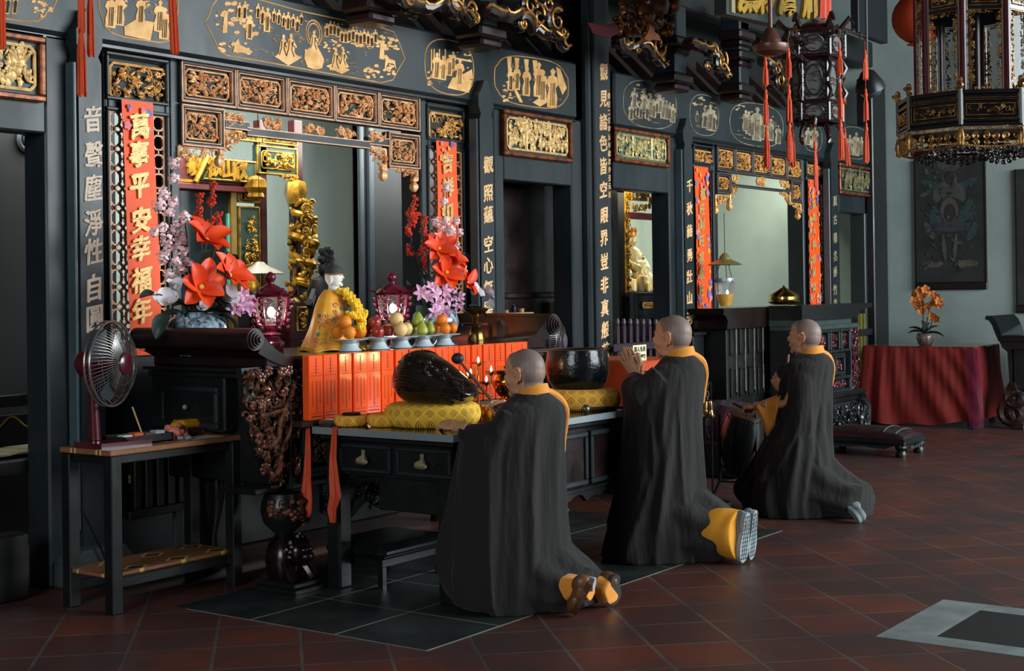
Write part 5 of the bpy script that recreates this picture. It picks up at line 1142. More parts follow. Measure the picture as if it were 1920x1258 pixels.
for i in range(34): t = rnd.uniform(.75, .98); a = rnd.uniform(1.5, 4.2); p, nn = fn(t, a); c.ell(p, (.016, .02, .013), 6, 4)
obj('carving', c, mat('carved_black_wood', '#2e241f', .24, var=.5, vs=14, coat=.3), wf)
# bowl and strikers
bw = thing('singing_bowl', 'large black hammered bowl on the ochre cushion', 'bowl', (7.27, 4.73, TT+.125)); b = MB()
b.lathe([(.09, 0), (.15, .008), (.178, .04), (.192, .10), (.193, .16), (.182, .215), (.178, .238), (.172, .238), (.174, .215), (.184, .16), (.182, .10), (.165, .045), (.02, .018)], (7.27, 4.73, TT+.122), 48)
obj('shell', b, mat('hammered_black_metal', '#14191b', .22, .3, var=.4, vs=6, bump=.35, bs=55, coat=.3), bw)
b = MB(); b.tube([(7.27+.175*math.cos(a), 4.73+.175*math.sin(a), TT+.36) for a in [2*PI*i/48 for i in range(48)]], .005, 6, closed=True); obj('rim', b, mat('worn_rim', '#7d6a58', .3, .7), bw)
b = MB(); b.ell((7.0, 4.50, TT+.028), .026, 14, 10); sk = tag(obj('bowl_striker', b, mat('grey_steel', '#767a78', .35, .8)), 'round-headed metal striker lying in front of the ochre cushion', 'striker')
b = MB(); b.tube([(7.02, 4.50, TT+.03), (7.34, 4.455, TT+.012)], .008, 8); obj('handle', b, BLK, sk)
# candle stand
YC2 = 4.98; xs, _ = F(897, 740, YC2); cs = thing('candle_stand', 'slender brass stand with five small burning oil cups', 'candle stand', (xs, YC2, TT))
COPB = mat('coppery_brass', '#9a5c34', .28, .9, vs=15)
b = MB(); b.lathe([(.055, 0), (.05, .01), (.02, .02), (.012, .04)], (xs, YC2, TT), 20); b.tube([(xs, YC2, TT+.02), (xs, YC2, F(897, 682, YC2)[1])], .007, 8); st_ = obj('stem', b, COPB, cs)
FP = [(897, 681), (880, 704), (870, 718), (921, 698), (912, 717)]
for i, (x, y) in enumerate(FP):
    yy = YC2+(0, .07, .05, -.05, -.06)[i]; X, Z = F(x, y, yy); b = MB()
    b.lathe([(.006, -.02), (.012, -.012), (.034, -.004), (.036, .006), (.030, .004), (.004, -.002)], (X, yy, Z), 18); cup = obj('oil_cup', b, COPB, cs)
    if i: k = MB(); k.tube([(xs, YC2, Z-.06), ((xs*.4+X*.6), YC2*.4+yy*.6, Z-.065), (X, yy, Z-.05), (X, yy, Z-.015)], .004, 5); obj('arm', k, COPB, cs)
    f_ = MB()
    for q in ([-.012, .014] if i == 1 else [0]): f_.lathe([(.003, .004), (.0065, .014), (.005, .026), (.001, .038)], (X+q, yy, Z), 8)
    obj('flame', f_, FLAME, cup)
l = bpy.data.lights.new('candle_glow', 'POINT'); l.energy = 1.6; l.color = (1, .62, .28); l.shadow_soft_size = .03; lo = bpy.data.objects.new('candle_glow', l); COL.objects.link(lo); lo.location = (xs-.05, YC2-.02, F(897, 672, YC2)[1])
# yellow switch box and the ledge behind the right scroll
X, Z = F(1051, 578, 7.0); b = MB(); b.box(X-.05, X+.05, 6.98, 7.06, Z-.07, Z+.07, .015); b.tube([(X, 7.02, Z-.06), (X, 7.02, Z-.35)], .012, 6); tag(obj('yellow_switch', b, mat('yellow_plastic', '#b5923a', .5)), 'small yellow switch box with cord on the dark door left of the lettered pillar', 'switch')
x0, x1, z0, z1 = R(942, 992, 587, 591, 6.85); b = MB(); b.box(x0, x1, 6.8, 7.0, z0, z1, .004); tag(obj('pale_tray', b, mat('pale_tray_wood', '#b09a78', .6)), 'thin pale tray above the right end of the long altar', 'tray'); b = MB(); b.box(x0+.1, x0+.2, 6.86, 6.93, .9, z0); struct('tray_post', b, BLK)
for px, w_, cc, lb in ((949, 9, '#b08a5a', 'short tan jar at the left of the thin pale tray'), (963, 10, '#12171a', 'dark bottle in the middle of the thin pale tray'), (977, 12, '#a9874f', 'tan jar at the right of the thin pale tray')):
    X = F(px, 585, 6.88)[0]; r = w_*mpp((X, 6.88, z1))/2; b = MB(); h_ = r*3.2 if cc == '#12171a' else r*1.2; b.lathe([(r*.9, 0), (r, h_*.15), (r, h_*.7), (r*.35, h_*.85), (r*.3, h_)] if h_ > r*2 else [(r*.9, 0), (r, h_*.3), (r, h_)], (X, 6.88, z1), 16); tag(obj('small_jar', b, mat('jar'+cc, cc, .4)), lb, 'jar')
X, Z = F(57, 262, 7.85); b = MB(); b.tube([(X+.07*math.cos(a), 7.88, Z+.07*math.sin(a)) for a in [2*PI*i/16 for i in range(16)]], .02, 6, closed=True); b.ell((X, 7.88, Z), (.04, .03, .04), 8, 6); tag(obj('round_vent', b, mat('dark_grey_metal', '#2b2f31', .5, .4)), 'small round dark vent near the top of the left doorway', 'vent')
# gold pot, lotus base, microphone
X, Z = F(951, 735, 5.08); b = MB(); b.lathe([(.05, 0), (.055, .02), (.045, .03), (.07, .06), (.088, .10), (.085, .14), (.066, .165), (.07, .17), (.078, .185), (.07, .183), (.06, .165)], (X, 5.08, TT+.05), 28, rib=10, ra=.02)
for sg in (-1, 1): b.tube([(X+sg*.08, 5.08, TT+.17), (X+sg*.12, 5.08, TT+.18), (X+sg*.115, 5.08, TT+.13), (X+sg*.08, 5.08, TT+.12)], .009, 6)
b.lathe([(.07, 0), (.08, .02), (.06, .05)], (X, 5.08, TT), 20); tag(obj('gold_incense_pot', b, mat('polished_gold', '#e0a032', .14, 1., vs=5)), 'polished gold incense pot half hidden by the nearest person\'s face', 'pot')
X = F(918, 770, 4.82)[0]; b = MB()
for r_, z_, n_ in ((.05, .03, 9), (.04, .055, 8)):
    for i in range(n_): a = 2*PI*i/n_+z_*30; b.ell((X+r_*math.cos(a), 4.82+r_*math.sin(a), TT+z_), (.018, .018, .024), 7, 5)
b.lathe([(.045, 0), (.05, .015), (.035, .03)], (X, 4.82, TT), 18); tag(obj('lotus_holder', b, mat('orange_gold_glass', '#e0701c', .25, .3, col2='#d8a22c', vs=18)), 'orange and gold lotus holder right of the wooden fish', 'holder')
# red box with the sign and the fence in the second doorway
RB = thing('red_donation_box', 'plain orange-red box with the No Entry card standing on it', 'box', (F(1204, 700, 5.6)[0]+.3, 5.9, 0)); x0 = F(1204, 700, 5.6)[0]; zt_ = F(1204, 678, 5.6)[1]
b = MB(); b.box(x0, x0+.75, 5.6, 6.3, .45, zt_, .01); obj('box', b, mat('orange_red_board', '#c4481e', .42, var=.12), RB)
b = MB(); b.box(x0+.06, x0+.72, 5.594, 5.6, .55, zt_-.08); obj('front_panel', b, mat('bright_orange_board', '#f0552c', .45), RB)
b = MB(); b.box(x0-.01, x0+.76, 5.59, 6.31, 0, .45, .01); obj('stand', b, LAC, RB)
sx0, sx1, sz0, sz1 = R(1187, 1212, 645, 675, 5.68); sg_ = thing('no_entry_card', 'cream card reading No Entry standing on the red box', 'sign', ((sx0+sx1)/2, 5.68, zt_))
b = MB(); b.box(sx0, sx1, 5.68, 5.684, zt_, zt_+(sz1-sz0), .001); obj('card', b, mat('cream_card', '#e8e0b4', .6, var=.04), sg_)
k = MB(); xc = (sx0+sx1)/2; cw = (sx1-sx0)/4.6
for i, g in enumerate(text_mesh('閒人免進', .043, .0003, .0006, .9)): merge(k, g, Matrix.Translation((xc+(i-1.5)*cw, 5.6785, zt_+(sz1-sz0)*.74)))
for g in text_mesh(['No Entry'], .052, .0003, .0004, .85): merge(k, g, Matrix.Translation((xc, 5.6785, zt_+(sz1-sz0)*.3)))
obj('lettering', k, mat('grey_marker_ink', '#5a5544', .7), sg_, smooth=0)
fn_ = thing('picket_railing', 'dark purple picket railing across the second doorway behind the red box', 'railing', (F(1200, 640, 6.45)[0], 6.45, 0)); PUR = mat('dark_purple_paint', '#33212f', .45, var=.3)
for i in range(9):
    X, Z = F(1158+12*i, 597+.3*i, 6.45); b = MB(); b.box(X-.022, X+.022, 6.44, 6.47, 0 if i in (0, 8) else .3, Z-.06, .004); b.lathe([(.016, -.06), (.024, -.03), (.018, -.015), (.014, 0)], (X, 6.455, Z), 8); obj('picket', b, PUR, fn_)
b = MB(); x0, x1 = F(1150, 650, 6.43)[0], F(1262, 650, 6.43)[0]; za, zb = F(1152, 660, 6.43)[1], F(1152, 645, 6.43)[1]; b.box(x0, x1, 6.42, 6.44, za, zb, .006); b.box(x0, x1, 6.42, 6.44, .35, .45, .006); obj('rail', b, PUR, fn_)
# ================================================================== SIDE TABLE with the desk fan
SX0, SX1, SY0, SY1, SZ = 4.622, 5.515, 5.785, 6.19, .822
sd = thing('side_table', 'narrow black-legged side table with inlaid-pattern top standing at left', 'table', (5.07, 5.98, 0))
def inlay():
    m = bpy.data.materials.new('inlaid_wood_laminate'); m.use_nodes = True; N = m.node_tree.nodes; L = m.node_tree.links; bs = N['Principled BSDF']; tc = N.new('ShaderNodeTexCoord'); sp = N.new('ShaderNodeSeparateXYZ'); L.new(tc.outputs['Object'], sp.inputs[0])
    def M(op, a, b_=None):
        n = N.new('ShaderNodeMath'); n.operation = op
        for i, v in enumerate((a, b_)):
            if v is None: continue
            if isinstance(v, (int, float)): n.inputs[i].default_value = v
            else: L.new(v, n.inputs[i])
        return n.outputs[0]
    fx = M('ABSOLUTE', M('SUBTRACT', M('FRACT', M('ADD', M('MULTIPLY', sp.outputs[0], 3.6), 10.3)), .5)); fy = M('ABSOLUTE', M('SUBTRACT', M('FRACT', M('ADD', M('MULTIPLY', sp.outputs[1], 5.0), 10.0)), .5))
    d = M('ADD', fx, fy); ring = M('MULTIPLY', M('GREATER_THAN', d, .22), M('LESS_THAN', d, .30)); core = M('LESS_THAN', d, .22)
    nz = N.new('ShaderNodeTexNoise'); nz.inputs['Scale'].default_value = 30; L.new(tc.outputs['Object'], nz.inputs['Vector'])
    mx = N.new('ShaderNodeMix'); mx.data_type = 'RGBA'; L.new(nz.outputs['Fac'], mx.inputs['Factor']); mx.inputs['A'].default_value = (*hexc('#6d4630'), 1); mx.inputs['B'].default_value = (*hexc('#946446'), 1)
    m2 = N.new('ShaderNodeMix'); m2.data_type = 'RGBA'; L.new(ring, m2.inputs['Factor']); L.new(mx.outputs['Result'], m2.inputs['A']); m2.inputs['B'].default_value = (*hexc('#c9a45e'), 1)
    m3 = N.new('ShaderNodeMix'); m3.data_type = 'RGBA'; L.new(core, m3.inputs['Factor']); L.new(m2.outputs['Result'], m3.inputs['A']); m3.inputs['B'].default_value = (*hexc('#57392a'), 1)
    L.new(m3.outputs['Result'], bs.inputs['Base Color']); bs.inputs['Roughness'].default_value = .3; return m
INL = inlay()
b = MB(); b.box(SX0, SX1, SY0, SY1, SZ-.028, SZ, .004); obj('top', b, INL, sd)
b = MB(); b.box(SX0+.03, SX1-.03, SY0+.03, SY1-.03, SZ-.075, SZ-.028, .004); obj('apron', b, LAC, sd)
for x, y in ((SX0+.04, SY0+.035), (SX1-.04, SY0+.035), (SX0+.04, SY1-.035), (SX1-.04, SY1-.035)): b = MB(); b.box(x-.033, x+.033, y-.033, y+.033, 0, SZ-.03, .005); obj('leg', b, LAC, sd)
b = MB(); b.box(SX0+.02, SX1-.03, SY0+.045, SY1-.02, .178, .198, .003); obj('shelf', b, INL, sd)
b = MB(); b.box(SX0+.04, SX1-.04, SY0+.02, SY0+.045, .125, .178, .004); b.box(SX0+.04, SX1-.04, SY1-.045, SY1-.02, .125, .178, .004); obj('stretcher', b, LAC, sd)
# fan builder (disc faces -Y)
MARO = mat('maroon_plastic', '#4c1420', .25, var=.15, coat=.4); WIRE = mat('fan_wire', '#77706c', .3, .7, var=.1)
def fan(name, label, c, base_z, r, colr, turn=.36):
    t = thing(name, label, 'fan', (c[0], c[1], base_z), turn); cx, cy, cz = 0, 0, c[2]-base_z; base_z = 0
    g = MB()
    for yy, k in ((-.05, 1), (.05, 1)): g.tube([(cx+r*math.cos(a), cy+yy*.3, cz+r*math.sin(a)) for a in [2*PI*i/40 for i in range(40)]], .006 if yy < 0 else .005, 5, closed=True)
    for i in range(64):
        a = 2*PI*i/64; g.tube([(cx+r*.27*math.cos(a), cy-.085, cz+r*.27*math.sin(a)), (cx+r*.7*math.cos(a+.12), cy-.075, cz+r*.7*math.sin(a+.12)), (cx+r*math.cos(a+.2), cy-.012, cz+r*math.sin(a+.2))], .0014, 3, cap=False)
        if i % 2 == 0: g.tube([(cx+r*.2*math.cos(a), cy+.06, cz+r*.2*math.sin(a)), (cx+r*.75*math.cos(a), cy+.055, cz+r*.75*math.sin(a)), (cx+r*math.cos(a), cy+.012, cz+r*math.sin(a))], .0016, 3, cap=False)
    for q in (.5, .78): g.tube([(cx+r*q*math.cos(a), cy-.078+.02*(q > .7), cz+r*q*math.sin(a)) for a in [2*PI*i/40 for i in range(40)]], .0016, 4, closed=True)
    obj('cage', g, WIRE, t, local=True)
    b = MB(); b.lathe([(.058, .0), (.056, .012), (.04, .02), (.003, .022)], (0, 0, 0), 24); b.v = [(cx+x, cy-.082-z, cz+y) for x, y, z in b.v]; obj('badge', b, colr, t, local=True)
    for k in range(3):
        bl = MB(); a0 = k*2*PI/3+.4
        def bf(u, v): rr = .03+(r*.86-.03)*v; a = a0+(u-.5)*1.15*(.55+.5*v); return (cx+rr*math.cos(a), cy+.004+(u-.5)*.045, cz+rr*math.sin(a))
        bl.grid(bf, 7, 7); bl.grid(lambda u, v: (bf(1-u, v)[0], bf(1-u, v)[1]+.003, bf(1-u, v)[2]), 7, 7); obj('blade', bl, mat('smoky_blade', '#50555a', .25, var=.05, trans=.35, alpha=.75), t, local=True)
    m = MB(); m.tube([(cx, cy-.03, cz), (cx, cy+.05, cz), (cx, cy+.06, cz), (cx, cy+.16, cz), (cx, cy+.18, cz)], [.03, .032, .07, .066, .045], 18); obj('motor', m, colr, t, local=True)
    p = MB(); p.tube([(cx, cy+.11, cz-.04), (cx, cy+.10, cz-.14), (cx, cy+.09, base_z+.03)], [.034, .026, .030], 14); obj('pole', p, MARO if colr == MARO else CHROME, t, local=True)
    return t
fx, fz = F(206, 682, 5.97); fn1 = fan('desk_fan', 'maroon desk fan with round wire cage on the side table', (fx, 5.97, fz), SZ, .218, MARO)
b = MB(); b.prism([(fx-.13, 5.88), (fx+.16, 5.84), (fx+.17, 6.05), (fx+.10, 6.14), (fx-.10, 6.14), (fx-.14, 6.08)], SZ, SZ+.028, 'z'); b.box(fx+.03, fx+.13, 5.87, 5.95, SZ+.028, SZ+.036, .003); obj('base', b, MARO, fn1)
X, Z = F(1036, 640, 5.75); f2 = fan('stand_fan', 'grey stand fan behind the right end of the long altar', (X, 5.75, Z), 0, .165, mat('dusty_violet', '#5d4a5c', .4)); b = MB(); b.lathe([(.18, 0), (.17, .02), (.03, .04)], (X, 5.84, 0), 24); obj('base', b, CHROME, f2)
# cable, tray, stick, bag, incense packet
b = MB(); b.tube([(4.75, 6.22, .7), (4.78, 6.3, .5), (4.9, 6.35, .42), (5.05, 6.4, .2), (5.14, 6.42, .008), (5.3, 6.43, .008)], .006, 6); tag(obj('power_cable', b, BLK), 'thin black cable drooping behind the side table', 'cable')
X0, X1, _, _ = R(222, 312, 790, 810, 5.95); tr = thing('black_tray', 'low black tray of odds and ends on the side table', 'tray', ((X0+X1)/2, 5.98, SZ)); b = MB(); b.box(X0, X1, 5.90, 6.08, SZ, SZ+.008); b.box(X0, X1, 5.90, 5.906, SZ, SZ+.045); b.box(X0, X1, 6.074, 6.08, SZ, SZ+.045); b.box(X0, X0+.006, 5.9, 6.08, SZ, SZ+.045); b.box(X1-.006, X1, 5.9, 6.08, SZ, SZ+.045); obj('tray', b, BLK, tr)
items = [('small_packet', 'white packet at the left of the black tray', '#c9c9c6', 0), ('small_packet', 'orange-topped packet in the middle of the black tray', '#c9542c', 1), ('small_packet', 'brown-pink packet beside the stick in the black tray', '#7d4c46', 2), ('small_packet', 'clear grey packet at the right of the black tray', '#a9b0b4', 3)]
for i, (n_, lb, cc, k) in enumerate(items):
    b = MB(); x = X0+.03+k*(X1-X0-.06)/3.6; b.box(x-.012, x+.05, 5.93, 5.99, SZ+.01, SZ+.05+.008*(k % 2), .006); tag(obj(n_, b, mat('packet_'+str(k), cc, .4)), lb, 'packet')
b = MB(); a = Vector((*[F(268, 788, 5.97)[0]], 5.97, SZ+.03)); q = F(248, 763, 5.97); b.tube([a, (q[0], 5.97, q[1])], .0045, 6); tag(obj('wooden_stick', b, mat('pale_stick', '#b5936c', .6)), 'pale wooden stick leaning in the black tray', 'stick')
b = MB(); x, _ = F(330, 795, 5.95); rnd = random.Random(7)
for i in range(16): b.ell((x+rnd.uniform(-.05, .05), 5.95+rnd.uniform(-.03, .03), SZ+.012+rnd.uniform(0, .06)), (rnd.uniform(.015, .035), rnd.uniform(.012, .03), rnd.uniform(.012, .03)), 7, 5, Matrix.Rotation(rnd.uniform(0, 3), 3, 'Y'))
bg_ = remesh(b, .006, 2); bg_.v = [(x_, y_, max(SZ, z_)) for x_, y_, z_ in bg_.v]; tag(obj('pink_plastic_bag', bg_, mat('pink_plastic', '#dc7a6c', .35, var=.25, vs=30)), 'crumpled salmon-pink plastic bag on the side table', 'bag')
xa, xb = F(325, 790, 6.05)[0], F(445, 790, 5.98)[0]; ip = thing('incense_packet', 'yellow wrapped bundle of incense sticks at the right end of the side table', 'incense', ((xa+xb)/2, 6.03, SZ)); xm = xa+(xb-xa)*.72
b = MB(); b.box(xa, xm, 5.98, 6.10, SZ, SZ+.09, .025); obj('wrapper', b, mat('yellow_wrapper', '#f2ae22', .35, var=.3, vs=9, col2='#8d5a16'), ip)
b = MB()
for i in range(60): b.tube([(xm-.01, 5.985+.0075*(i % 15), SZ+.010+.02*(i//15)), (min(xb, 5.5)-.01*(i % 3), 5.985+.0075*(i % 15), SZ+.010+.02*(i//15))], .0055, 5)
obj('incense_sticks', b, mat('red_brown_incense', '#b4602c', .6, var=.4, vs=60), ip)
b = MB(); b.box(xa+.04, xa+.14, 5.9785, 5.9795, SZ+.015, SZ+.05); b.box(xa+.16, xa+.24, 5.9785, 5.9795, SZ+.01, SZ+.055); obj('printed_panel', b, mat('wrapper_print', '#3b2410', .6), ip)
b = MB(); b.box(5.2, 5.42, 5.83, 5.96, SZ, SZ+.001); tag(obj('white_sheet', b, mat('white_paper', '#c4c2bc', .7)), 'white sheet of paper under the incense bundle', 'paper')
b = MB(); rnd = random.Random(2)
for i in range(5): b.ell((5.14+.015*i, 5.84+rnd.uniform(0, .03), SZ+.012), (.013, .013, .014), 8, 6)
tag(obj('glass_cups', b, mat('clear_plastic', '#c8d2d6', .1, trans=.8)), 'clear plastic trinkets beside the pink bag on the side table', 'trinkets', kind='stuff')
# ================================================================== LOW STOOL under the front table, ribbons
lb = thing('leather_bench', 'low black leather bench pushed under the front table', 'bench', (6.05, 5.2, 0)); BX0, BX1, BY0, BY1 = 5.80, 6.36, 5.27, 5.47
bn = at(708, 1105, 'z', 0)
b = MB(); b.box(BX0, BX1, BY0-.24, BY1, .15, .235, .035); obj('seat', b, mat('black_leather', '#121415', .3, var=.3, vs=5, bump=.15, bs=60, coat=.2), lb)
b = MB(); b.box(BX0+.02, BX1-.02, BY0-.22, BY1-.02, .115, .155, .004); obj('frame', b, LAC, lb)
for x in (BX0+.035, BX1-.035):
    for y in (BY0-.205, BY1-.035): b = MB(); b.box(x-.018, x+.018, y-.018, y+.018, 0, .12, .003); obj('leg', b, LAC, lb)
RIB = mat('orange_red_ribbon', '#d2451c', .6, var=.2, vs=7)
def ribbon(path, label, seed):
    mb = MB(); X = TX0-.02; rows = []
    for (px, py, wpx, d) in path: p = at(px, py, 'x', X-d); w_ = wpx/345/2; rows.append((p, w_))
    rows2 = []
    for i in range(len(rows)-1):
        for k in range(5): u = k/5; rows2.append((rows[i][0].lerp(rows[i+1][0], u), rows[i][1]*(1-u)+rows[i+1][1]*u))
    rows2.append(rows[-1])
    def f(u, v):
        i = min(len(rows2)-1, int(v*(len(rows2)-1)+.5)); p, w_ = rows2[i]; return (p.x+.007*math.sin(u*9+seed)*min(1, v*3), p.y+w_*(u-.5)*2, p.z)
    mb.grid(f, 9, len(rows2)); mb.grid(lambda u, v: (f(1-u, v)[0]+.003, f(1-u, v)[1], f(1-u, v)[2]), 9, len(rows2))
    e = rows2[0]; y = e[0].y
    mb.grid(lambda u, v: (X+v*.15, y+(u-.5)*2*e[1]+v*.06, TT+.004+.004*math.sin(v*9)-.004*(v < .1)), 5, 8)
    tag(obj('orange_ribbon', mb, RIB), label, 'ribbon')
ribbon([(577, 802, 10, 0), (577, 850, 13, .005), (575, 900, 17, .012), (574, 935, 26, .02), (570, 960, 34, .025), (562, 985, 16, .03)], 'orange cloth ribbon hanging furthest left over the table edge', 1)
ribbon([(627, 805, 12, 0), (624, 860, 14, .004), (626, 900, 20, .01), (629, 930, 24, .015), (622, 955, 18, .02), (624, 980, 10, .02)], 'orange cloth ribbon hanging over the table edge beside the drawer pull', 2)
# ================================================================== THE THREE KNEELING PEOPLE in black robes (facing the altar, +Y)
ROBE = mat('black_brown_cotton', '#1e1b1a', .95, var=.25, vs=5, bump=.8, bs=8, sheen=.05, stretch=(1, 1, .22))
for n_ in ROBE.node_tree.nodes:
    if n_.type == 'BUMP': n_.inputs['Distance'].default_value = .05
ORC = mat('orange_cotton', '#e08f2e', .8, var=.14, vs=12, bump=.1, bs=300, sheen=.2)
def cat(keys, u):
    n = len(keys)-1; x = u*n; i = min(n-1, int(x)); t = x-i
    p = [keys[max(0, i-1)], keys[i], keys[i+1], keys[min(n, i+2)]]
    return [.5*(2*b+(c-a)*t+(2*a-5*b+4*c-d)*t*t+(3*b-a-3*c+d)*t**3) for a, b, c, d in zip(*p)]
def column(O, keys, folds=11, amp=.03, seed=0, ns=110, nz=64, drift=1.2, pw=2.2):
    """closed cloth column: keys (z, centre s, centre f, half width s, half width f) from top to bottom"""
    rnd = random.Random(seed); ph = [rnd.uniform(0, 6) for _ in range(8)]; mb = MB(); rings = []
    ridges = [(rnd.uniform(0, 2*PI), rnd.uniform(-1.1, 1.1), rnd.uniform(.06, .17), rnd.uniform(.5, 1.5)*amp*rnd.choice((1, 1, -.8)), rnd.uniform(.0, .5), rnd.uniform(.5, 1.1)) for _ in range(int(folds*2.2))]
    for j in range(nz):
        u = j/(nz-1); z, cs, cf, ws, wf = cat(keys, u); a_ = amp*(.08+.92*u**1.4); ring = []
        for k in range(ns):
            a = 2*PI*k/ns; c, s = math.cos(a), math.sin(a); e = 2/pw
            w1 = math.sin(folds*a+ph[0]+drift*u*2+.9*math.sin(3*u+2*a)+.8*math.sin(a+ph[4])); w2 = math.sin((folds*.45)*a+ph[1]-drift*u); w3 = math.sin(folds*1.9*a+ph[2]+2*u)
            f = 1+a_*((1-abs(w1))*1.1-.5+.7*w2+.15*w3)
            for (a0, sl, wd, am, u0, u1) in ridges:
                d = (a-a0-sl*(u-u0)+PI) % (2*PI)-PI
                if abs(d) < 3*wd and u > u0*.8: f += am*1.9*math.exp(-(d/wd)**2)*min(1, (u-u0*.8)*4)*max(0, min(1, (u1+.3-u)*3))
            f += .012*math.sin(14*u+3*a+ph[3])*(1-u)
            ring.append((O[0]+cs+ws*f*abs(c)**e*(1 if c > 0 else -1), O[1]+cf+wf*f*abs(s)**e*(1 if s > 0 else -1), O[2]+max(z, .004)))
        rings.append(ring)
    mb.loft(rings); return mb
def runner(O, keys, folds=7, amp=.05, seed=0, ns=64, nf=30):
    """cloth over the shins: keys (f, centre s, centre z, half s, half z) from front to back"""
    rnd = random.Random(seed); ph = rnd.uniform(0, 6); rings = []; mb = MB()
    for j in range(nf):
        u = j/(nf-1); f, cs, zc, ws, hz = cat(keys, u); ring = []
        for k in range(ns):
            a = 2*PI*k/ns; q = 1+amp*(math.sin(folds*a+ph+2*u)+.5*math.sin(11*u+2*a)); ring.append((O[0]+cs+ws*q*math.cos(a), O[1]+f, O[2]+max(.004, zc+hz*q*math.sin(a))))
        rings.append(ring)
    return mb.loft(rings)
def hand(mb, wr, d, pn, side, curl=.5, spread=.1, k=1.0, curls=None, thumb=.6):
    """wrist point, finger direction, palm-facing normal; side +1: thumb lies towards d x pn"""
    d = Vector(d).normalized(); pn = Vector(pn); pn = (pn-d*pn.dot(d)).normalized(); t = d.cross(pn)*side; wr = Vector(wr)
    M = Matrix((t, d, pn)).transposed()
    mb.tube([wr-d*.07*k, wr, wr+d*.02*k], [.030*k, .026*k, .027*k], 12)
    mb.ell(wr+d*.048*k, (.040*k, .052*k, .017*k), 16, 10, M); mb.ell(wr+d*.078*k, (.041*k, .022*k, .015*k), 14, 8, M); mb.ell(wr+d*.03*k+t*.024*k+pn*.006*k, (.017*k, .032*k, .015*k), 12, 8, M)
    for i, (x, L_) in enumerate([(.030, .071), (.010, .080), (-.010, .074), (-.029, .058)]):
        b = wr+d*(.088-.006*abs(i-1.2))*k+t*x*k; c = (curls[i] if curls else curl*(1+.12*i)); ang = c*.45; dd0 = (d+t*spread*(1.2-i)*.8).normalized(); pts = [b-d*.012*k, b]; rs = [.0095*k, .0095*k]
        p = b
        for q, fr in enumerate((.44, .31, .25)):
            dd = dd0*math.cos(ang)+pn*math.sin(ang); p = p+dd*L_*fr*k; pts.append(p); rs.append((.0088, .008, .0062)[q]*k); ang += c*(.85 if q == 0 else .6)
        q_ = []; r_2 = []
        for i_ in range(len(pts)-1):
            q_ += [pts[i_], pts[i_].lerp(pts[i_+1], .5)]; r_2 += [rs[i_], (rs[i_]+rs[i_+1])/2*.97]
        mb.tube(q_+[pts[-1]], r_2+[rs[-1]], 8); mb.ell(pts[-1], rs[-1]*1.02, 8, 6)
    b = wr+d*.022*k+t*.028*k+pn*.006*k; d1 = (d*.7+t*(.75)+pn*.25).normalized(); p1 = b+d1*.034*k; d2 = (d*.95+t*(.25-.5*thumb)+pn*(.2+.5*thumb)).normalized(); p2 = p1+d2*.030*k; p3 = p2+(d2*.9-t*.15*thumb+pn*.2*thumb).normalized()*.024*k
    mb.tube([b-d1*.015*k, b, p1, p2, p3], [.013*k, .0135*k, .0115*k, .0105*k, .0075*k], 8); mb.ell(p3, .0078*k, 8, 6)
    return mb
def head(mb, H, k, yaw=0., pitch=0.):
    M = Matrix.Rotation(yaw, 3, 'Z') @ Matrix.Rotation(pitch, 3, 'X'); P = lambda x, y, z: Vector(H)+M @ Vector((x, y, z))*k
    E = lambda c, r, nu=14, nv=10, R3=None: mb.ell(P(*c), tuple(q*k for q in r), nu, nv, M if R3 is None else M @ R3)
    E((0, -.012, .022), (.077, .096, .090), 24, 18); E((0, -.035, .0), (.072, .072, .075), 20, 14); E((0, .028, -.02), (.064, .066, .088), 20, 14); E((0, .036, .045), (.062, .056, .055), 18, 12)
    E((0, .036, -.078), (.052, .050, .036)); E((0, .078, -.099), (.021, .019, .018)); E((0, .02, -.09), (.055, .04, .03))
    for s in (-1, 1):
        E((s*.036, .060, -.034), (.027, .028, .028)); E((s*.030, .080, .004), (.017, .012, .0095)); E((s*.0115, .106, -.032), (.009, .010, .008))
        mb.tube([P(s*.050, .072, .017), P(s*.032, .086, .023), P(s*.014, .089, .018)], [.007*k, .009*k, .009*k], 8)
        R3 = Matrix.Rotation(s*.35, 3, 'Z') @ Matrix.Rotation(-.15, 3, 'X')
        E((s*.079, -.012, -.012), (.007, .021, .033), 12, 10, R3)
        ring = [P(s*(.086+.003*math.sin(a)), -.014+.021*math.cos(a), -.008+.033*math.sin(a)) for a in [.2+q*.42 for q in range(11)]]
        mb.tube(ring, .0052*k, 6); E((s*.082, -.004, -.042), (.006, .009, .011), 8, 6)
    mb.tube([P(0, .090, .016), P(0, .101, -.006), P(0, .114, -.026)], [.0085*k, .010*k, .0125*k], 10)
    E((0, .097, -.056), (.024, .011, .0065), 12, 8); E((0, .094, -.069), (.020, .011, .0075), 12, 8); E((0, .086, -.062), (.030, .014, .020), 12, 8)
    mb.tube([P(0, -.03, -.03), P(0, -.034, -.10), P(0, -.045, -.19), P(0, -.05, -.24)], [.058*k, .056*k, .060*k, .075*k], 18)
    return M
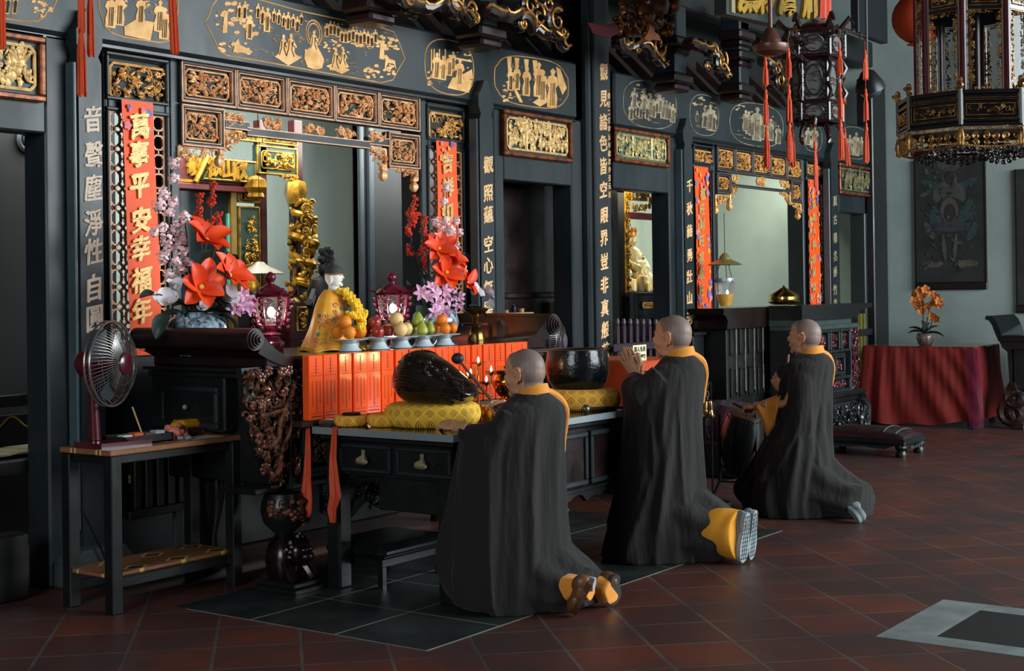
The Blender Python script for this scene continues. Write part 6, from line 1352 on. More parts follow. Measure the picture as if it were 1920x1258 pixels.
def shoe(mb, toe, heel, nrm, k=1.0, w_=.047):
    toe, heel = Vector(toe), Vector(heel); d = (heel-toe); L_ = d.length; d.normalize(); n = Vector(nrm); n = (n-d*n.dot(d)).normalized(); t = d.cross(n)
    out = [(-.62, .06), (-.85, .18), (-.95, .32), (-.8, .5), (-.62, .65), (-.66, .8), (-.6, .93), (-.3, 1.0), (.3, 1.0), (.6, .93), (.66, .8), (.66, .65), (.85, .48), (1, .30), (.9, .15), (.6, .04), (.15, 0), (-.2, .0)]
    vs = []; 
    for q in (-.004, .02): vs += [toe+d*(L_*v)+t*(u*w_)+n*(-q) for u, v in out]
    m = len(out); mb.cur = 0; mb.add(vs, [tuple(range(m)), tuple(range(2*m-1, m-1, -1))]+[(i, i+m, (i+1) % m+m, (i+1) % m) for i in range(m)])
    mb.cur = 1; M = Matrix((t, d, n)).transposed()
    mb.ell(toe+d*L_*.52-n*.034, (w_*.82, L_*.44, .038), 14, 9, M); mb.ell(toe+d*L_*.30-n*.033, (w_*.94, L_*.31, .036), 14, 9, M); mb.ell(toe+d*L_*.75-n*.04, (w_*.68, L_*.28, .05), 14, 9, M)
    return d, n, t, L_
def stubble(o, H, M, k):
    me = o.data; at_ = me.attributes.new('stubble', 'FLOAT', 'POINT'); Mi = M.inverted(); inv = wmat(o.parent) ; vals = []
    off = inv.translation
    for v in me.vertices:
        p = (Mi @ (v.co+off-Vector(H)))/k; zt = -.075 if p.y < -.035 else (-.075+(p.y+.035)/.085*.145 if p.y < .05 else .07)
        if -.035 < p.y < .005 and p.z < .0: zt = max(zt, -.0+.0*p.y)
        x = (p.z-zt+.008)/.03; x = max(0, min(1, x)); x = x*x*(3-2*x)
        if p.z < -.16 or (abs(p.x) > .0775 and -.045 < p.y < .025 and p.z < .04): x = 0
        vals.append(x*.72)
    at_.data.foreach_set('value', vals)
def person(label, O, k, hd, robe, arms, hands_, neckz, collar_s=1.0, seed=0, under=True, pitch=0., yaw=0., legs=True, sleeve_m=None):
    t = thing('person', label, 'person', O)
    W = lambda s, f, z: Vector((O[0]+s, O[1]+f, O[2]+z))
    H = W(*hd); b = MB(); M = head(b, H, k, yaw, pitch)
    b.tube([W(hd[0], hd[1]-.05, neckz+.03), W(hd[0], -.045, neckz-.10), W(0, -.04, .75), W(0, -.03, .48)], [.07, .11, .11, .11], 18)
    b.tube([W(-.16, -.03, neckz-.13), W(.16, -.03, neckz-.13)], .04, 12)
    for s in (-1, 1):
        b.tube([W(s*.09, -.03, .50), W(s*.10, .02, .25), W(s*.10, .04, .09)], [.075, .065, .05], 12); b.tube([W(s*.10, .04, .09), W(s*.10, -.16, .09), W(s*.09, -.30, .09)], [.045, .045, .03], 12)
    for sh, el, wr in arms: b.tube([W(*sh), W(*sh).lerp(W(*el), .5), W(*el), W(*el).lerp(W(*wr), .5), W(*wr)], [.035, .036, .034, .032, .027], 12)
    body = remesh(b, .0052, 5, .45)
    hb = MB()
    for hs in hands_: hand(hb, W(*hs[0]), *hs[1:])
    if hands_: merge(body, remesh(hb, .0026, 3, .4))
    o = obj('body', body, SKIN, t); stubble(o, H, M, k)
    # painted details of the face: brows, eyes, lips
    fb = MB(); P = lambda x, y, z: H+M @ Vector((x, y, z))*k
    for s in (-1, 1):
        fb.cur = 0; fb.tube([P(s*.050, .0785, .024), P(s*.034, .092, .031), P(s*.016, .095, .026)], [.002, .004, .003], 6)
        fb.cur = 1; fb.tube([P(s*.044, .0835, .003), P(s*.031, .0935, .005), P(s*.019, .091, .002)], [.0015, .003, .0015], 6)
    fb.cur = 2; fb.tube([P(-.019, .098, -.062), P(0, .1085, -.061), P(.019, .098, -.062)], [.0015, .003, .0015], 6)
    obj('face_details', fb, [mat('dark_brow', '#2c211d', .8), mat('dark_lash', '#1c1513', .6), mat('lip_line', '#7d4a40', .6)], t)
    rm = MB()
    for r in robe: merge(rm, r)
    r2 = remesh(rm, .0088, 2, .45); obj('robe', r2, ROBE, t)
    return t, W, H, M
def collar(t, W, c, k, tilt=.35, seed=0, hgt=.052):
    """stand-up band around the neck, open in front"""
    def f(u, v):
        a = PI/2+.35+u*(2*PI-.7); r = (.071+.013*(1-v))*k; x, y = r*.98*math.cos(a), r*1.06*math.sin(a)
        z = hgt*v-(max(0, math.sin(a)))**2*.075-tilt*y*.55
        return W(c[0]+x, c[1]+y, c[2]+z)
    mb = MB(); mb.grid(f, 40, 6); mb.grid(lambda u, v: tuple(Vector(f(1-u, v))+Vector((0, 0, -.001))+(W(c[0], c[1], f(1-u, v)[2])-Vector(f(1-u, v)))*.06), 40, 6); obj('collar', mb, ORC, t)
def shoulder_band(t, W, path, w_):
    """orange hem of the inner robe showing along the robe's edge; path of (s, f, z)"""
    pts = []; keys = [list(p) for p in path]
    for i in range(40): pts.append(W(*cat(keys, i/39)))
    mb = MB(); mb.tube(pts, [w_*(1.35-.95*i/39) for i in range(40)], 8); obj('inner_robe_edge', mb, ORC, t)
# ---- nearest: left hand on the table corner, right hand with the beater
O1 = (5.95, 4.19, 0)
rb1 = [column(O1, [(1.075, .0, -.045, .085, .085), (1.05, .0, -.045, .125, .11), (1.00, -.01, -.045, .205, .14), (.92, -.02, -.035, .235, .155), (.78, -.03, -.015, .25, .172), (.6, -.03, -.0, .26, .185), (.42, -.03, .005, .27, .20), (.22, -.03, .02, .29, .235), (.06, -.03, .04, .30, .25), (.0, -.03, .04, .30, .25)], 10, .045, 1),
       column(O1, [(.92, -.235, .02, .05, .085), (.895, -.25, .045, .055, .115), (.85, -.27, .06, .06, .125), (.74, -.285, .075, .065, .13), (.5, -.295, .09, .07, .15), (.25, -.30, .105, .075, .17), (.08, -.30, .10, .08, .17), (.02, -.29, .08, .07, .14)], 6, .10, 2, 70, 50),
       runner(O1, [(-.02, .0, .22, .27, .24), (-.15, .01, .15, .25, .20), (-.24, .02, .125, .225, .145), (-.31, .04, .115, .18, .105), (-.355, .06, .115, .13, .085)], 7, .06, 3)]
a = MB(); a.tube([(O1[0]-.18, O1[1]-.04, .965), (O1[0]-.235, O1[1]-.01, .885), (O1[0]-.262, O1[1]+.10, .872), (O1[0]-.272, O1[1]+.20, .885)], [.075, .078, .062, .046], 16); rb1.append(a)
a = MB(); a.tube([(O1[0]+.19, O1[1]-.03, .985), (O1[0]+.26, O1[1]+.06, .86), (O1[0]+.2, O1[1]+.16, .88), (O1[0]+.13, O1[1]+.19, .95)], [.08, .085, .08, .06], 16); rb1.append(a)
hl = at(857, 800, 'y', 4.42)-Vector(O1); hr = at(962, 768, 'y', 4.36)-Vector(O1)
p1, W1, H1, M1 = person('person kneeling nearest, in a black robe with orange collar, striking the wooden fish', O1, 1.07, (-.002, .0, 1.178), rb1,
   [((-.17, -.03, .93), (-.25, .03, .875), tuple(hl)), ((.17, -.03, .945), (.25, .08, .86), tuple(hr))],
   [(tuple(hl), (.10, .97, .10), (.35, 0, -.95), -1, 1.0, .06, 1.12), (tuple(hr), (-.25, .93, .22), (-.8, -.1, -.5), 1, 1.25, .05, 1.05, None, .9)], 1.07, pitch=-.06)
collar(p1, W1, (-.002, -.046, 1.052), 1.07, .5)
shoulder_band(p1, W1, [(.02, -.10, 1.085), (.10, -.130, 1.05), (.165, -.135, .985), (.197, -.115, .91), (.203, -.10, .83), (.198, -.10, .76)], .019)
sh = MB(); F1 = lambda px, py, y: at(px, py, 'y', y)
d_, n_, t_, L_ = shoe(sh, at(1079, 1151, 'z', .012), at(1113, 1088, 'y', 3.735), (.45, -.85, -.25), w_=.05); obj('left_shoe', sh, [mat('brown_sole', '#4a2f20', .55), mat('brown_leather', '#6d4526', .4, var=.3)], p1)
sh = MB(); shoe(sh, at(1150, 1134, 'z', .012), at(1154, 1078, 'y', 3.76), (-.15, -.95, -.25), w_=.052); obj('right_shoe', sh, [mat('dark_sole', '#34302e', .6), MATS['brown_leather']], p1)
tr = MB(); merge(tr, runner((0, 0, 0), [(3.97, 5.86, .12, .07, .075), (3.88, 5.86, .13, .06, .07), (3.80, 5.865, .135, .052, .055), (3.76, 5.87, .135, .045, .05)], 5, .06, 4, 28, 12)); merge(tr, runner((0, 0, 0), [(3.97, 6.08, .10, .07, .07), (3.88, 6.08, .10, .065, .065), (3.80, 6.09, .09, .07, .06), (3.77, 6.09, .08, .065, .055)], 5, .06, 5, 28, 12)); obj('trousers', remesh(tr, .006, 2), ORC, p1)
sk_ = MB(); sk_.tube([(5.872, 3.82, .15), (5.88, 3.78, .165), (5.89, 3.75, .16)], [.036, .036, .034], 12); obj('sock', sk_, mat('grey_sock', '#a8a4ae', .8), p1)
ml = thing('wooden_beater', 'slim wooden beater with dark round head held over the wooden fish', 'beater', at(894, 712, 'y', 4.52)); b = MB(); q0 = at(947, 770, 'y', 4.40); q1 = at(852, 666, 'y', 4.62)
hp = W1(*tuple(hr))+Vector((-.03, .075, .005)); q1 = at(858, 672, 'y', 4.68)
b.tube([hp-(q1-hp).normalized()*.06, hp, q1], [.011, .010, .007], 10); obj('stick', b, mat('reddish_stick', '#6b3d2a', .5), ml); b = MB(); b.ell(q1, (.03, .036, .03), 14, 10); obj('head', b, mat('dark_beater_head', '#262630', .5), ml)
mc = thing('microphone', 'small black round-headed microphone in front of the nearest person\'s chest', 'microphone', at(962, 738, 'y', 4.5)); b = MB(); c = at(961, 738, 'y', 4.60); b.ell(c, (.030, .030, .036), 14, 10); obj('head', b, BLK, mc); b = MB(); b.tube([c, c+Vector((.03, .05, -.10)), (c.x+.05, c.y+.10, TT+.01)], [.011, .009, .008], 8); b.lathe([(.06, 0), (.058, .012), (.01, .016)], (c.x+.05, c.y+.10, TT), 18); obj('stand', b, BLK, mc)
# ---- middle: palms joined
O2 = (7.50, 4.20, 0)
rb2 = [column(O2, [(1.195, .0, -.045, .085, .085), (1.165, .0, -.045, .13, .11), (1.10, -.01, -.04, .20, .14), (1.0, -.02, -.02, .23, .155), (.85, -.03, .0, .235, .165), (.65, -.03, .015, .245, .18), (.45, -.04, .03, .27, .205), (.22, -.05, .06, .32, .26), (.05, -.05, .08, .35, .29), (.0, -.05, .08, .35, .29)], 9, .05, 11),
       column(O2, [(1.05, -.20, .12, .05, .06), (1.0, -.21, .12, .07, .10), (.9, -.22, .09, .08, .115), (.7, -.23, .085, .085, .13), (.45, -.245, .10, .095, .145), (.22, -.25, .14, .11, .16), (.14, -.25, .14, .09, .14)], 6, .09, 12, 70, 50),
       runner(O2, [(.0, .0, .24, .28, .26), (-.15, .0, .19, .255, .23), (-.28, .0, .16, .215, .175), (-.36, .0, .155, .17, .13), (-.41, .0, .15, .13, .10)], 7, .06, 13)]
for s in (-1, 1):
    a = MB(); a.tube([(O2[0]+s*.19, O2[1]-.03, 1.08), (O2[0]+s*.25, O2[1]+.06, .98), (O2[0]+s*.14, O2[1]+.19, 1.0), (O2[0]+s*.04, O2[1]+.235, 1.045)], [.08, .088, .08, .055], 16); rb2.append(a)
hz = at(1198, 712, 'y', 4.45); wy = .245
p2, W2, H2, M2 = person('person kneeling in the middle with palms joined, in a black robe with orange collar', O2, 1.13, (.002, .0, 1.308), rb2,
   [((-.17, -.03, 1.04), (-.24, .06, .97), (-.022, wy, 1.07)), ((.17, -.03, 1.04), (.24, .06, .97), (.022, wy, 1.07))],
   [((-.024, wy, 1.075), (.0, .55, .84), (1, 0, 0), -1, .12, .14, 1.1, None, .1), ((.024, wy, 1.075), (.0, .55, .84), (-1, 0, 0), 1, .12, .10, 1.1, None, .1)], 1.185, pitch=.02)
collar(p2, W2, (.0, -.046, 1.172), 1.13, .45, hgt=.058)
shoulder_band(p2, W2, [(.02, -.105, 1.205), (.11, -.135, 1.16), (.168, -.13, 1.08), (.192, -.108, .99), (.196, -.095, .90)], .020)
GS = mat('grey_rubber_sole', '#8d999c', .7, var=.1)
for nm, x, sg in (('left_shoe', 7.45, -1), ('right_shoe', 7.56, 1)):
    sh = MB(); d_, n_, t_, L_ = shoe(sh, (x, 3.735, .012), (x-.005*sg, 3.70, .30), (.05*sg, -.98, -.15), w_=.055); s_ = obj(nm, sh, [GS, mat('grey_canvas', '#6f7678', .8)], p2)
    gv = MB()
    for i in range(1, 12): p = Vector((x, 3.735, .012))+d_*(L_*i/12)+n_*.0046; gv.tube([p-t_*.040, p+t_*.040], .0022, 4)
    for i in (-1, 0, 1): p = Vector((x, 3.735, .012))+n_*.0046+t_*.022*i; gv.tube([p+d_*L_*.06, p+d_*L_*.95], .0022, 4)
    obj('tread', gv, mat('dark_groove', '#2c3032', .8), s_)
tr = MB(); merge(tr, runner((0, 0, 0), [(3.95, 7.47, .18, .16, .13), (3.86, 7.46, .175, .15, .135), (3.79, 7.46, .17, .14, .14), (3.755, 7.46, .165, .13, .14)], 4, .03, 14, 40, 16)); obj('trousers', remesh(tr, .007, 2), mat('yellow_orange_cotton', '#dc9322', .8, var=.12, vs=9, bump=.1, bs=300), p2)
# ---- farthest: left arm forward in an orange sleeve
O3 = (9.40, 4.20, 0)
rb3 = [column(O3, [(1.125, .0, -.045, .085, .085), (1.10, .0, -.045, .13, .11), (1.04, -.01, -.04, .195, .135), (.93, -.01, -.035, .215, .13), (.78, -.02, -.03, .22, .135), (.6, -.03, .0, .24, .165), (.42, -.04, .03, .28, .22), (.24, -.05, .07, .32, .28), (.10, -.05, .08, .34, .30), (.0, -.05, .06, .33, .29)], 9, .06, 21, drift=2.0),
       column(O3, [(1.0, -.16, -.04, .06, .07), (.92, -.175, -.045, .07, .085), (.8, -.185, -.04, .075, .09), (.62, -.20, .0, .08, .12), (.45, -.22, .08, .09, .15), (.3, -.24, .14, .09, .15), (.2, -.24, .14, .07, .12)], 5, .09, 22, 60, 44, 2.0),
       runner(O3, [(.02, .0, .24, .30, .27), (-.12, .0, .21, .26, .23), (-.24, .0, .155, .245, .17), (-.33, .0, .125, .225, .14), (-.40, .0, .115, .19, .125), (-.445, .0, .11, .14, .11)], 6, .07, 23)]
a = MB(); a.tube([(O3[0]+.19, O3[1]-.03, 1.02), (O3[0]+.25, O3[1]+.06, .92), (O3[0]+.14, O3[1]+.16, .95), (O3[0]+.05, O3[1]+.20, .99)], [.08, .085, .08, .055], 16); rb3.append(a)
w3 = at(1421, 761, 'x', 9.19)-Vector(O3); r3 = at(1468, 733, 'y', 4.42)-Vector(O3)
p3, W3, H3, M3 = person('person kneeling farthest, black robe, one orange-sleeved arm reaching over the drum', O3, 1.10, (.0, .0, 1.242), rb3,
   [((-.17, -.03, .97), tuple(at(1476, 756, 'x', 9.2)-Vector(O3)), tuple(w3)), ((.17, -.03, .97), (.20, .08, .92), tuple(r3))],
   [(tuple(w3), (.05, .99, -.12), (.2, -.1, -.95), -1, 1.1, .05, 1.15, None, .9), (tuple(r3), (-.1, .5, .86), (.9, .2, 0), -1, .9, .05, 1.1, None, .7)], 1.12, pitch=.05)
collar(p3, W3, (.0, -.046, 1.105), 1.10, .45, hgt=.055)
shoulder_band(p3, W3, [(.02, -.10, 1.135), (.10, -.13, 1.10), (.165, -.135, 1.02), (.195, -.12, .94), (.20, -.11, .88)], .019)
sl = MB(); A, B_, C_ = W3(*tuple(w3))+Vector((0, -.012, .03)), at(1468, 736, 'x', 9.22), at(1441, 826, 'x', 9.19); Dn = W3(*tuple(w3))+Vector((0, -.01, -.045))
rings = []
for i in range(18):
    u = i/17; top = A.lerp(B_, u); low = Dn.lerp(C_, min(1, u*1.6)) if u < .6 else C_.lerp(at(1455, 800, 'x', 9.2), (u-.6)/.4); w_ = .042+.02*u; ring = []
    for j in range(24):
        a = 2*PI*j/24; m_ = top.lerp(low, .5); h = (top-low)*.5; ring.append(m_+h*math.cos(a)+Vector((1, .1, 0))*(w_*math.sin(a)*(1+.12*math.sin(5*u+3*a))))
    rings.append(ring)
sl.loft(rings); obj('orange_sleeve', sl, ORC, p3)
sh = MB(); shoe(sh, (9.12, 3.70, .02), (9.24, 3.86, .10), (-.7, .2, -.5), w_=.045); obj('left_shoe', sh, [GS, MATS['grey_canvas']], p3)
bt = thing('drum_stick', 'thin dark stick in the farthest person\'s hand above the drum', 'stick', W3(*tuple(w3))); b = MB(); q = W3(*tuple(w3))+Vector((-.01, .085, -.03)); e = at(1374, 756, 'x', 9.25); b.tube([q-(e-q).normalized()*.05, q, e], [.011, .010, .008], 8); obj('stick', b, mat('dark_plum_stick', '#2a1a20', .5), bt)
hb_ = MB(); hb_.tube([at(1469, 742, 'y', 4.44)+Vector((.0, .0, -.10)), at(1478, 665, 'y', 4.46)], .010, 8); tag(obj('chime_handle', hb_, mat('red_brown_handle', '#5d2f22', .5)), 'slim red-brown upright handle held at the farthest person\'s chest', 'handle')
# ================================================================== SECOND BAY: inner shrine with the golden figures
YG = 7.6
g2 = thing('figure_shrine', 'gilded glass-fronted shrine holding the golden figures in the second doorway', 'shrine', (F(1200, 500, YG)[0], YG, 0))
b = MB(); wbox(b, 1160, 1172, 340, 640, YG-.15, .1); wbox(b, 1240, 1256, 340, 640, YG-.15, .1); wbox(b, 1130, 1260, 549, 640, YG, .1); obj('post', b, BLK, g2)
b = MB(); x0, x1, z0, z1 = wbox(b, 1173, 1180, 350, 549, YG-.05, .05); carve(b, x0, x1, z0, z1, YG-.05, .03, 50, 601, size=.05); obj('gilded_post', b, GOLDY, g2)
b = MB(); x0, x1, z0, z1 = R(1183, 1213, 352, 375, YG-.05); b.frame(x0, x1, z0, z1, .03, YG-.06, YG, .005); carve(b, x0, x1, z0, z1, YG-.02, .04, 30, 602); x0, x1, z0, z1 = R(1214, 1240, 352, 392, YG-.05); carve(b, x0, x1, z0, z1, YG-.02, .05, 40, 603)
x0, x1, z0, z1 = R(1152, 1160, 352, 395, YG-.05); carve(b, x0, x1, z0, z1, YG-.02, .04, 20, 604); x0, x1, z0, z1 = R(1182, 1215, 380, 395, YG-.05); carve(b, x0, x1, z0, z1, YG-.02, .04, 20, 605); obj('carving', b, GOLDY, g2)
b = MB(); wbox(b, 1176, 1245, 397, 409, YG-.06, .1); wbox(b, 1130, 1160, 400, 409, YG-.06, .1); obj('crossbar', b, MATS['red_brown_bar'], g2)
b = MB(); x0, x1, z0, z1 = wbox(b, 1190, 1237, 548, 598, YG-.3, .06); b.frame(x0, x1, z0, z1, .03, YG-.33, YG-.3, .006); obj('base_panel', b, LACB, g2); b = MB(); d = (x1-x0)*.22; b.rim(x0+d, x1-d, z0+d, z1-d, .012, YG-.33); carve(b, x0+d, x1-d, z0+d, z1-d, YG-.31, .04, 40, 606); obj('base_carving', b, GOLD, g2)
b = MB(); x0, x1, z0, z1 = R(1152, 1240, 400, 548, YG+.02); b.box(x0, x1, YG+.8, YG+.82, z0-.2, z1+.4); obj('back_pane', b, mat('grey_green_pane', '#3c4a45', .3, var=.4, vs=1.5), g2)
b = MB(); b.box(x0, x1+.1, YG-.1, YG+.8, z0-.06, z0-.0); obj('shelf', b, RWOOD, g2); zs = z0
b = MB(); b.box(x0+.1, x1, YG, YG+.5, 0, F(1200, 640, YG)[1]+.05); obj('base', b, BLK, g2)
FIG = mat('gilded_painted_figure', '#e6c06a', .4, .25, vs=9, col2='#d8cfae'); FIG2 = mat('red_gold_crown', '#c0472a', .4, .3, vs=20, col2='#d8a840')
def seated(px, Y, h, label, crown, seed, sit=True):
    X = F(px, 500, Y)[0]; t = thing('golden_figure', label, 'figurine', (X, Y, zs)); b = MB(); s = h/.62; c = lambda x, y, z: (X+x*s, Y+y*s, zs+z*s)
    b.lathe([(.15*s, 0), (.17*s, .06*s), (.15*s, .14*s), (.11*s, .24*s), (.115*s, .34*s), (.08*s, .42*s), (.03*s, .45*s)], (X, Y, zs), 18, rib=6, ra=.05)
    b.ell(c(0, -.01, .50), (.05*s, .055*s, .065*s), 14, 10)
    for sg in (-1, 1): b.tube([c(sg*.11, 0, .38), c(sg*.16, -.06, .27), c(sg*.07, -.15, .22)], [.045*s, .045*s, .035*s], 10); b.tube([c(sg*.10, -.05, .14), c(sg*.13, -.17, .12), c(sg*.11, -.17, .0)], [.06*s, .055*s, .045*s], 10)
    for i in range(9): a = random.Random(seed+i).uniform(-1, 1); b.tube([c(a*.15, -.12, .05), c(a*.13, -.14, .15), c(a*.08, -.12, .3)], .012*s, 5)
    obj('body', remesh(b, .010, 3), FIG, t); k = MB()
    if crown:
        k.lathe([(.055*s, .545*s), (.06*s, .58*s), (.05*s, .60*s)], (X, Y, zs), 14)
        for i in range(8): k.ell(c(.055*math.cos(i*.785), .055*math.sin(i*.785), .61), (.012*s, .012*s, .03*s), 6, 4)
    else: k.ell(c(0, 0, .555), (.048*s, .05*s, .03*s), 10, 7); k.ell(c(0, .0, .60), .022*s, 8, 6)
    obj('headdress', k, FIG2 if crown else MATS['painted_hair'], t)
seated(1183, 7.95, .68, 'crowned golden figure seated highest behind the glass in the second doorway', True, 1)
seated(1204, 7.85, .40, 'small golden attendant kneeling right of the crowned figure', False, 2)
seated(1157, 7.90, .52, 'pale golden figure half hidden left of the black post in the second doorway', False, 3)
b = MB(); X = F(1233, 540, 7.8)[0]; b.ell((X, 7.75, zs+.06), (.09, .07, .06), 10, 8); b.ell((X-.05, 7.70, zs+.11), .05, 10, 8); tag(obj('gold_lion_figurine', b, GOLD), 'small dull gold crouching figurine at the right corner of the glass shrine', 'figurine')
l = bpy.data.lights.new('figure_fill_light', 'AREA'); l.size = .5; l.energy = 5; l.color = (1, .88, .6); lo = bpy.data.objects.new('figure_fill_light', l); COL.objects.link(lo); lo.location = (F(1185, 500, 7.4)[0], 7.45, zs+1.0); lo.rotation_euler = (math.radians(35), 0, 0)  # added warm fill on the golden figures, not a lamp of the shrine
l = bpy.data.lights.new('altar_shrine_lamp', 'AREA'); l.size = .6; l.energy = 3; l.color = (1, .90, .62); lo = bpy.data.objects.new('altar_shrine_lamp', l); COL.objects.link(lo); lo.location = (F(480, 400, 7.4)[0], 7.2, 2.75); lo.rotation_euler = (math.radians(50), 0, 0)
# ================================================================== SECOND BAY: side altars behind the people
t = thing('slatted_cabinet', 'low black slatted cabinet behind the hanging bell', 'cabinet', (11.4, 6.45, 0)); x0, x1 = F(1300, 622, 6.4)[0], F(1357, 585, 6.15)[0]+.08; za = F(1340, 624, 6.4)[1]
b = MB(); b.box(x0, x1, 6.4, 6.51, za-.42, za, .01); b.box(x0-.03, x1+.0, 6.37, 6.51, za-.015, za+.02, .006); obj('body', b, LAC, t); b = MB()
for i in range(10): x = x0+.05+i*(x1-x0-.1)/9.5; b.box(x, x+.06, 6.40, 6.44, .1, za-.42, .006)
obj('slats', b, LAC, t); b = MB(); b.box(x0, x1, 6.42, 6.51, 0, .1); b.box(x0, x1, 6.47, 6.51, .1, za-.4); obj('base', b, BLK, t)
t = thing('step_moulding', 'dark stepped moulding below the oil lamp, right of the narrow red banner', 'moulding', (12, 6.5, 0)); x0, x1 = F(1341, 600, 6.55)[0], F(1365, 600, 6.55)[0]; b = MB()
for k, y in enumerate((582, 592, 604, 616)): z = F(1345, y, 6.45)[1]; b.box(x0, x1+.1, 6.54+.03*(k % 2), 6.66, z-.07, z, .012)
b.box(x0, x1+.1, 6.58, 6.66, 0, 1.3); obj('body', b, RWOOD, t)
t = thing('side_altar', 'black side altar with thick overhanging top carrying the oil lamp and the gold pot', 'altar', (12.9, 6.4, 0)); Yb = 6.15
xa, xb = F(1357, 585, Yb)[0], F(1496, 585, Yb)[0]; zt_ = F(1357, 578.5, Yb)[1]; zm = F(1370, 617, Yb)[1]
b = MB(); w_ = xb-xa
b.prism([(xa+.06, zm), (xb-.12, zm), (xb-.12, zm+.08), (xb-.05, zm+.12), (xb-.02, zt_-.07), (xb, zt_-.06), (xb, zt_), (xa, zt_), (xa, zt_-.06), (xa+.03, zt_-.07), (xa+.04, zm+.12), (xa+.08, zm+.08)][::-1], Yb, Yb+.36); obj('top', b, mat('brown_black_lacquer', '#1f1310', .28, var=.5, vs=4, coat=.3), t)
b = MB(); b.box(xa+.15, xb-.2, Yb+.05, Yb+.35, .12, zm, .01); b.box(xa+.1, xb-.15, Yb+.02, Yb+.35, 0, .12, .01); obj('body', b, LAC, t); b = MB(); zz = [.2, .55, .95]
for i in range(7):
    x = xa+.2+i*(w_-.45)/6.2
    for j in range(3): b.frame(x, x+.14, zz[j], zz[j]+.28, .018, Yb+.03, Yb+.06, .004)
obj('slats', b, LAC, t); b = MB()
for i in range(7): x = xa+.2+i*(w_-.45)/6.2; b.box(x+.10, x+.108, Yb+.028, Yb+.034, .6, 1.2)
obj('gold_line', b, GOLDF, t)
# carved altar at the right end
t = thing('carved_altar', 'carved black altar with red-tinted relief squares behind the farthest person', 'altar', (14.0, 6.0, 0)); Yc = 5.80
xa, xb, xc = F(1500, 585, Yc)[0], F(1604, 600, Yc)[0], F(1624, 576, Yc)[0]; zt_ = F(1505, 573, Yc)[1]; zm = F(1505, 601, Yc)[1]; zb_ = F(1505, 612, Yc)[1]
b = MB(); b.prism([(xa, zm), (xb, zm), (xb+.10, zm+.08), (xc+.05, zt_-.05), (xc+.12, zt_-.04), (xc+.12, zt_+.0), (xa, zt_)][::-1], Yc-.02, Yc+.33); obj('top', b, mat('black_top', '#121213', .35, coat=.2), t)
b = MB(); b.box(xa, xb-.05, Yc+.03, Yc+.33, zb_, zm); b.box(xa, xb+.02, Yc-.03, Yc+.33, zb_-.05, zb_, .01); obj('neck', b, mat('grey_lacquer', '#3b4746', .4), t)
x1 = F(1613, 660, Yc)[0]; zb2 = F(1530, 742, Yc)[1]; b = MB(); b.box(xa, x1-.02, Yc+.04, Yc+.33, zb2, zb_-.05, .01); obj('body', b, BLK, t)
fr = MB(); cv = MB(); rows = [(618, 662, 4), (668, 704, 3), (708, 738, 2)]
cols = [(1508, 1530), (1533, 1553), (1555, 1573), (1575, 1592)]
for r, (ya, yb, n_) in enumerate(rows):
    for k, (pa, pb) in enumerate(cols):
        x0, x2 = F(pa+(9 if r == 1 else 0), 640, Yc)[0], F(pb+(9 if r == 1 else 0), 640, Yc)[0]
        if r == 1 and k == 3: continue
        if r == 2 and k % 2 == 0: x2 = F(cols[k+1][1], 640, Yc)[0]
        if r == 2 and k % 2: continue
        z1, z0 = F(1555, ya, Yc)[1], F(1555, yb, Yc)[1]; fr.frame(x0, x2, z0, z1, .028, Yc-.02, Yc+.05, .006); m_ = .05; carve(cv, x0+m_, x2-m_, z0+m_, z1-m_, Yc+.04, .05, 60, 700+r*10+k, size=.05)
x0, x2 = F(1594, 660, Yc)[0], F(1611, 660, Yc)[0]; z1, z0 = F(1594, 610, Yc)[1], F(1594, 735, Yc)[1]; fr.box(x0-.02, x0, Yc-.02, Yc+.04, z0, z1, .004); carve(cv, x0, x2, z0, z1, Yc+.03, .05, 150, 750, size=.05)
obj('frame', fr, LACB, t); obj('carving', cv, mat('red_silver_carving', '#84404c', .25, .4, vs=40, col2='#1c1517', coat=.3), t)
b = MB(); zf = F(1530, 752, Yc)[1]; b.box(xa, x1+.06, Yc-.04, Yc+.33, zf, zb2, .012); b.box(xa, x1+.02, Yc, Yc+.33, zf-.06, zf, .01); obj('waist', b, LAC, t)
b = MB(); b.box(xa, x1-.02, Yc+.02, Yc+.33, .16, zf-.06, .01); b.box(xa, x1+.05, Yc-.04, Yc+.33, 0, .05, .01); obj('plinth', b, BLK, t)
b = MB(); carve(b, xa-.3, x1-.15, .17, zf-.08, Yc+.01, .06, 150, 760, size=.07); scroll(b, (x1-.08, .30), .13, Yc-.02, .035, 1.5, PI/2, -1); scroll(b, (x1-.02, .16), .12, Yc-.03, .04, 1.3, 0, 1); b.tube([(x1-.02, Yc-.02, .42), (x1+.08, Yc-.03, .32), (x1+.08, Yc-.03, .16), (x1+.02, Yc-.03, .06)], [.05, .05, .045, .05], 8); obj('scroll_foot', b, mat('silvery_black_carving', '#22282b', .2, .3, vs=30, coat=.4), t)
b = MB()
for px in (1606.5, 1612, 1618): x0, x2, z0, z1 = R(px, px+2.2, 588 if px > 1607 else 608, 738, 6.62); b.box(x0, x2, 6.60, 6.64, z0, z1)
struct('window_bars', b, mat('olive_gold_bar', '#86803c', .5, .2)); b = MB(); x0, x2, z0, z1 = R(1603, 1640, 618, 630, 6.58); b.box(x0, x2+.1, 6.56, 6.6, z0, z1); x0, x2, z0, z1 = R(1600, 1640, 738, 800, 6.58); b.box(x0, x2, 6.52, 6.66, 0, z1); struct('sill', b, LAC)
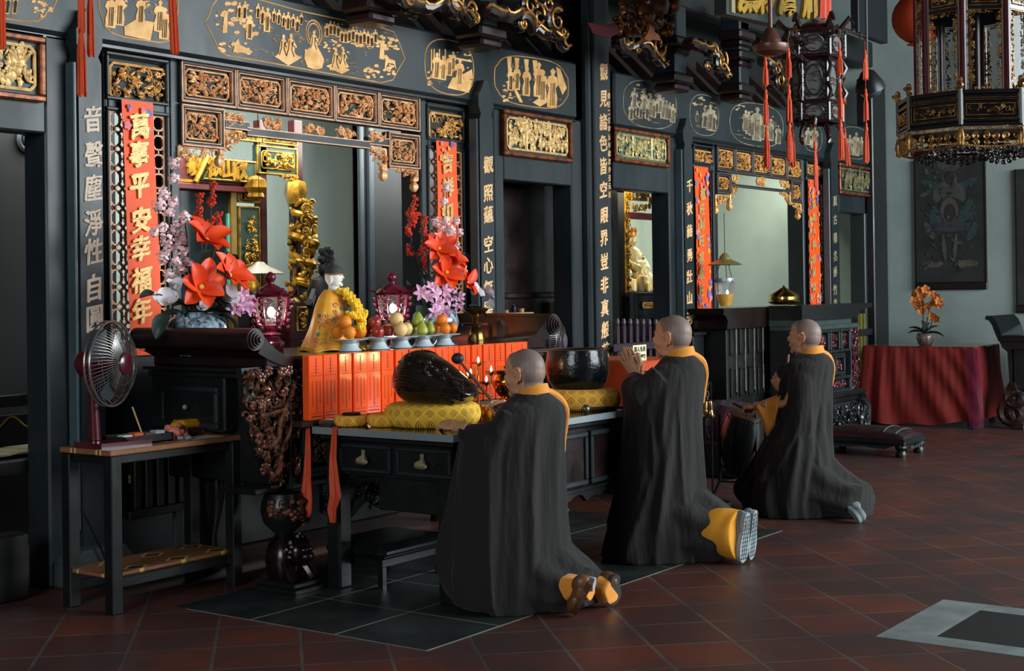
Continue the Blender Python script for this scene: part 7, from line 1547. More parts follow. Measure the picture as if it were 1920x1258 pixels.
# oil lamp, shade, gold pot, ladder, wall switch
YO = 6.33; X, Z = F(1360, 578, YO)[0], zt_; t = thing('glass_oil_lamp', 'glass bowl lamp half filled with amber oil on the side altar', 'oil lamp', (X, YO, zt_)); R_ = 19*mpp((X, YO, Z))
H_ = 46*mpp((X, YO, Z)); Zt = Z+H_
b = MB(); b.lathe([(R_*.5, 0), (R_*.75, H_*.3), (R_*.9, H_*.6), (R_*.98, H_), (R_*.94, H_), (R_*.86, H_*.6)], (X, YO, Z), 28, cap=False); obj('bowl', b, mat('thin_glass', '#dfe9ea', .05, var=0, trans=.9, alpha=.45), t)
b = MB(); b.lathe([(R_*.48, .01), (R_*.73, H_*.3), (R_*.84, H_*.52), (.004, H_*.52)], (X, YO, Z), 28); obj('oil', b, mat('amber_oil', '#d99a12', .08, var=.3, vs=9, coat=.6, emit=.12), t)
b = MB(); b.lathe([(R_*1.0, H_), (R_*1.04, H_+.02), (R_*1.0, H_+.04), (R_*.94, H_+.02)], (X, YO, Z), 28); obj('rim', b, CHROME, t); b = MB(); b.lathe([(.004, H_*.52), (.012, H_*.57), (.008, H_*.64), (.001, H_*.7)], (X-.05, YO-.05, Z), 8); obj('flame', b, FLAME, t)
X2, Z2 = F(1359, 496, YO); b = MB(); b.lathe([(.02, .11), (.05, .08), (.06, .05), (.17, .0), (.165, -.005), (.05, .04)], (X2, YO, Z2), 24, cap=False); obj('shade', b, mat('pale_brass_shade', '#b0a468', .3, .6), t); b = MB(); b.tube([(X2, YO, Z2+.1), (X2, YO, F(1359, 400, YO)[1])], .004, 5)
for a in (.3, 2.4, 4.4): b.tube([(X2+.03*math.cos(a), YO+.03*math.sin(a), Z2+.06), (X+R_*math.cos(a)*1.15, YO+R_*math.sin(a)*1.1, Zt)], .004, 5)
obj('wire', b, mat('dark_wire', '#3b3a36', .5), t)
X, Z = F(1470, 577, 6.35)[0], zt_; s = 30*mpp((X, 6.35, Z)); t = thing('lidded_pot', 'round gilt pot with cone-shaped lid on the right of the side altar', 'pot', (X, 6.35, Z)); zp = 15*mpp((X, 6.35, Z)); zq = 33*mpp((X, 6.35, Z))
b = MB(); b.lathe([(s*.7, 0), (s*.95, .02), (s, zp*.4), (s*.9, zp*.65), (s*.93, zp*.7), (s*.93, zp)], (X, 6.35, Z), 32, rib=16, ra=.01); obj('pot', b, mat('silver_gold', '#cdb878', .2, 1., var=.3, vs=30), t); b = MB(); b.lathe([(s*.96, zp), (s*.9, zp+.02), (s*.45, zp+(zq-zp)*.6), (s*.08, zq), (.004, zq+.02)], (X, 6.35, Z), 32); obj('lid', b, BRASS, t)
YLd = 9.1; t = thing('stepladder', 'grey aluminium stepladder leaning at the back wall behind the gold pot', 'ladder', (F(1495, 560, YLd)[0], YLd, 0)); A, B_ = F(1478, 486, YLd), F(1466, 600, YLd); C_, D_ = F(1503, 484, YLd), F(1508, 600, YLd); b = MB()
ext = lambda p, q, z: (p[0]+(q[0]-p[0])*(z-p[1])/(q[1]-p[1]), z)
b.tube([(A[0], YLd, A[1]), (ext(A, B_, 0)[0], YLd-.1, 0.03)], .045, 6); b.tube([(C_[0], YLd, C_[1]), (ext(C_, D_, 0)[0], YLd-.1, .03)], .045, 6); obj('rail', b, mat('aluminium', '#8f989a', .4, .7), t); b = MB()
b.box(A[0]-.02, C_[0]+.02, YLd-.1, YLd+.1, A[1]-.03, A[1]+.03, .01)
for k in range(1, 6): z = A[1]-.36*k; b.box(ext(A, B_, z)[0], ext(C_, D_, z)[0], YLd-.08, YLd+.04, z-.025, z+.025, .008)
obj('steps', b, MATS['aluminium'], t)
b = MB(); X, Z = F(1604.5, 540, 9.4); b.box(X-.06, X+.06, 9.40, 9.5, Z-.13, Z+.13, .02); b.tube([(X, 9.48, Z+.1), (X, 9.48, 4.)], .022, 6); tag(obj('switch_box', b, BLK), 'black switch box with conduit on the pale wall seen through the last doorway', 'switch box')
b = MB(); x0, x1, z0, z1 = R(1344, 1354, 467, 600, 9.3); b.box(x0, x1, 9.3, 9.45, 0, z1, .01); struct('back_wall_post', b, BLK)
# ================================================================== bell, drum, purple drum
YBl = 4.95; X, Z = F(1327, 782, YBl); t = thing('hanging_bell', 'polished bronze bell hanging from an iron hook beside the middle person', 'bell', (X, YBl, Z)); b = MB()
b.lathe([(.052, 0), (.055, .008), (.046, .022), (.041, .06), (.038, .10), (.034, .118), (.02, .128), (.004, .13)], (X, YBl, Z), 28); obj('bell', b, mat('bronze_bell', '#c9a06a', .15, 1., var=.2, vs=8), t); b = MB(); b.tube([(X, YBl, Z+.125), (X, YBl, Z+.145)], .007, 6); b.tube([(X+.022*math.cos(a), YBl, Z+.168+.022*math.sin(a)) for a in [2*PI*i/16 for i in range(16)]], .0035, 5, closed=True); obj('ring', b, CHROME, t)
b = MB(); b.tube([(X, YBl, Z+.19), (X+.004, YBl, Z+.23), (X+.03, YBl, Z+.255), (X+.055, YBl, Z+.25), (X+.06, YBl, Z+.1), (X+.06, YBl, 0)], .007, 6); b.lathe([(.14, 0), (.13, .02), (.02, .03)], (X+.06, YBl, 0), 20); obj('hook_stand', b, mat('black_iron', '#161b1e', .5, .4), t)
YD = 4.90; cx, cz = F(1391, 828, YD); t = thing('barrel_drum', 'black barrel drum in an iron stand under the orange sleeve', 'drum', (cx, YD, 0)); M = Matrix.Translation((cx, YD, cz)) @ Matrix.Rotation(math.radians(-10), 4, 'Y') @ Matrix.Rotation(math.radians(14), 4, 'X')
b = MB(); b.M = M; b.lathe([(.115, -.235), (.12, -.225), (.15, -.12), (.163, 0), (.155, .10), (.128, .21), (.125, .225)], (0, 0, 0), 36); obj('shell', b, mat('black_drum', '#101415', .3, var=.4, vs=4, coat=.3), t); b = MB(); b.M = M; b.lathe([(.127, .218), (.126, .232), (.10, .238), (.004, .24)], (0, 0, 0), 36); obj('skin', b, mat('brown_drum_skin', '#3d281b', .5, var=.3), t)
b = MB(); b.M = M
for i in range(26): a = 2*PI*i/26; b.ell((.131*math.cos(a), .131*math.sin(a), .20), .007, 6, 4)
obj('studs', b, BLK, t)
b = MB(); IR = mat('black_iron', '#161b1e')
for i in range(3):
    a = 2*PI*i/3-2.0; r = .17; b.tube([(cx+r*math.cos(a), YD+r*math.sin(a), cz+.22), (cx+r*math.cos(a), YD+r*math.sin(a), .22), (cx+r*1.0*math.cos(a), YD+r*1.0*math.sin(a), .13), (cx+r*1.35*math.cos(a), YD+r*1.35*math.sin(a), .0)], .012, 6)
    a2 = 2*PI*(i+1)/3-2.0
    for z in (.24, .13): b.tube([(cx+r*math.cos(a), YD+r*math.sin(a), z), (cx+r*math.cos(a2), YD+r*math.sin(a2), z)], .007, 5)
obj('stand', b, IR, t)
YP2 = 5.55; X, Z = F(1366, 800, YP2); t = thing('purple_drum', 'glossy dark purple drum on a black stand behind the barrel drum', 'drum', (X, YP2, 0)); b = MB(); zz = F(1370, 758, YP2)[1]; b.M = Matrix.Translation((X+.1, YP2, zz-.16)) @ Matrix.Rotation(math.radians(8), 4, 'X'); b.lathe([(.20, -.16), (.235, -.08), (.24, 0), (.225, .10), (.20, .16), (.004, .165)], (0, 0, 0), 36); obj('shell', b, mat('purple_lacquer', '#3a2a3c', .25, var=.2, coat=.4), t)
b = MB(); b.box(X-.15, X+.35, YP2-.2, YP2+.2, 0, zz-.3, .02); obj('stand', b, BLK, t)
# ================================================================== right end: red-cloth table, orchid, footstool, corner altar, paintings
RX0, RX1, RY0, RY1 = 15.72, 16.6, 5.04, 6.30; zt_ = at(1644, 648, 'x', RX0).z
t = thing('cloth_covered_table', 'table under a gathered dark red cloth against the pale end wall', 'table', (16.1, 5.67, 0)); VEL = mat('dark_red_cloth', '#7a1a12', .8, var=.3, vs=3, sheen=.0, bump=.1, bs=200)
def skirt(p0, p1, z1, z0, n, amp, flare, seed, nrm):
    rnd = random.Random(seed); ph = [rnd.uniform(0, 6) for _ in range(4)]; p0, p1, nrm = Vector(p0), Vector(p1), Vector(nrm)
    def f(u, v):
        k = v**.8; d = amp*(.12+.8*k)*(.7*math.sin(u*n*.8*(1+.6*(1-k))+ph[0]+1.4*math.sin(u*7+ph[1]+v))+.5*math.sin(u*n*.43+ph[2])+.25*(1-k)*math.sin(u*n*3.1))+flare*v+.012*(1-v)
        p = p0.lerp(p1, .5+(u-.5)*(1+.13*v))+nrm*d; zl = z0+.05*math.sin(u*PI+.3)*-1+.012*math.sin(u*n*.5); return (p.x, p.y, z1+(zl-z1)*v)
    return f
b = MB(); f1 = skirt((RX0, RY1, 0), (RX0, RY0, 0), zt_, .075, 34, .035, .07, 1, (-1, 0, 0)); b.grid(f1, 130, 24); b.grid(lambda u, v: f1(u, v) if False else (f1(1-u, v)[0]+.006, f1(1-u, v)[1], f1(1-u, v)[2]), 130, 24)
f2 = skirt((RX0, RY0, 0), (RX1, RY0, 0), zt_, .14, 16, .025, .05, 2, (0, -1, 0)); b.grid(f2, 60, 24); f3 = skirt((RX1, RY1, 0), (RX0, RY1, 0), zt_, .14, 16, .025, .05, 3, (0, 1, 0)); b.grid(f3, 60, 24); obj('cloth', b, VEL, t)
b = MB(); b.box(RX0-.012, RX1, RY0-.012, RY1+.012, zt_-.02, zt_, .006); obj('top_sheet', b, mat('clear_top_over_red', '#5e3029', .15, var=.2, coat=.5), t)
for x in (RX0+.06, RX1-.06):
    for y in (RY0+.06, RY1-.06): b = MB(); b.box(x-.03, x+.03, y-.03, y+.03, 0, zt_-.02); obj('leg', b, BLK, t)
b = MB(); fp = lambda u, v: (RX0-.05-.06*v+.07*u*(u > .5)*0, RY0+.07*(1-u)-.03*u-.045*v, zt_-.01-(zt_-.03)*v) if u < .75 else (RX0-.045-.05*v+(u-.75)*.5, RY0-.03-.045*v-.02, zt_-.01-(zt_-.03)*v)
b.grid(fp, 9, 14); obj('plastic_corner_cover', b, mat('purple_plastic_sheet', '#6d1f3c', .12, var=.3, vs=9, coat=.6, alpha=.6), t)
pot = at(1735, 646, 'x', 16.02); t = thing('potted_orchid', 'orange-flowered potted orchid standing on the red-clothed table', 'plant', (16.02, pot.y, zt_)); X, Y = 16.02, pot.y
b = MB(); b.lathe([(.06, 0), (.075, .01), (.10, .07), (.098, .11), (.085, .125), (.09, .135), (.075, .13), (.004, .11)], (X, Y, zt_), 26); obj('pot', b, mat('brown_grey_glaze', '#6d6660', .25, var=.5, vs=16, col2='#4c3028', coat=.3), t)
b = MB(); rnd = random.Random(4)
for a, L_, e in ((.4, .2, .5), (2.6, .22, .45), (1.4, .18, .8), (3.6, .22, .1), (5.6, .24, -.05), (4.6, .16, .6)): petal(b, Vector((X, Y, zt_+.13)), Vector((math.cos(a)*.4, -math.cos(a)*.8+.3*math.sin(a), e)), Vector((0, 0, 1)), L_, .055, .4, .3)
obj('leaves', b, LEAF, t); st = MB(); Q = lambda px, py, dx=0.: at(px, py, 'x', 16.02+dx)
for pth in ([(1733, 632), (1731, 600), (1730, 560), (1728, 545)], [(1740, 628), (1738, 600), (1745, 570), (1758, 565)], [(1743, 622), (1748, 600), (1756, 592)]):
    st.tube([Q(*p) for p in pth], .006, 5)
obj('stem', st, TWIG, t); fm = mat('orange_orchid', '#d98a3c', .5, var=.35, vs=20, col2='#b0602c')
for i, (x, y) in enumerate([(1724, 545), (1735, 542), (1717, 551), (1728, 556), (1714, 563), (1722, 575), (1728, 583), (1741, 575), (1748, 553), (1756, 556), (1760, 565), (1752, 568), (1762, 572), (1728, 570), (1748, 592), (1757, 597), (1720, 570), (1733, 550)]):
    c = Q(x, y, rnd.uniform(-.06, .03)); b = MB(); face = Vector((-1, rnd.uniform(-.5, .5), rnd.uniform(-.3, .4))).normalized(); ax = face.orthogonal().normalized(); ay = face.cross(ax)
    for j in range(5): a = 2*PI*j/5+i; petal(b, c, ax*math.cos(a)+ay*math.sin(a)+face*.3, face, .062, .026, .3, .3)
    b.ell(c+face*.012, .012, 6, 4); obj('orchid_flower', b, fm, t)
t = thing('footstool', 'low dark padded footstool on carved feet, on the floor before the red-clothed table', 'footstool', (13.05, 5.15, 0)); SX0_, SX1_, SY0_, SY1_ = 12.76, 13.34, 4.73, 5.60
b = MB(); b.box(SX0_, SX1_, SY0_, SY1_, .11, .155, .012); b.box(SX0_+.02, SX1_-.02, SY0_+.02, SY1_-.02, .155, .17); obj('frame', b, LAC, t)
b = MB()
def cush(u, v):
    x = SX0_+.02+(SX1_-SX0_-.04)*u; y = SY0_+.02+(SY1_-SY0_-.04)*v; h = (math.sin(PI*min(1, max(0, u)))**.45)*(math.sin(PI*v)**.3)*.10; h *= 1-.0*v
    return (x, y, .165+h+(.006*(abs(math.sin(v*PI*6))**8) if v < .35 else 0))
b.grid(cush, 24, 60); obj('cushion', b, mat('dark_maroon_leather', '#2c1519', .3, var=.4, vs=4, coat=.3), t)
b = MB()
for v in (.12, .26): b.tube([Vector(cush(u/20, v))+Vector((0, 0, .004)) for u in range(2, 19)], .008, 5)
obj('silver_tape', b, mat('silver_tape', '#7d8588', .25, .7), t)
for x in (SX0_+.06, SX1_-.06):
    for y in (SY0_+.06, SY1_-.06): b = MB(); b.lathe([(.05, 0), (.055, .03), (.04, .06), (.06, .09), (.055, .12)], (x, y, 0), 12); obj('foot', b, LAC, t)
b = MB(); carve(b, SX0_+.1, SX1_-.1, .07, .11, SY0_+.01, .02, 24, 800, size=.04); b.prism([(SY0_+.1, .11), (SY0_+.2, .075), (SY0_+.43, .09), (SY1_-.2, .075), (SY1_-.1, .11)], SX0_, SX0_+.02, 'x'); obj('carved_apron', b, LACB, t)
EX = 15.85; t = thing('corner_altar', 'black altar table with upturned end at the right edge of the photo', 'altar', (16.3, 4.3, 0)); tip = at(1847, 596, 'x', EX); fl_ = at(1872, 632, 'x', EX); q = lambda px, py: (at(px, py, 'x', EX).y, at(px, py, 'x', EX).z)
P = [q(1848, 592), q(1858, 592), q(1866, 600), q(1873, 614), q(1878, 629), q(1960, 629), q(1960, 640), q(1872, 640), q(1866, 626), q(1860, 610), q(1854, 601), q(1847, 599)]
b = MB(); b.prism(P, EX, EX+.85, 'x'); obj('top', b, mat('black_glossy_top', '#151a1c', .16, coat=.5), t)
P = [q(1871, 640), q(1960, 640), q(1960, 655), q(1893, 655), q(1893, 716), q(1900, 722), q(1960, 722), q(1960, 730), q(1888, 730), q(1886, 722), q(1890, 716), q(1886, 660), q(1876, 652)]
b = MB(); b.prism(P, EX+.05, EX+.8, 'x'); yb_ = q(1893, 700)[0]; b.box(EX+.1, EX+.8, yb_-1.0, yb_-.01, .4, 1.0, .01); obj('body', b, LAC, t)
b = MB(); zc = q(1905, 750)[1]; b.M = Matrix.Rotation(-PI/2, 4, 'Z'); 
for z_, r_s, dx in ((.34, .13, .0), (.17, .16, .04), ): scroll(b, (-(q(1905, 750)[0]+dx), z_), r_s, EX+.02, .05, 1.4, PI/2, 1)
b.M = None; b.box(EX, EX+.3, q(1920, 800)[0], q(1893, 800)[0], 0, .06, .01); b.tube([(EX+.1, q(1900, 750)[0], .44), (EX+.08, q(1890, 750)[0], .3), (EX+.08, q(1892, 750)[0], .15), (EX+.08, q(1902, 750)[0], .05)], [.08, .09, .08, .07], 10); obj('scroll_leg', b, mat('dark_brown_carving', '#2e1c17', .35, .2, vs=14, coat=.2), t)
# the hanging paintings: dark silk with a dim robed warrior
def painting(y0, y1, z0, z1, label, seed, fig=True):
    t = thing('hanging_painting', label, 'painting', (XW, (y0+y1)/2, z0)); b = MB(); b.box(XW-.03, XW-.005, y0, y1, z0, z1, .004); obj('silk', b, mat('dark_silk', '#2a2d2d', .6, var=.45, vs=2.5, coat=.15), t)
    b = MB(); b.box(XW-.045, XW-.003, y0-.02, y1+.02, z0-.09, z0, .01); b.box(XW-.04, XW-.003, y0-.012, y0, z0, z1); b.box(XW-.04, XW-.003, y1, y1+.012, z0, z1); obj('roller_frame', b, mat('black_brown_roller', '#120e0c', .4), t)
    if not fig: return
    W_ = y1-y0; H_ = z1-z0; d = MB(); k = [0]
    def el(u, v, a, c_, rot=0., m=0):
        k[0] += 1; d.cur = m; n = 18; x = XW-.031-.0001*k[0]; yc, zc = y1-W_*u, z0+H_*v; vs = []
        for i in range(n): w = 2*PI*i/n; p, q_ = a*W_*math.cos(w), c_*W_*math.sin(w); vs.append((x, yc-(p*math.cos(rot)-q_*math.sin(rot)), zc+p*math.sin(rot)+q_*math.cos(rot)))
        d.add(vs, [tuple(range(n))])
    el(.5, .95, .17, .11, 0, 1); el(.28, .78, .2, .05, -.4, 2); el(.72, .78, .2, .05, .4, 2); el(.5, .70, .24, .2, 0, 1); el(.5, .55, .26, .24, 0, 3); el(.3, .5, .09, .2, .2, 2); el(.72, .5, .1, .3, -.3, 2); el(.5, .58, .13, .18, 0, 4); el(.5, .56, .09, .13, 0, 3); el(.34, .34, .09, .26, .12, 3); el(.66, .34, .09, .26, -.12, 3); el(.25, .15, .15, .05, 0, 4); el(.75, .15, .15, .05, 0, 4); el(.5, .45, .3, .08, 0, 5); el(.15, .72, .08, .03, .5, 4); el(.5, .82, .11, .13, 0, 4); el(.5, .84, .08, .10, 0, 3); el(.2, .42, .05, .14, .5, 1); el(.82, .4, .05, .14, -.5, 2); [el(random.Random(i).uniform(.12, .88), random.Random(i+70).uniform(.1, .97), random.Random(i+9).uniform(.01, .05), random.Random(i+5).uniform(.006, .03), random.Random(i+3).uniform(-1.2, 1.2), i % 6) for i in range(110)]; el(.42, .28, .03, .2, .1, 1); el(.58, .28, .03, .2, -.1, 1)
    cs = ['#2a2d2d', '#454947', '#2f4242', '#2b2525', '#524d45', '#34363d']; obj('painted_figure', d, [mat('silk_tone_%d' % i, c_, .65, var=.35, vs=9) for i, c_ in enumerate(cs)], t, smooth=0)
p0, p1_ = at(1720, 530, 'x', XW), at(1850, 530, 'x', XW); painting(p1_.y, p0.y, p0.z, at(1720, 300, 'x', XW).z, 'dark hanging painting of a robed figure above the potted orchid', 1)
p0 = at(1909, 572, 'x', XW); painting(p0.y-.85, p0.y, p0.z, p0.z+1.6, 'dark hanging painting cut off at the right edge of the photo', 2, False)
# ================================================================== OVERHEAD: tassels, lanterns, carved brackets, name board
TAS = mat('orange_red_silk_thread', '#e04a0c', .6, var=.3, vs=40, stretch=(4, 4, .3), bump=.3, bs=120)
def strands(mb, x, y, z1, z0, r, seed, lean=0.):
    rnd = random.Random(seed); n = 22
    for i in range(n):
        a = rnd.uniform(0, 2*PI); q = r*math.sqrt(rnd.random()); e = z0+rnd.uniform(-.01, .015)
        mb.tube([(x+q*.35*math.cos(a), y+q*.35*math.sin(a), z1), (x+q*.9*math.cos(a)+lean*.4, y+q*.9*math.sin(a), z1*.7+z0*.3), (x+q*1.05*math.cos(a)+lean, y+q*1.05*math.sin(a), e)], r*.22, 4)
def tassel(px, segs, Y, label, rpx, cord_top, seed, lean=0., grp='orange tassels of the hanging lantern'):
    X, _ = F(px, segs[0][0], Y); r = rpx*mpp(at(px, segs[0][0], 'y', Y))*1.0
    z = lambda y: F(px, y, Y)[1]
    t = thing('silk_tassel', label, 'tassel', (X, Y, z(segs[-1][1])), group=grp); b = MB(); c = MB()
    for k, (a, e) in enumerate(segs):
        l_ = lean if k == len(segs)-1 else 0
        b.lathe([(r*.3, -.02), (r*.62, -.01), (r*.66, .015), (r*.35, .03), (r*.5, .045), (r*.2, .06)], (X, Y, z(a)-.04), 10); strands(b, X, Y, z(a)-.05, z(e), r, seed+k, l_)
    c.tube([(X, Y, z(cord_top)), (X, Y, z(segs[-1][0])-.02)], r*.13, 5); obj('threads', b, TAS, t); obj('cord', c, mat('red_cord', '#b8301a', .7), t)
    return t
tassel(151, [(-60, 60), (40, 178)], 5.9, 'long dark orange tassel hanging in front of the far-left couplet board', 8, -60, 1, .0, 'tassels at the left')
tassel(169, [(-40, 104)], 5.9, 'shorter tassel hanging just right of the long one at the left', 6, -40, 2, 0, 'tassels at the left')
tassel(320, [(-50, 99)], 5.9, 'orange tassel hanging over the left small painted scene', 8.5, -50, 3, .02, 'tassels at the left'); tassel(2, [(-50, 90)], 5.7, 'tassel cut off by the left edge of the photo', 7, -50, 4, 0, 'tassels at the left')
YH = 4.5
TT_ = [(1435, [(110, 160), (172, 232), (240, 315)], 'leftmost three-tier orange tassel, hanging below the brown ceiling cap', 5.5, 85), (1478, [(93, 148), (163, 228), (228, 302)], 'second three-tier orange tassel, left of the dark hanging lantern', 5.5, 66), (1486, [(245, 312)], 'short orange tassel partly behind the second three-tier one', 4, 234),
       (1528, [(270, 350)], 'lone orange tassel hanging below the middle of the dark lantern', 5, 228), (1574, [(92, 140), (160, 222), (226, 298)], 'three-tier orange tassel just right of the dark lantern', 5.5, 62), (1583, [(180, 197), (245, 308)], 'tilted orange tassel behind the one right of the dark lantern', 4.5, 150), (1622, [(98, 148), (170, 226), (234, 304)], 'rightmost three-tier orange tassel, beside the hanging loudspeaker lamp', 5.5, 72)]
for i, (x, sg, lb, r, ct) in enumerate(TT_): tassel(x, sg, YH+(-.36 if i == 4 else .1 if r < 5 else -.1), lb, r, ct, 20+i*7, .06 if i == 5 else 0)
# dark palace lantern
X, _ = F(1527, 160, YH); z = lambda y: F(1527, y, YH)[1]; t = thing('palace_lantern', 'dark carved hanging lantern with painted glass panes among the orange tassels', 'lantern', (X, YH, z(262))); k = mpp((X, YH, z(160)))
fr = MB(); gp = MB(); fg = MB(); pa = MB(); LW = mat('dark_red_lantern_wood', '#241012', .3, var=.4, vs=10, coat=.3)
def hexring(rz, first): return [Vector((X+rz*math.cos(first+i*PI/3), YH+rz*math.sin(first+i*PI/3), 0)) for i in range(6)]
for (ya, yb, rpx) in ((68, 110, 56), (117, 193, 45), (197, 230, 50)):
    H_ = hexring(rpx*k, -3.25)
    for i in range(6):
        a, b_ = H_[i], H_[(i+1) % 6]; z1, z0 = z(ya), z(yb)
        A, B_, C_, D_ = a+Vector((0, 0, z0)), b_+Vector((0, 0, z0)), b_+Vector((0, 0, z1)), a+Vector((0, 0, z1)); fr.tube([A, D_], .016, 6); fr.tube([A, B_], .014, 6); fr.tube([D_, C_], .014, 6)
        q = lambda u, v: (A.lerp(B_, u)).lerp(D_.lerp(C_, u), v); gp.add([q(.03, .03), q(.97, .03), q(.97, .97), q(.03, .97)], [(0, 1, 2, 3)])
        n = ((a+b_)/2-Vector((X, YH, 0))).normalized()*.008
        ov = [q(.5+.33*math.cos(w), .5+.37*math.sin(w))+n for w in [2*PI*j/20 for j in range(20)]]; fg.tube(ov, .006, 5, closed=True)
        for u, v in ((.12, .12), (.88, .12), (.12, .88), (.88, .88), (.1, .5), (.9, .5), (.2, .08), (.8, .08), (.2, .92), (.8, .92), (.1, .3), (.9, .3), (.1, .7), (.9, .7)):
            c = q(u, v)+n; tx = (b_-a).normalized(); fg.tube([c+tx*.022*math.cos(w)+Vector((0, 0, .024*math.sin(w))) for w in [j*.7 for j in range(8)]], .005, 4)
        for j in range(5): rr = random.Random(i*9+j); c = q(.35+.3*rr.random(), .2+.5*rr.random())+n*.5; tx = (b_-a).normalized(); pa.tube([c-tx*.03, c+Vector((0, 0, .01)), c+tx*.03], .005, 4)
for i in range(6):
    a = -3.25+i*PI/3; o_ = Vector((math.cos(a), math.sin(a), 0)); top = Vector((X, YH, z(62)))
    fr.tube([top+o_*.1, top+o_*.2+Vector((0, 0, .02)), top+o_*.27+Vector((0, 0, .10)), top+o_*.30+Vector((0, 0, .05))], [.02, .02, .024, .012], 6); c = Vector((X, YH, z(236))); fr.tube([c+o_*.16, c+o_*.2-Vector((0, 0, .05)), c+o_*.21-Vector((0, 0, .10)), c+o_*.19-Vector((0, 0, .12))], [.016, .018, .02, .012], 6)
    for (y0_, y1_, r0) in ((112, 150, .20), (160, 195, .20)): fr.tube([Vector((X, YH, z(y0_)))+o_*r0, Vector((X, YH, (z(y0_)+z(y1_))/2))+o_*(r0+.04), Vector((X, YH, z(y1_)))+o_*r0], .014, 5)
for px_, _sg, _lb, _r, ct_ in TT_:
    p = at(px_, ct_, 'y', YH+(-.36 if px_ == 1574 else .1 if _r < 5 else -.1)); c = Vector((X, YH, p.z)); mid = c.lerp(p, .55)+Vector((0, 0, .03)); fr.tube([c, mid, p+Vector((0, 0, .02)), p-Vector((0, 0, .02))], [.018, .016, .014, .008], 6)
    for q_ in range(5): v = c.lerp(p, .3+.15*q_); fr.ell(v+Vector((0, 0, .02+.015*(q_ % 2))), (.03, .02, .025), 6, 4)
fr.lathe([(.24, 0), (.20, .05), (.08, .09), (.02, .12)], (X, YH, z(66)), 6); fr.lathe([(.18, 0), (.20, .02), (.17, .05)], (X, YH, z(117)), 6); fr.lathe([(.17, -.02), (.20, .0), (.16, .03)], (X, YH, z(196)), 6)
obj('frame', fr, LW, t); obj('fretwork', fg, LW, t); obj('pane', gp, mat('painted_milk_glass', '#565e5d', .35, var=.3, vs=5), t, smooth=0); obj('pane_painting', pa, mat('ink_wash', '#6b4a44', .6, var=.4, vs=20), t)
b = MB(); b.tube([(X, YH, z(62)), (X, YH, 6.2)], .006, 5); obj('chain', b, BLK, t)
# brown ceiling cap on a rod
Xc, _ = F(1445, 90, 4.2); z = lambda y: F(1445, y, 4.2)[1]; t = thing('ceiling_fan_cap', 'brown cone-shaped metal cap on a thin rod hanging left of the dark lantern', 'ceiling fitting', (Xc, 4.2, z(105))); k = mpp((Xc, 4.2, z(90)))
b = MB(); b.lathe([(8*k, z(53)-z(90)), (10*k, z(55)-z(90)), (20*k, z(76)-z(90)), (18*k, z(80)-z(90))], (Xc, 4.2, z(90)), 30); b.lathe([(14*k, z(79)-z(90)), (34*k, z(84)-z(90)), (34.5*k, z(89)-z(90)), (30*k, z(98)-z(90)), (15*k, z(105)-z(90))], (Xc, 4.2, z(90)), 36); obj('cap', b, mat('brown_enamel', '#5b3a31', .35, .3, var=.1), t); b = MB(); b.tube([(Xc, 4.2, z(60)), (Xc, 4.2, 6.2)], 4*k, 10); obj('rod', b, MATS['brown_enamel'], t)
# loudspeaker-shaped lamp and dark box
Xl, Zl = F(1630, 155, 4.8); t = thing('pendant_lamp', 'black cone-shaped pendant lamp with glass bulb on a long cord near the end wall', 'lamp', (Xl, 4.8, Zl)); b = MB(); M = Matrix.Translation((Xl, 4.8, Zl)) @ Matrix.Rotation(math.radians(-25), 4, 'Y'); b.M = M; b.lathe([(.02, .12), (.06, .10), (.12, .0), (.135, -.06), (.12, -.065)], (0, 0, 0), 22); obj('shade', b, mat('grey_black_metal', '#202526', .35, .3), t); b = MB(); b.M = M; b.ell((0, 0, -.07), (.10, .10, .07), 16, 10); obj('bulb', b, mat('dark_glass_bulb', '#39444a', .06, .2, coat=.6), t); b = MB(); b.tube([(Xl-.05, 4.8, Zl+.1), (Xl-.03, 4.8, 6.2)], .012, 6); obj('cord', b, mat('grey_cord', '#3d3f40', .6), t)
x0, x1, z0, z1 = R(1610, 1664, -30, 62, 6.3); tag(obj('dark_hanging_board', MB().box(x0, x1, 6.3, 6.4, z0, z1, .01), mat('blue_black_board', '#12171c', .5)), 'dark blue-black board hanging high beside the end wall', 'board')
# name board with gold brush characters, red cloth
pa_, pb_2 = at(1362, 30, 'y', 4.9), at(1545, 30, 'y', 4.9); t = thing('name_board', 'dark tilted name board with gold brush characters cut off by the top of the photo', 'sign', (pa_.x, 4.9, 3.7)); za, zb = F(1362, 26, 4.9)[1], F(1540, 58, 4.9)[1]
b = MB(); b.prism([(pa_.x, za), (pb_2.x+.1, zb-.02), (pb_2.x+.1, 5.0), (pa_.x, 5.0)], 4.9, 5.0); obj('board', b, mat('dark_green_black', '#1d2524', .5), t); column_text('藻彩澤清', [1398, 1432, 1473, 1515], [-18, -16, -8, -4], 4.895, .36, mat('bright_gold_letter', '#b08a34', .4, .5, vs=15), t, .018, .95, 15, 'lettering', .02)
b = MB(); b.box(pa_.x+.06, pa_.x+.12, 4.885, 4.9, F(1368, 22, 4.89)[1], 5.0); obj('seal_strip', b, mat('pale_gold_strip', '#8a7d5c', .5), t)
cx = F(1548, 20, 4.5)[0]; b = MB(); zc0 = F(1548, 36, 4.5)[1]; b.grid(lambda u, v: (cx+(u-.5)*(.22-.06*v)+.03*v, 4.5+.02*math.sin(u*14), zc0+.55*v), 24, 8); b.grid(lambda u, v: (cx+(.5-u)*(.22-.06*v)+.03*v, 4.505+.02*math.sin((1-u)*14), zc0+.55*v), 24, 8); tag(obj('red_cloth_hanging', b, mat('red_orange_cloth', '#c23c18', .6, var=.2)), 'red-orange cloth hanging at the right end of the name board', 'cloth')
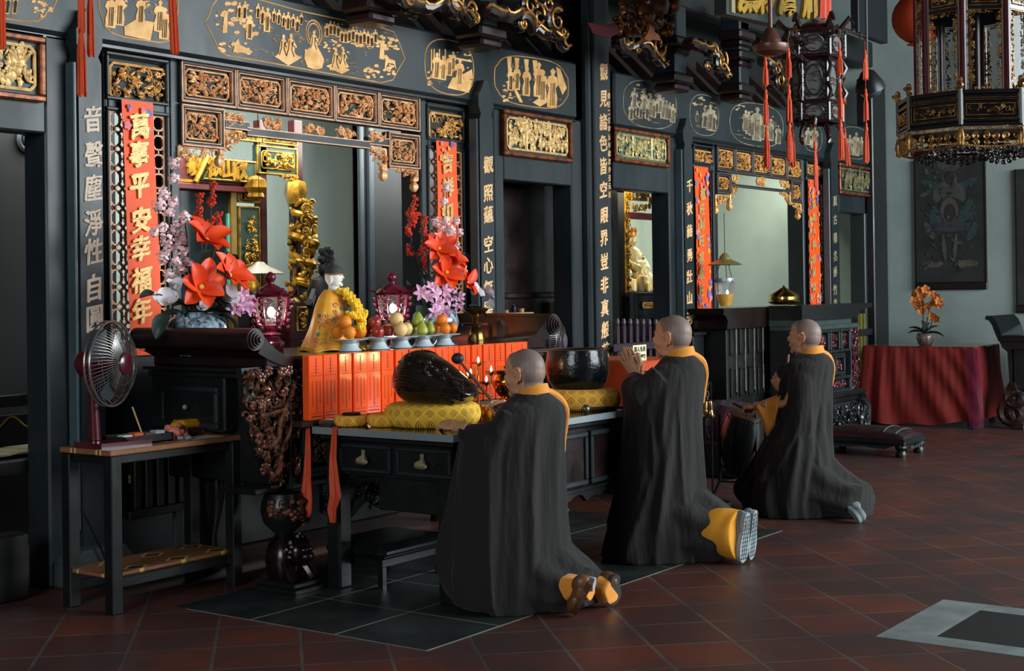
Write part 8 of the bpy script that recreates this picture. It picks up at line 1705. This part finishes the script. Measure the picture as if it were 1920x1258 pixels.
# red paper lantern
c = at(1724, 34, 'x', 13.0); b = MB(); r = 50*mpp(c); pr = [(.12, -r*.98)]+[(r*math.cos(a)*1.0, r*.98*math.sin(a)) for a in [-1.25+i*.25 for i in range(11)]]+[(.12, r*.98)]; b.lathe(pr, c, 40, rib=20, ra=.018); t = thing('paper_lantern', 'round red-orange paper lantern half hidden behind the big carved lantern', 'lantern', c); obj('globe', b, mat('red_orange_paper', '#a8330f', .6, var=.15), t); b = MB(); b.tube([c+Vector((0, 0, r)), (c.x, c.y, 6.195)], .01, 5); b.lathe([(.13, -.02), (.13, .05), (.1, .06)], (c.x, c.y, c.z+r*.98), 16); obj('fitting', b, BLK, t)
# ---- big carved lantern at the upper right
c = at(1825, 220, 'x', 5.5); CX, CY = c.x, c.y; z = lambda y: at(1825, y, 'x', 5.5).z; k = .00203; t = thing('carved_lantern', 'large eight-sided carved and gilded lantern at the upper right of the photo', 'lantern', (CX, CY, z(300))); a0 = math.atan2(-CY, -CX)+math.radians(-54)
# eight-sided: octagon corners seen from the camera
view = math.atan2(CY, CX)
def octa(R_): return [Vector((CX+R_*math.cos(view+PI+math.radians(d)), CY+R_*math.sin(view+PI+math.radians(d)), 0)) for d in [-54+45*i-90+90 for i in range(8)]]
def octa(R_): return [Vector((CX, CY, 0))+R_*(math.sin(math.radians(-54+45*i))*Vector((math.sin(view), -math.cos(view), 0))-math.cos(math.radians(-54+45*i))*Vector((math.cos(view), math.sin(view), 0))) for i in range(8)]
LWD = mat('lantern_black_wood', '#1d1615', .35, var=.5, vs=14, coat=.2); LRD = mat('lantern_red_post', '#4a1018', .35, var=.4, vs=10)
GLN = mat('lantern_gilding', '#b98a4e', .35, .5, vs=25, col2='#5a3a1e', bump=.1); GLNP = mat('lantern_pale_gilding', '#c3b08a', .45, .3, vs=25, col2='#7a6546')
def face(P, i): a, b_ = P[i], P[(i+1) % 8]; return a, b_, (((a+b_)/2)-Vector((CX, CY, 0))).normalized()
def bar(mb, A, B_, n, w_, d): 
    t_ = (B_-A).normalized(); up = n.cross(t_).normalized(); vs = [A+up*w_/2, A-up*w_/2, B_-up*w_/2, B_+up*w_/2]; mb.add(vs+[v+n*d for v in vs], [(0, 1, 2, 3), (7, 6, 5, 4), (0, 4, 5, 1), (1, 5, 6, 2), (2, 6, 7, 3), (3, 7, 4, 0)])
def pane_frame(mb, a, b_, n, u0, u1, z0, z1, w_, d, off=0.):
    q = lambda u, zz: a.lerp(b_, u)+n*off+Vector((0, 0, zz)); bar(mb, q(u0, z0), q(u1, z0), n, w_, d); bar(mb, q(u0, z1), q(u1, z1), n, w_, d); bar(mb, q(u0, z0), q(u0, z1), n, w_, d); bar(mb, q(u1, z0), q(u1, z1), n, w_, d)
def carve_face(mb, a, b_, n, u0, u1, z0, z1, n_, seed, dep=.012, size=None):
    tmp = MB(); L_ = (b_-a).length; carve(tmp, u0*L_, u1*L_, z0, z1, 0, dep, n_, seed, size=size); tx = (b_-a).normalized(); merge(mb, tmp, Matrix(((tx.x, -n.x, 0, a.x), (tx.y, -n.y, 0, a.y), (0, 0, 1, 0), (0, 0, 0, 1))))
gal = octa(140*k); bod = octa(103*k); inn = octa(96*k)
wd = MB(); rd = MB(); go = MB(); pale = MB(); gl = MB(); core = MB()
zg1, zg0 = z(188), z(247)
for i in range(8):
    a, b_, n = face(gal, i); q = lambda u, zz, o=0.: a.lerp(b_, u)+n*o+Vector((0, 0, zz)); va = [q(0, zg0), q(1, zg0), q(1, zg1), q(0, zg1)]; wd.add([p-n*.008 for p in va]+[p-n*.012 for p in va], [(0, 1, 2, 3), (7, 6, 5, 4)])
    bar(wd, q(0, zg1), q(1, zg1), n, .014, .006); bar(wd, q(0, z(201)), q(1, z(201)), n, .008, .004); bar(wd, q(0, zg0), q(1, zg0), n, .012, .006); bar(wd, q(0, z(240)), q(1, z(240)), n, .006, .006); wd.tube([q(0, zg0), q(0, zg1+.01)], .010, 6)
    pane_frame(go, a, b_, n, .05, .95, z(237), z(203), .0018, .004); pane_frame(go, a, b_, n, .05, .95, z(199), z(190), .0016, .004); carve_face(go, a, b_, n, .12, .88, z(228), z(212), 30, 900+i, .012, .014); pane_frame(go, a, b_, n, .10, .90, z(230), z(210), .003, .006, -.004)
    carve_face(pale, a, b_, n, .02, .98, z(256), z(248), 26, 920+i, .008, .012); bar(pale, q(0, z(252)), q(1, z(252)), n, .016, .002)
    cc = MB(); L_ = (b_-a).length; tx = (b_-a).normalized(); Mx = Matrix(((tx.x, -n.x, 0, a.x), (tx.y, -n.y, 0, a.y), (0, 0, 1, 0), (0, 0, 0, 1)))
    for j in range(6): u = L_*(j+.5)/6; rr = .014; scroll(cc, (u, z(266)-.004*abs(j-2.5)**0), rr, 0, .0042, 1.5, j, 1 if j % 2 else -1, .4, 16); scroll(cc, (u, z(280)), rr*.9*(1 if 0 < j < 5 else .6), 0, .004, 1.4, j+2, -1 if j % 2 else 1, .4, 16)
    for j in range(24): u = j/23; cc.ell((L_*u, -.002, z(287)+.012*abs(2*u-1)**2), .0055, 5, 4)
    merge(go, cc, Mx)
    pd = q(0, z(262)); go.lathe([(.006, .02), (.012, .0), (.016, -.02), (.010, -.035), (.013, -.045), (.004, -.055)], pd, 10); cnr = q(0, zg1+.012); go.ell(cnr+Vector((0, 0, .012)), (.016, .014, .018), 8, 6); go.ell(cnr-n*0+Vector((0, 0, .032)), (.011, .011, .012), 7, 5); go.ell(cnr+Vector((0, 0, .022))-(cnr-Vector((CX, CY, cnr.z))).normalized()*-.016, (.009, .009, .008), 6, 4)
    # body
    a, b_, n = face(bod, i); q = lambda u, zz, o=0.: a.lerp(b_, u)+n*o+Vector((0, 0, zz)); zt_, zb_ = z(-90), zg1
    rd.tube([q(0, zb_), q(0, zt_)], .013, 8); rd.tube([q(.09, zb_), q(.09, zt_)], .006, 6); rd.tube([q(.91, zb_), q(.91, zt_)], .006, 6)
    bar(wd, q(.06, z(30)), q(.94, z(30)), n, .012, .004); bar(wd, q(0, zb_+.006), q(1, zb_+.006), n, .012, .004)
    zz = [q(.1, z(28)), q(.9, z(28)), q(.9, zt_), q(.1, zt_)]; wd.add([p-n*.004 for p in zz], [(0, 1, 2, 3)])
    pane_frame(go, a, b_, n, .12, .88, z(27), z(-8), .0022, .005); carve_face(go, a, b_, n, .24, .76, z(20), z(3), 30, 940+i, .010, .013); pane_frame(go, a, b_, n, .22, .78, z(22), z(1), .003, .006)
    pane_frame(go, a, b_, n, .13, .87, z(181), z(35), .0022, .005); carve_face(go, a, b_, n, .13, .26, z(181), z(36), 60, 950+i, .010, .013); carve_face(go, a, b_, n, .74, .87, z(181), z(36), 60, 960+i, .010, .013); carve_face(go, a, b_, n, .2, .8, z(43), z(36), 16, 970+i, .010, .012); carve_face(go, a, b_, n, .2, .8, z(181), z(175), 16, 980+i, .010, .012)
    vg = [q(.14, z(180), -.004), q(.86, z(180), -.004), q(.86, z(36), -.004), q(.14, z(36), -.004)]; gl.add(vg, [(0, 1, 2, 3)])
P8 = octa(139*k); wd.add([p+Vector((0, 0, zg0)) for p in P8], [tuple(range(8))]); wd.add([p+Vector((0, 0, zg1-.003)) for p in P8], [tuple(range(7, -1, -1))])
lo_ = octa(112*k)
for i in range(8):
    a, b_, n = face(lo_, i); L_ = (b_-a).length; tx = (b_-a).normalized(); Mx = Matrix(((tx.x, -n.x, 0, a.x), (tx.y, -n.y, 0, a.y), (0, 0, 1, 0), (0, 0, 0, 1))); cc = MB()
    for j in range(7): u = L_*(j+.5)/7; scroll(cc, (u, z(288)), .012, 0, .004, 1.4, j, 1 if j % 2 else -1, .4, 14); scroll(cc, (u, z(300)+.02*abs(j-3)/3), .010, 0, .0038, 1.4, j+1, -1 if j % 2 else 1, .4, 14)
    cc.box(0, L_, 0, .004, z(283), z(278)); merge(wd, cc, Mx)
rd.tube([(CX, CY, zg1), (CX, CY, z(-90))], .03, 10)
obj('frame', wd, LWD, t); obj('post', rd, LRD, t); obj('gilded_carving', go, GLN, t); obj('pale_moulding', pale, GLNP, t); obj('pane', gl, mat('lantern_pane', '#10181a', .04, var=0, alpha=.35, spec=.6), t, smooth=0)
b = MB(); b.tube([(CX, CY, z(-90)), (CX, CY, 6.2)], .02, 8); b.lathe([(.22, 0), (.24, .03), (.1, .10), (.03, .14)], (CX, CY, z(-90)), 8); obj('hanger', b, LWD, t)
# ---- carved roof brackets
BKC = mat('bracket_black_gold', '#2a1c1a', .35, .3, vs=8, col2='#11100f', coat=.3); BKG = mat('bracket_gilt_edge', '#b5853f', .35, .5, vs=20, col2='#6b3e20')
def bracket(pts, Y, label, loops, seed, thick=.05):
    c_ = F(*pts[0], Y); t = thing('roof_bracket', label, 'bracket', (c_[0], Y, c_[1]), group='carved roof brackets'); b = MB(); g = MB(); rnd = random.Random(seed); P = [Vector((F(x, y, Y)[0], Y, F(x, y, Y)[1])) for x, y in pts]; q = []
    for i in range(len(P)-1):
        for j in range(6): q.append(P[i].lerp(P[i+1], j/6)+Vector((0, .02*math.sin(i+j), .025*math.sin(i*3+j*1.05))))
    q.append(P[-1]); b.tube(q, [thick*(1.15-.6*i/len(q)) for i in range(len(q))], 9); g.tube([p+Vector((0, -thick*.9, .02)) for p in q], .013, 6)
    for (x, y, r, sgn, a) in loops:
        X_, Z_ = F(x, y, Y); scroll(b, (X_, Z_), r, Y-.02, r*.30, 1.3, a, sgn, .5); scroll(g, (X_, Z_), r*.85, Y-.02-r*.3, .013, 1.2, a, sgn, .3)
        for j in range(4): b.ell((X_+rnd.uniform(-r, r)*1.2, Y+rnd.uniform(-.05, .02), Z_+rnd.uniform(-r, r)*1.2), (r*.28, .04, r*.22), 7, 5)
    obj('carved_body', b, BKC, t); obj('gilt_edge', g, BKG, t); return t
YK = 6.1
bracket([(905, 20), (945, 22), (975, 30), (1005, 55), (1040, 70), (1062, 90)], YK, 'carved black and gold roof bracket just left of the lettered pillar', [(985, 12, .10, 1, 0), (1000, 30, .11, -1, 2), (1035, 40, .12, 1, 1), (1050, 62, .06, -1, 0), (975, 45, .05, 1, 3), (1020, 8, .09, 1, 2)], 1)
bracket([(735, -8), (790, 8), (835, 10), (870, 25), (888, 48)], YK, 'carved roof bracket at the top edge above the right end of the long painted scene', [(760, 0, .09, 1, 0), (845, 2, .10, -1, 1), (875, 18, .07, 1, 0), (885, 36, .05, -1, 2)], 2)
bracket([(1158, 80), (1175, 82), (1200, 85), (1225, 105), (1245, 128)], YK, 'carved bracket scroll right of the lettered pillar under the gilded beast', [(1170, 76, .11, 1, PI), (1190, 92, .04, -1, 0), (1225, 85, .13, -1, 0), (1236, 105, .05, 1, 1)], 3)
bracket([(1290, 85), (1315, 82), (1335, 100), (1350, 125), (1364, 148)], YK, 'smaller carved bracket between the gilded beast and the brown cap', [(1330, 95, .09, 1, 0), (1345, 115, .12, -1, 1), (1322, 125, .05, 1, 2), (1358, 140, .05, 1, 0)], 4)
bracket([(1430, 115), (1450, 122), (1462, 140), (1470, 165)], YK, 'faint carved bracket behind the leftmost orange tassels', [(1450, 130, .10, 1, 0), (1455, 150, .09, -1, 1)], 5)
t = thing('gilded_beast', 'dark gilded carved beast head high on the pillar with coppery highlights', 'carving', (F(1200, 50, 6.0)[0], 6.0, F(1200, 90, 6.0)[1])); b = MB(); rnd = random.Random(31)
for x, y, r in [(1205, 10, .16), (1190, 30, .12), (1222, 18, .13), (1180, 48, .10), (1240, 8, .12), (1195, 55, .09), (1215, 42, .10), (1230, 45, .07)]:
    X_, Z_ = F(x, y, 6.0); b.ell((X_, 6.0+rnd.uniform(-.1, .05), Z_), (r, r*.8, r*.8), 12, 8)
for i in range(60): x, y = rnd.uniform(1160, 1262), rnd.uniform(-10, 62); X_, Z_ = F(x, y, 5.92); b.ell((X_, 5.92+rnd.uniform(-.06, .06), Z_), (rnd.uniform(.02, .05), .03, rnd.uniform(.02, .04)), 7, 5, Matrix.Rotation(rnd.uniform(0, 3), 3, 'Y'))
for i in range(12): x, y = rnd.uniform(1165, 1255), rnd.uniform(0, 50); X_, Z_ = F(x, y, 5.9); scroll(b, (X_, Z_), rnd.uniform(.05, .09), 5.88, .018, 1.3, rnd.uniform(0, 6))
obj('beast', b, mat('dark_gilded_wood', '#7a4a22', .3, .5, vs=9, col2='#241312'), t); b = MB()
for i in range(5): P0, P1 = F(1160, 48+i*2, 5.95), F(1102+i*2, 44+i*4, 5.95); b.tube([(P0[0], 5.95, P0[1]), ((P0[0]+P1[0])/2, 5.93, (P0[1]+P1[1])/2-.03), (P1[0], 5.95, P1[1])], [.03, .025, .008], 6)
obj('plume', b, mat('maroon_plume', '#4a1a22', .4), t); b = MB(); A = [F(x, y, 5.85) for x, y in [(1218, 45), (1226, 60), (1235, 68), (1236, 76), (1222, 74), (1216, 78), (1206, 72), (1214, 60)]]; b.prism(A[::-1], 5.84, 5.87); obj('copper_leaf', b, mat('copper_plate', '#b06a42', .4, .5), t)
b = MB(); bb = MB()
for x, y in ((905, 52), (700, 2), (1265, 72), (1265, 140), (1385, 60), (1385, 98), (1385, 160)):
    X_, Z_ = F(x, y, 6.35); b.box(X_-.10, X_+.10, 6.28, 6.5, Z_, Z_+.30, .015); bb.box(X_-.17, X_+.17, 6.24, 6.5, Z_-.09, Z_, .02); bb.box(X_-.13, X_+.13, 6.26, 6.5, Z_-.16, Z_-.09, .02)
struct('roof_strut', b, mat('strut_blue_black', '#1d2529', .4)); struct('roof_strut_base', bb, LACR)
for i, (pa2, pb3) in enumerate([((560, -20), (1092, 62)), ((1160, 60), (1660, 150))]):
    X0_, Z0_ = F(*pa2, 6.75); X1_, Z1_ = F(*pb3, 6.75); struct('tie_beam', MB().box(X0_, X1_, 6.72, 6.9, Z1_+.1, Z1_+.42, .02), mat('dark_tie_beam', '#16191b', .5))
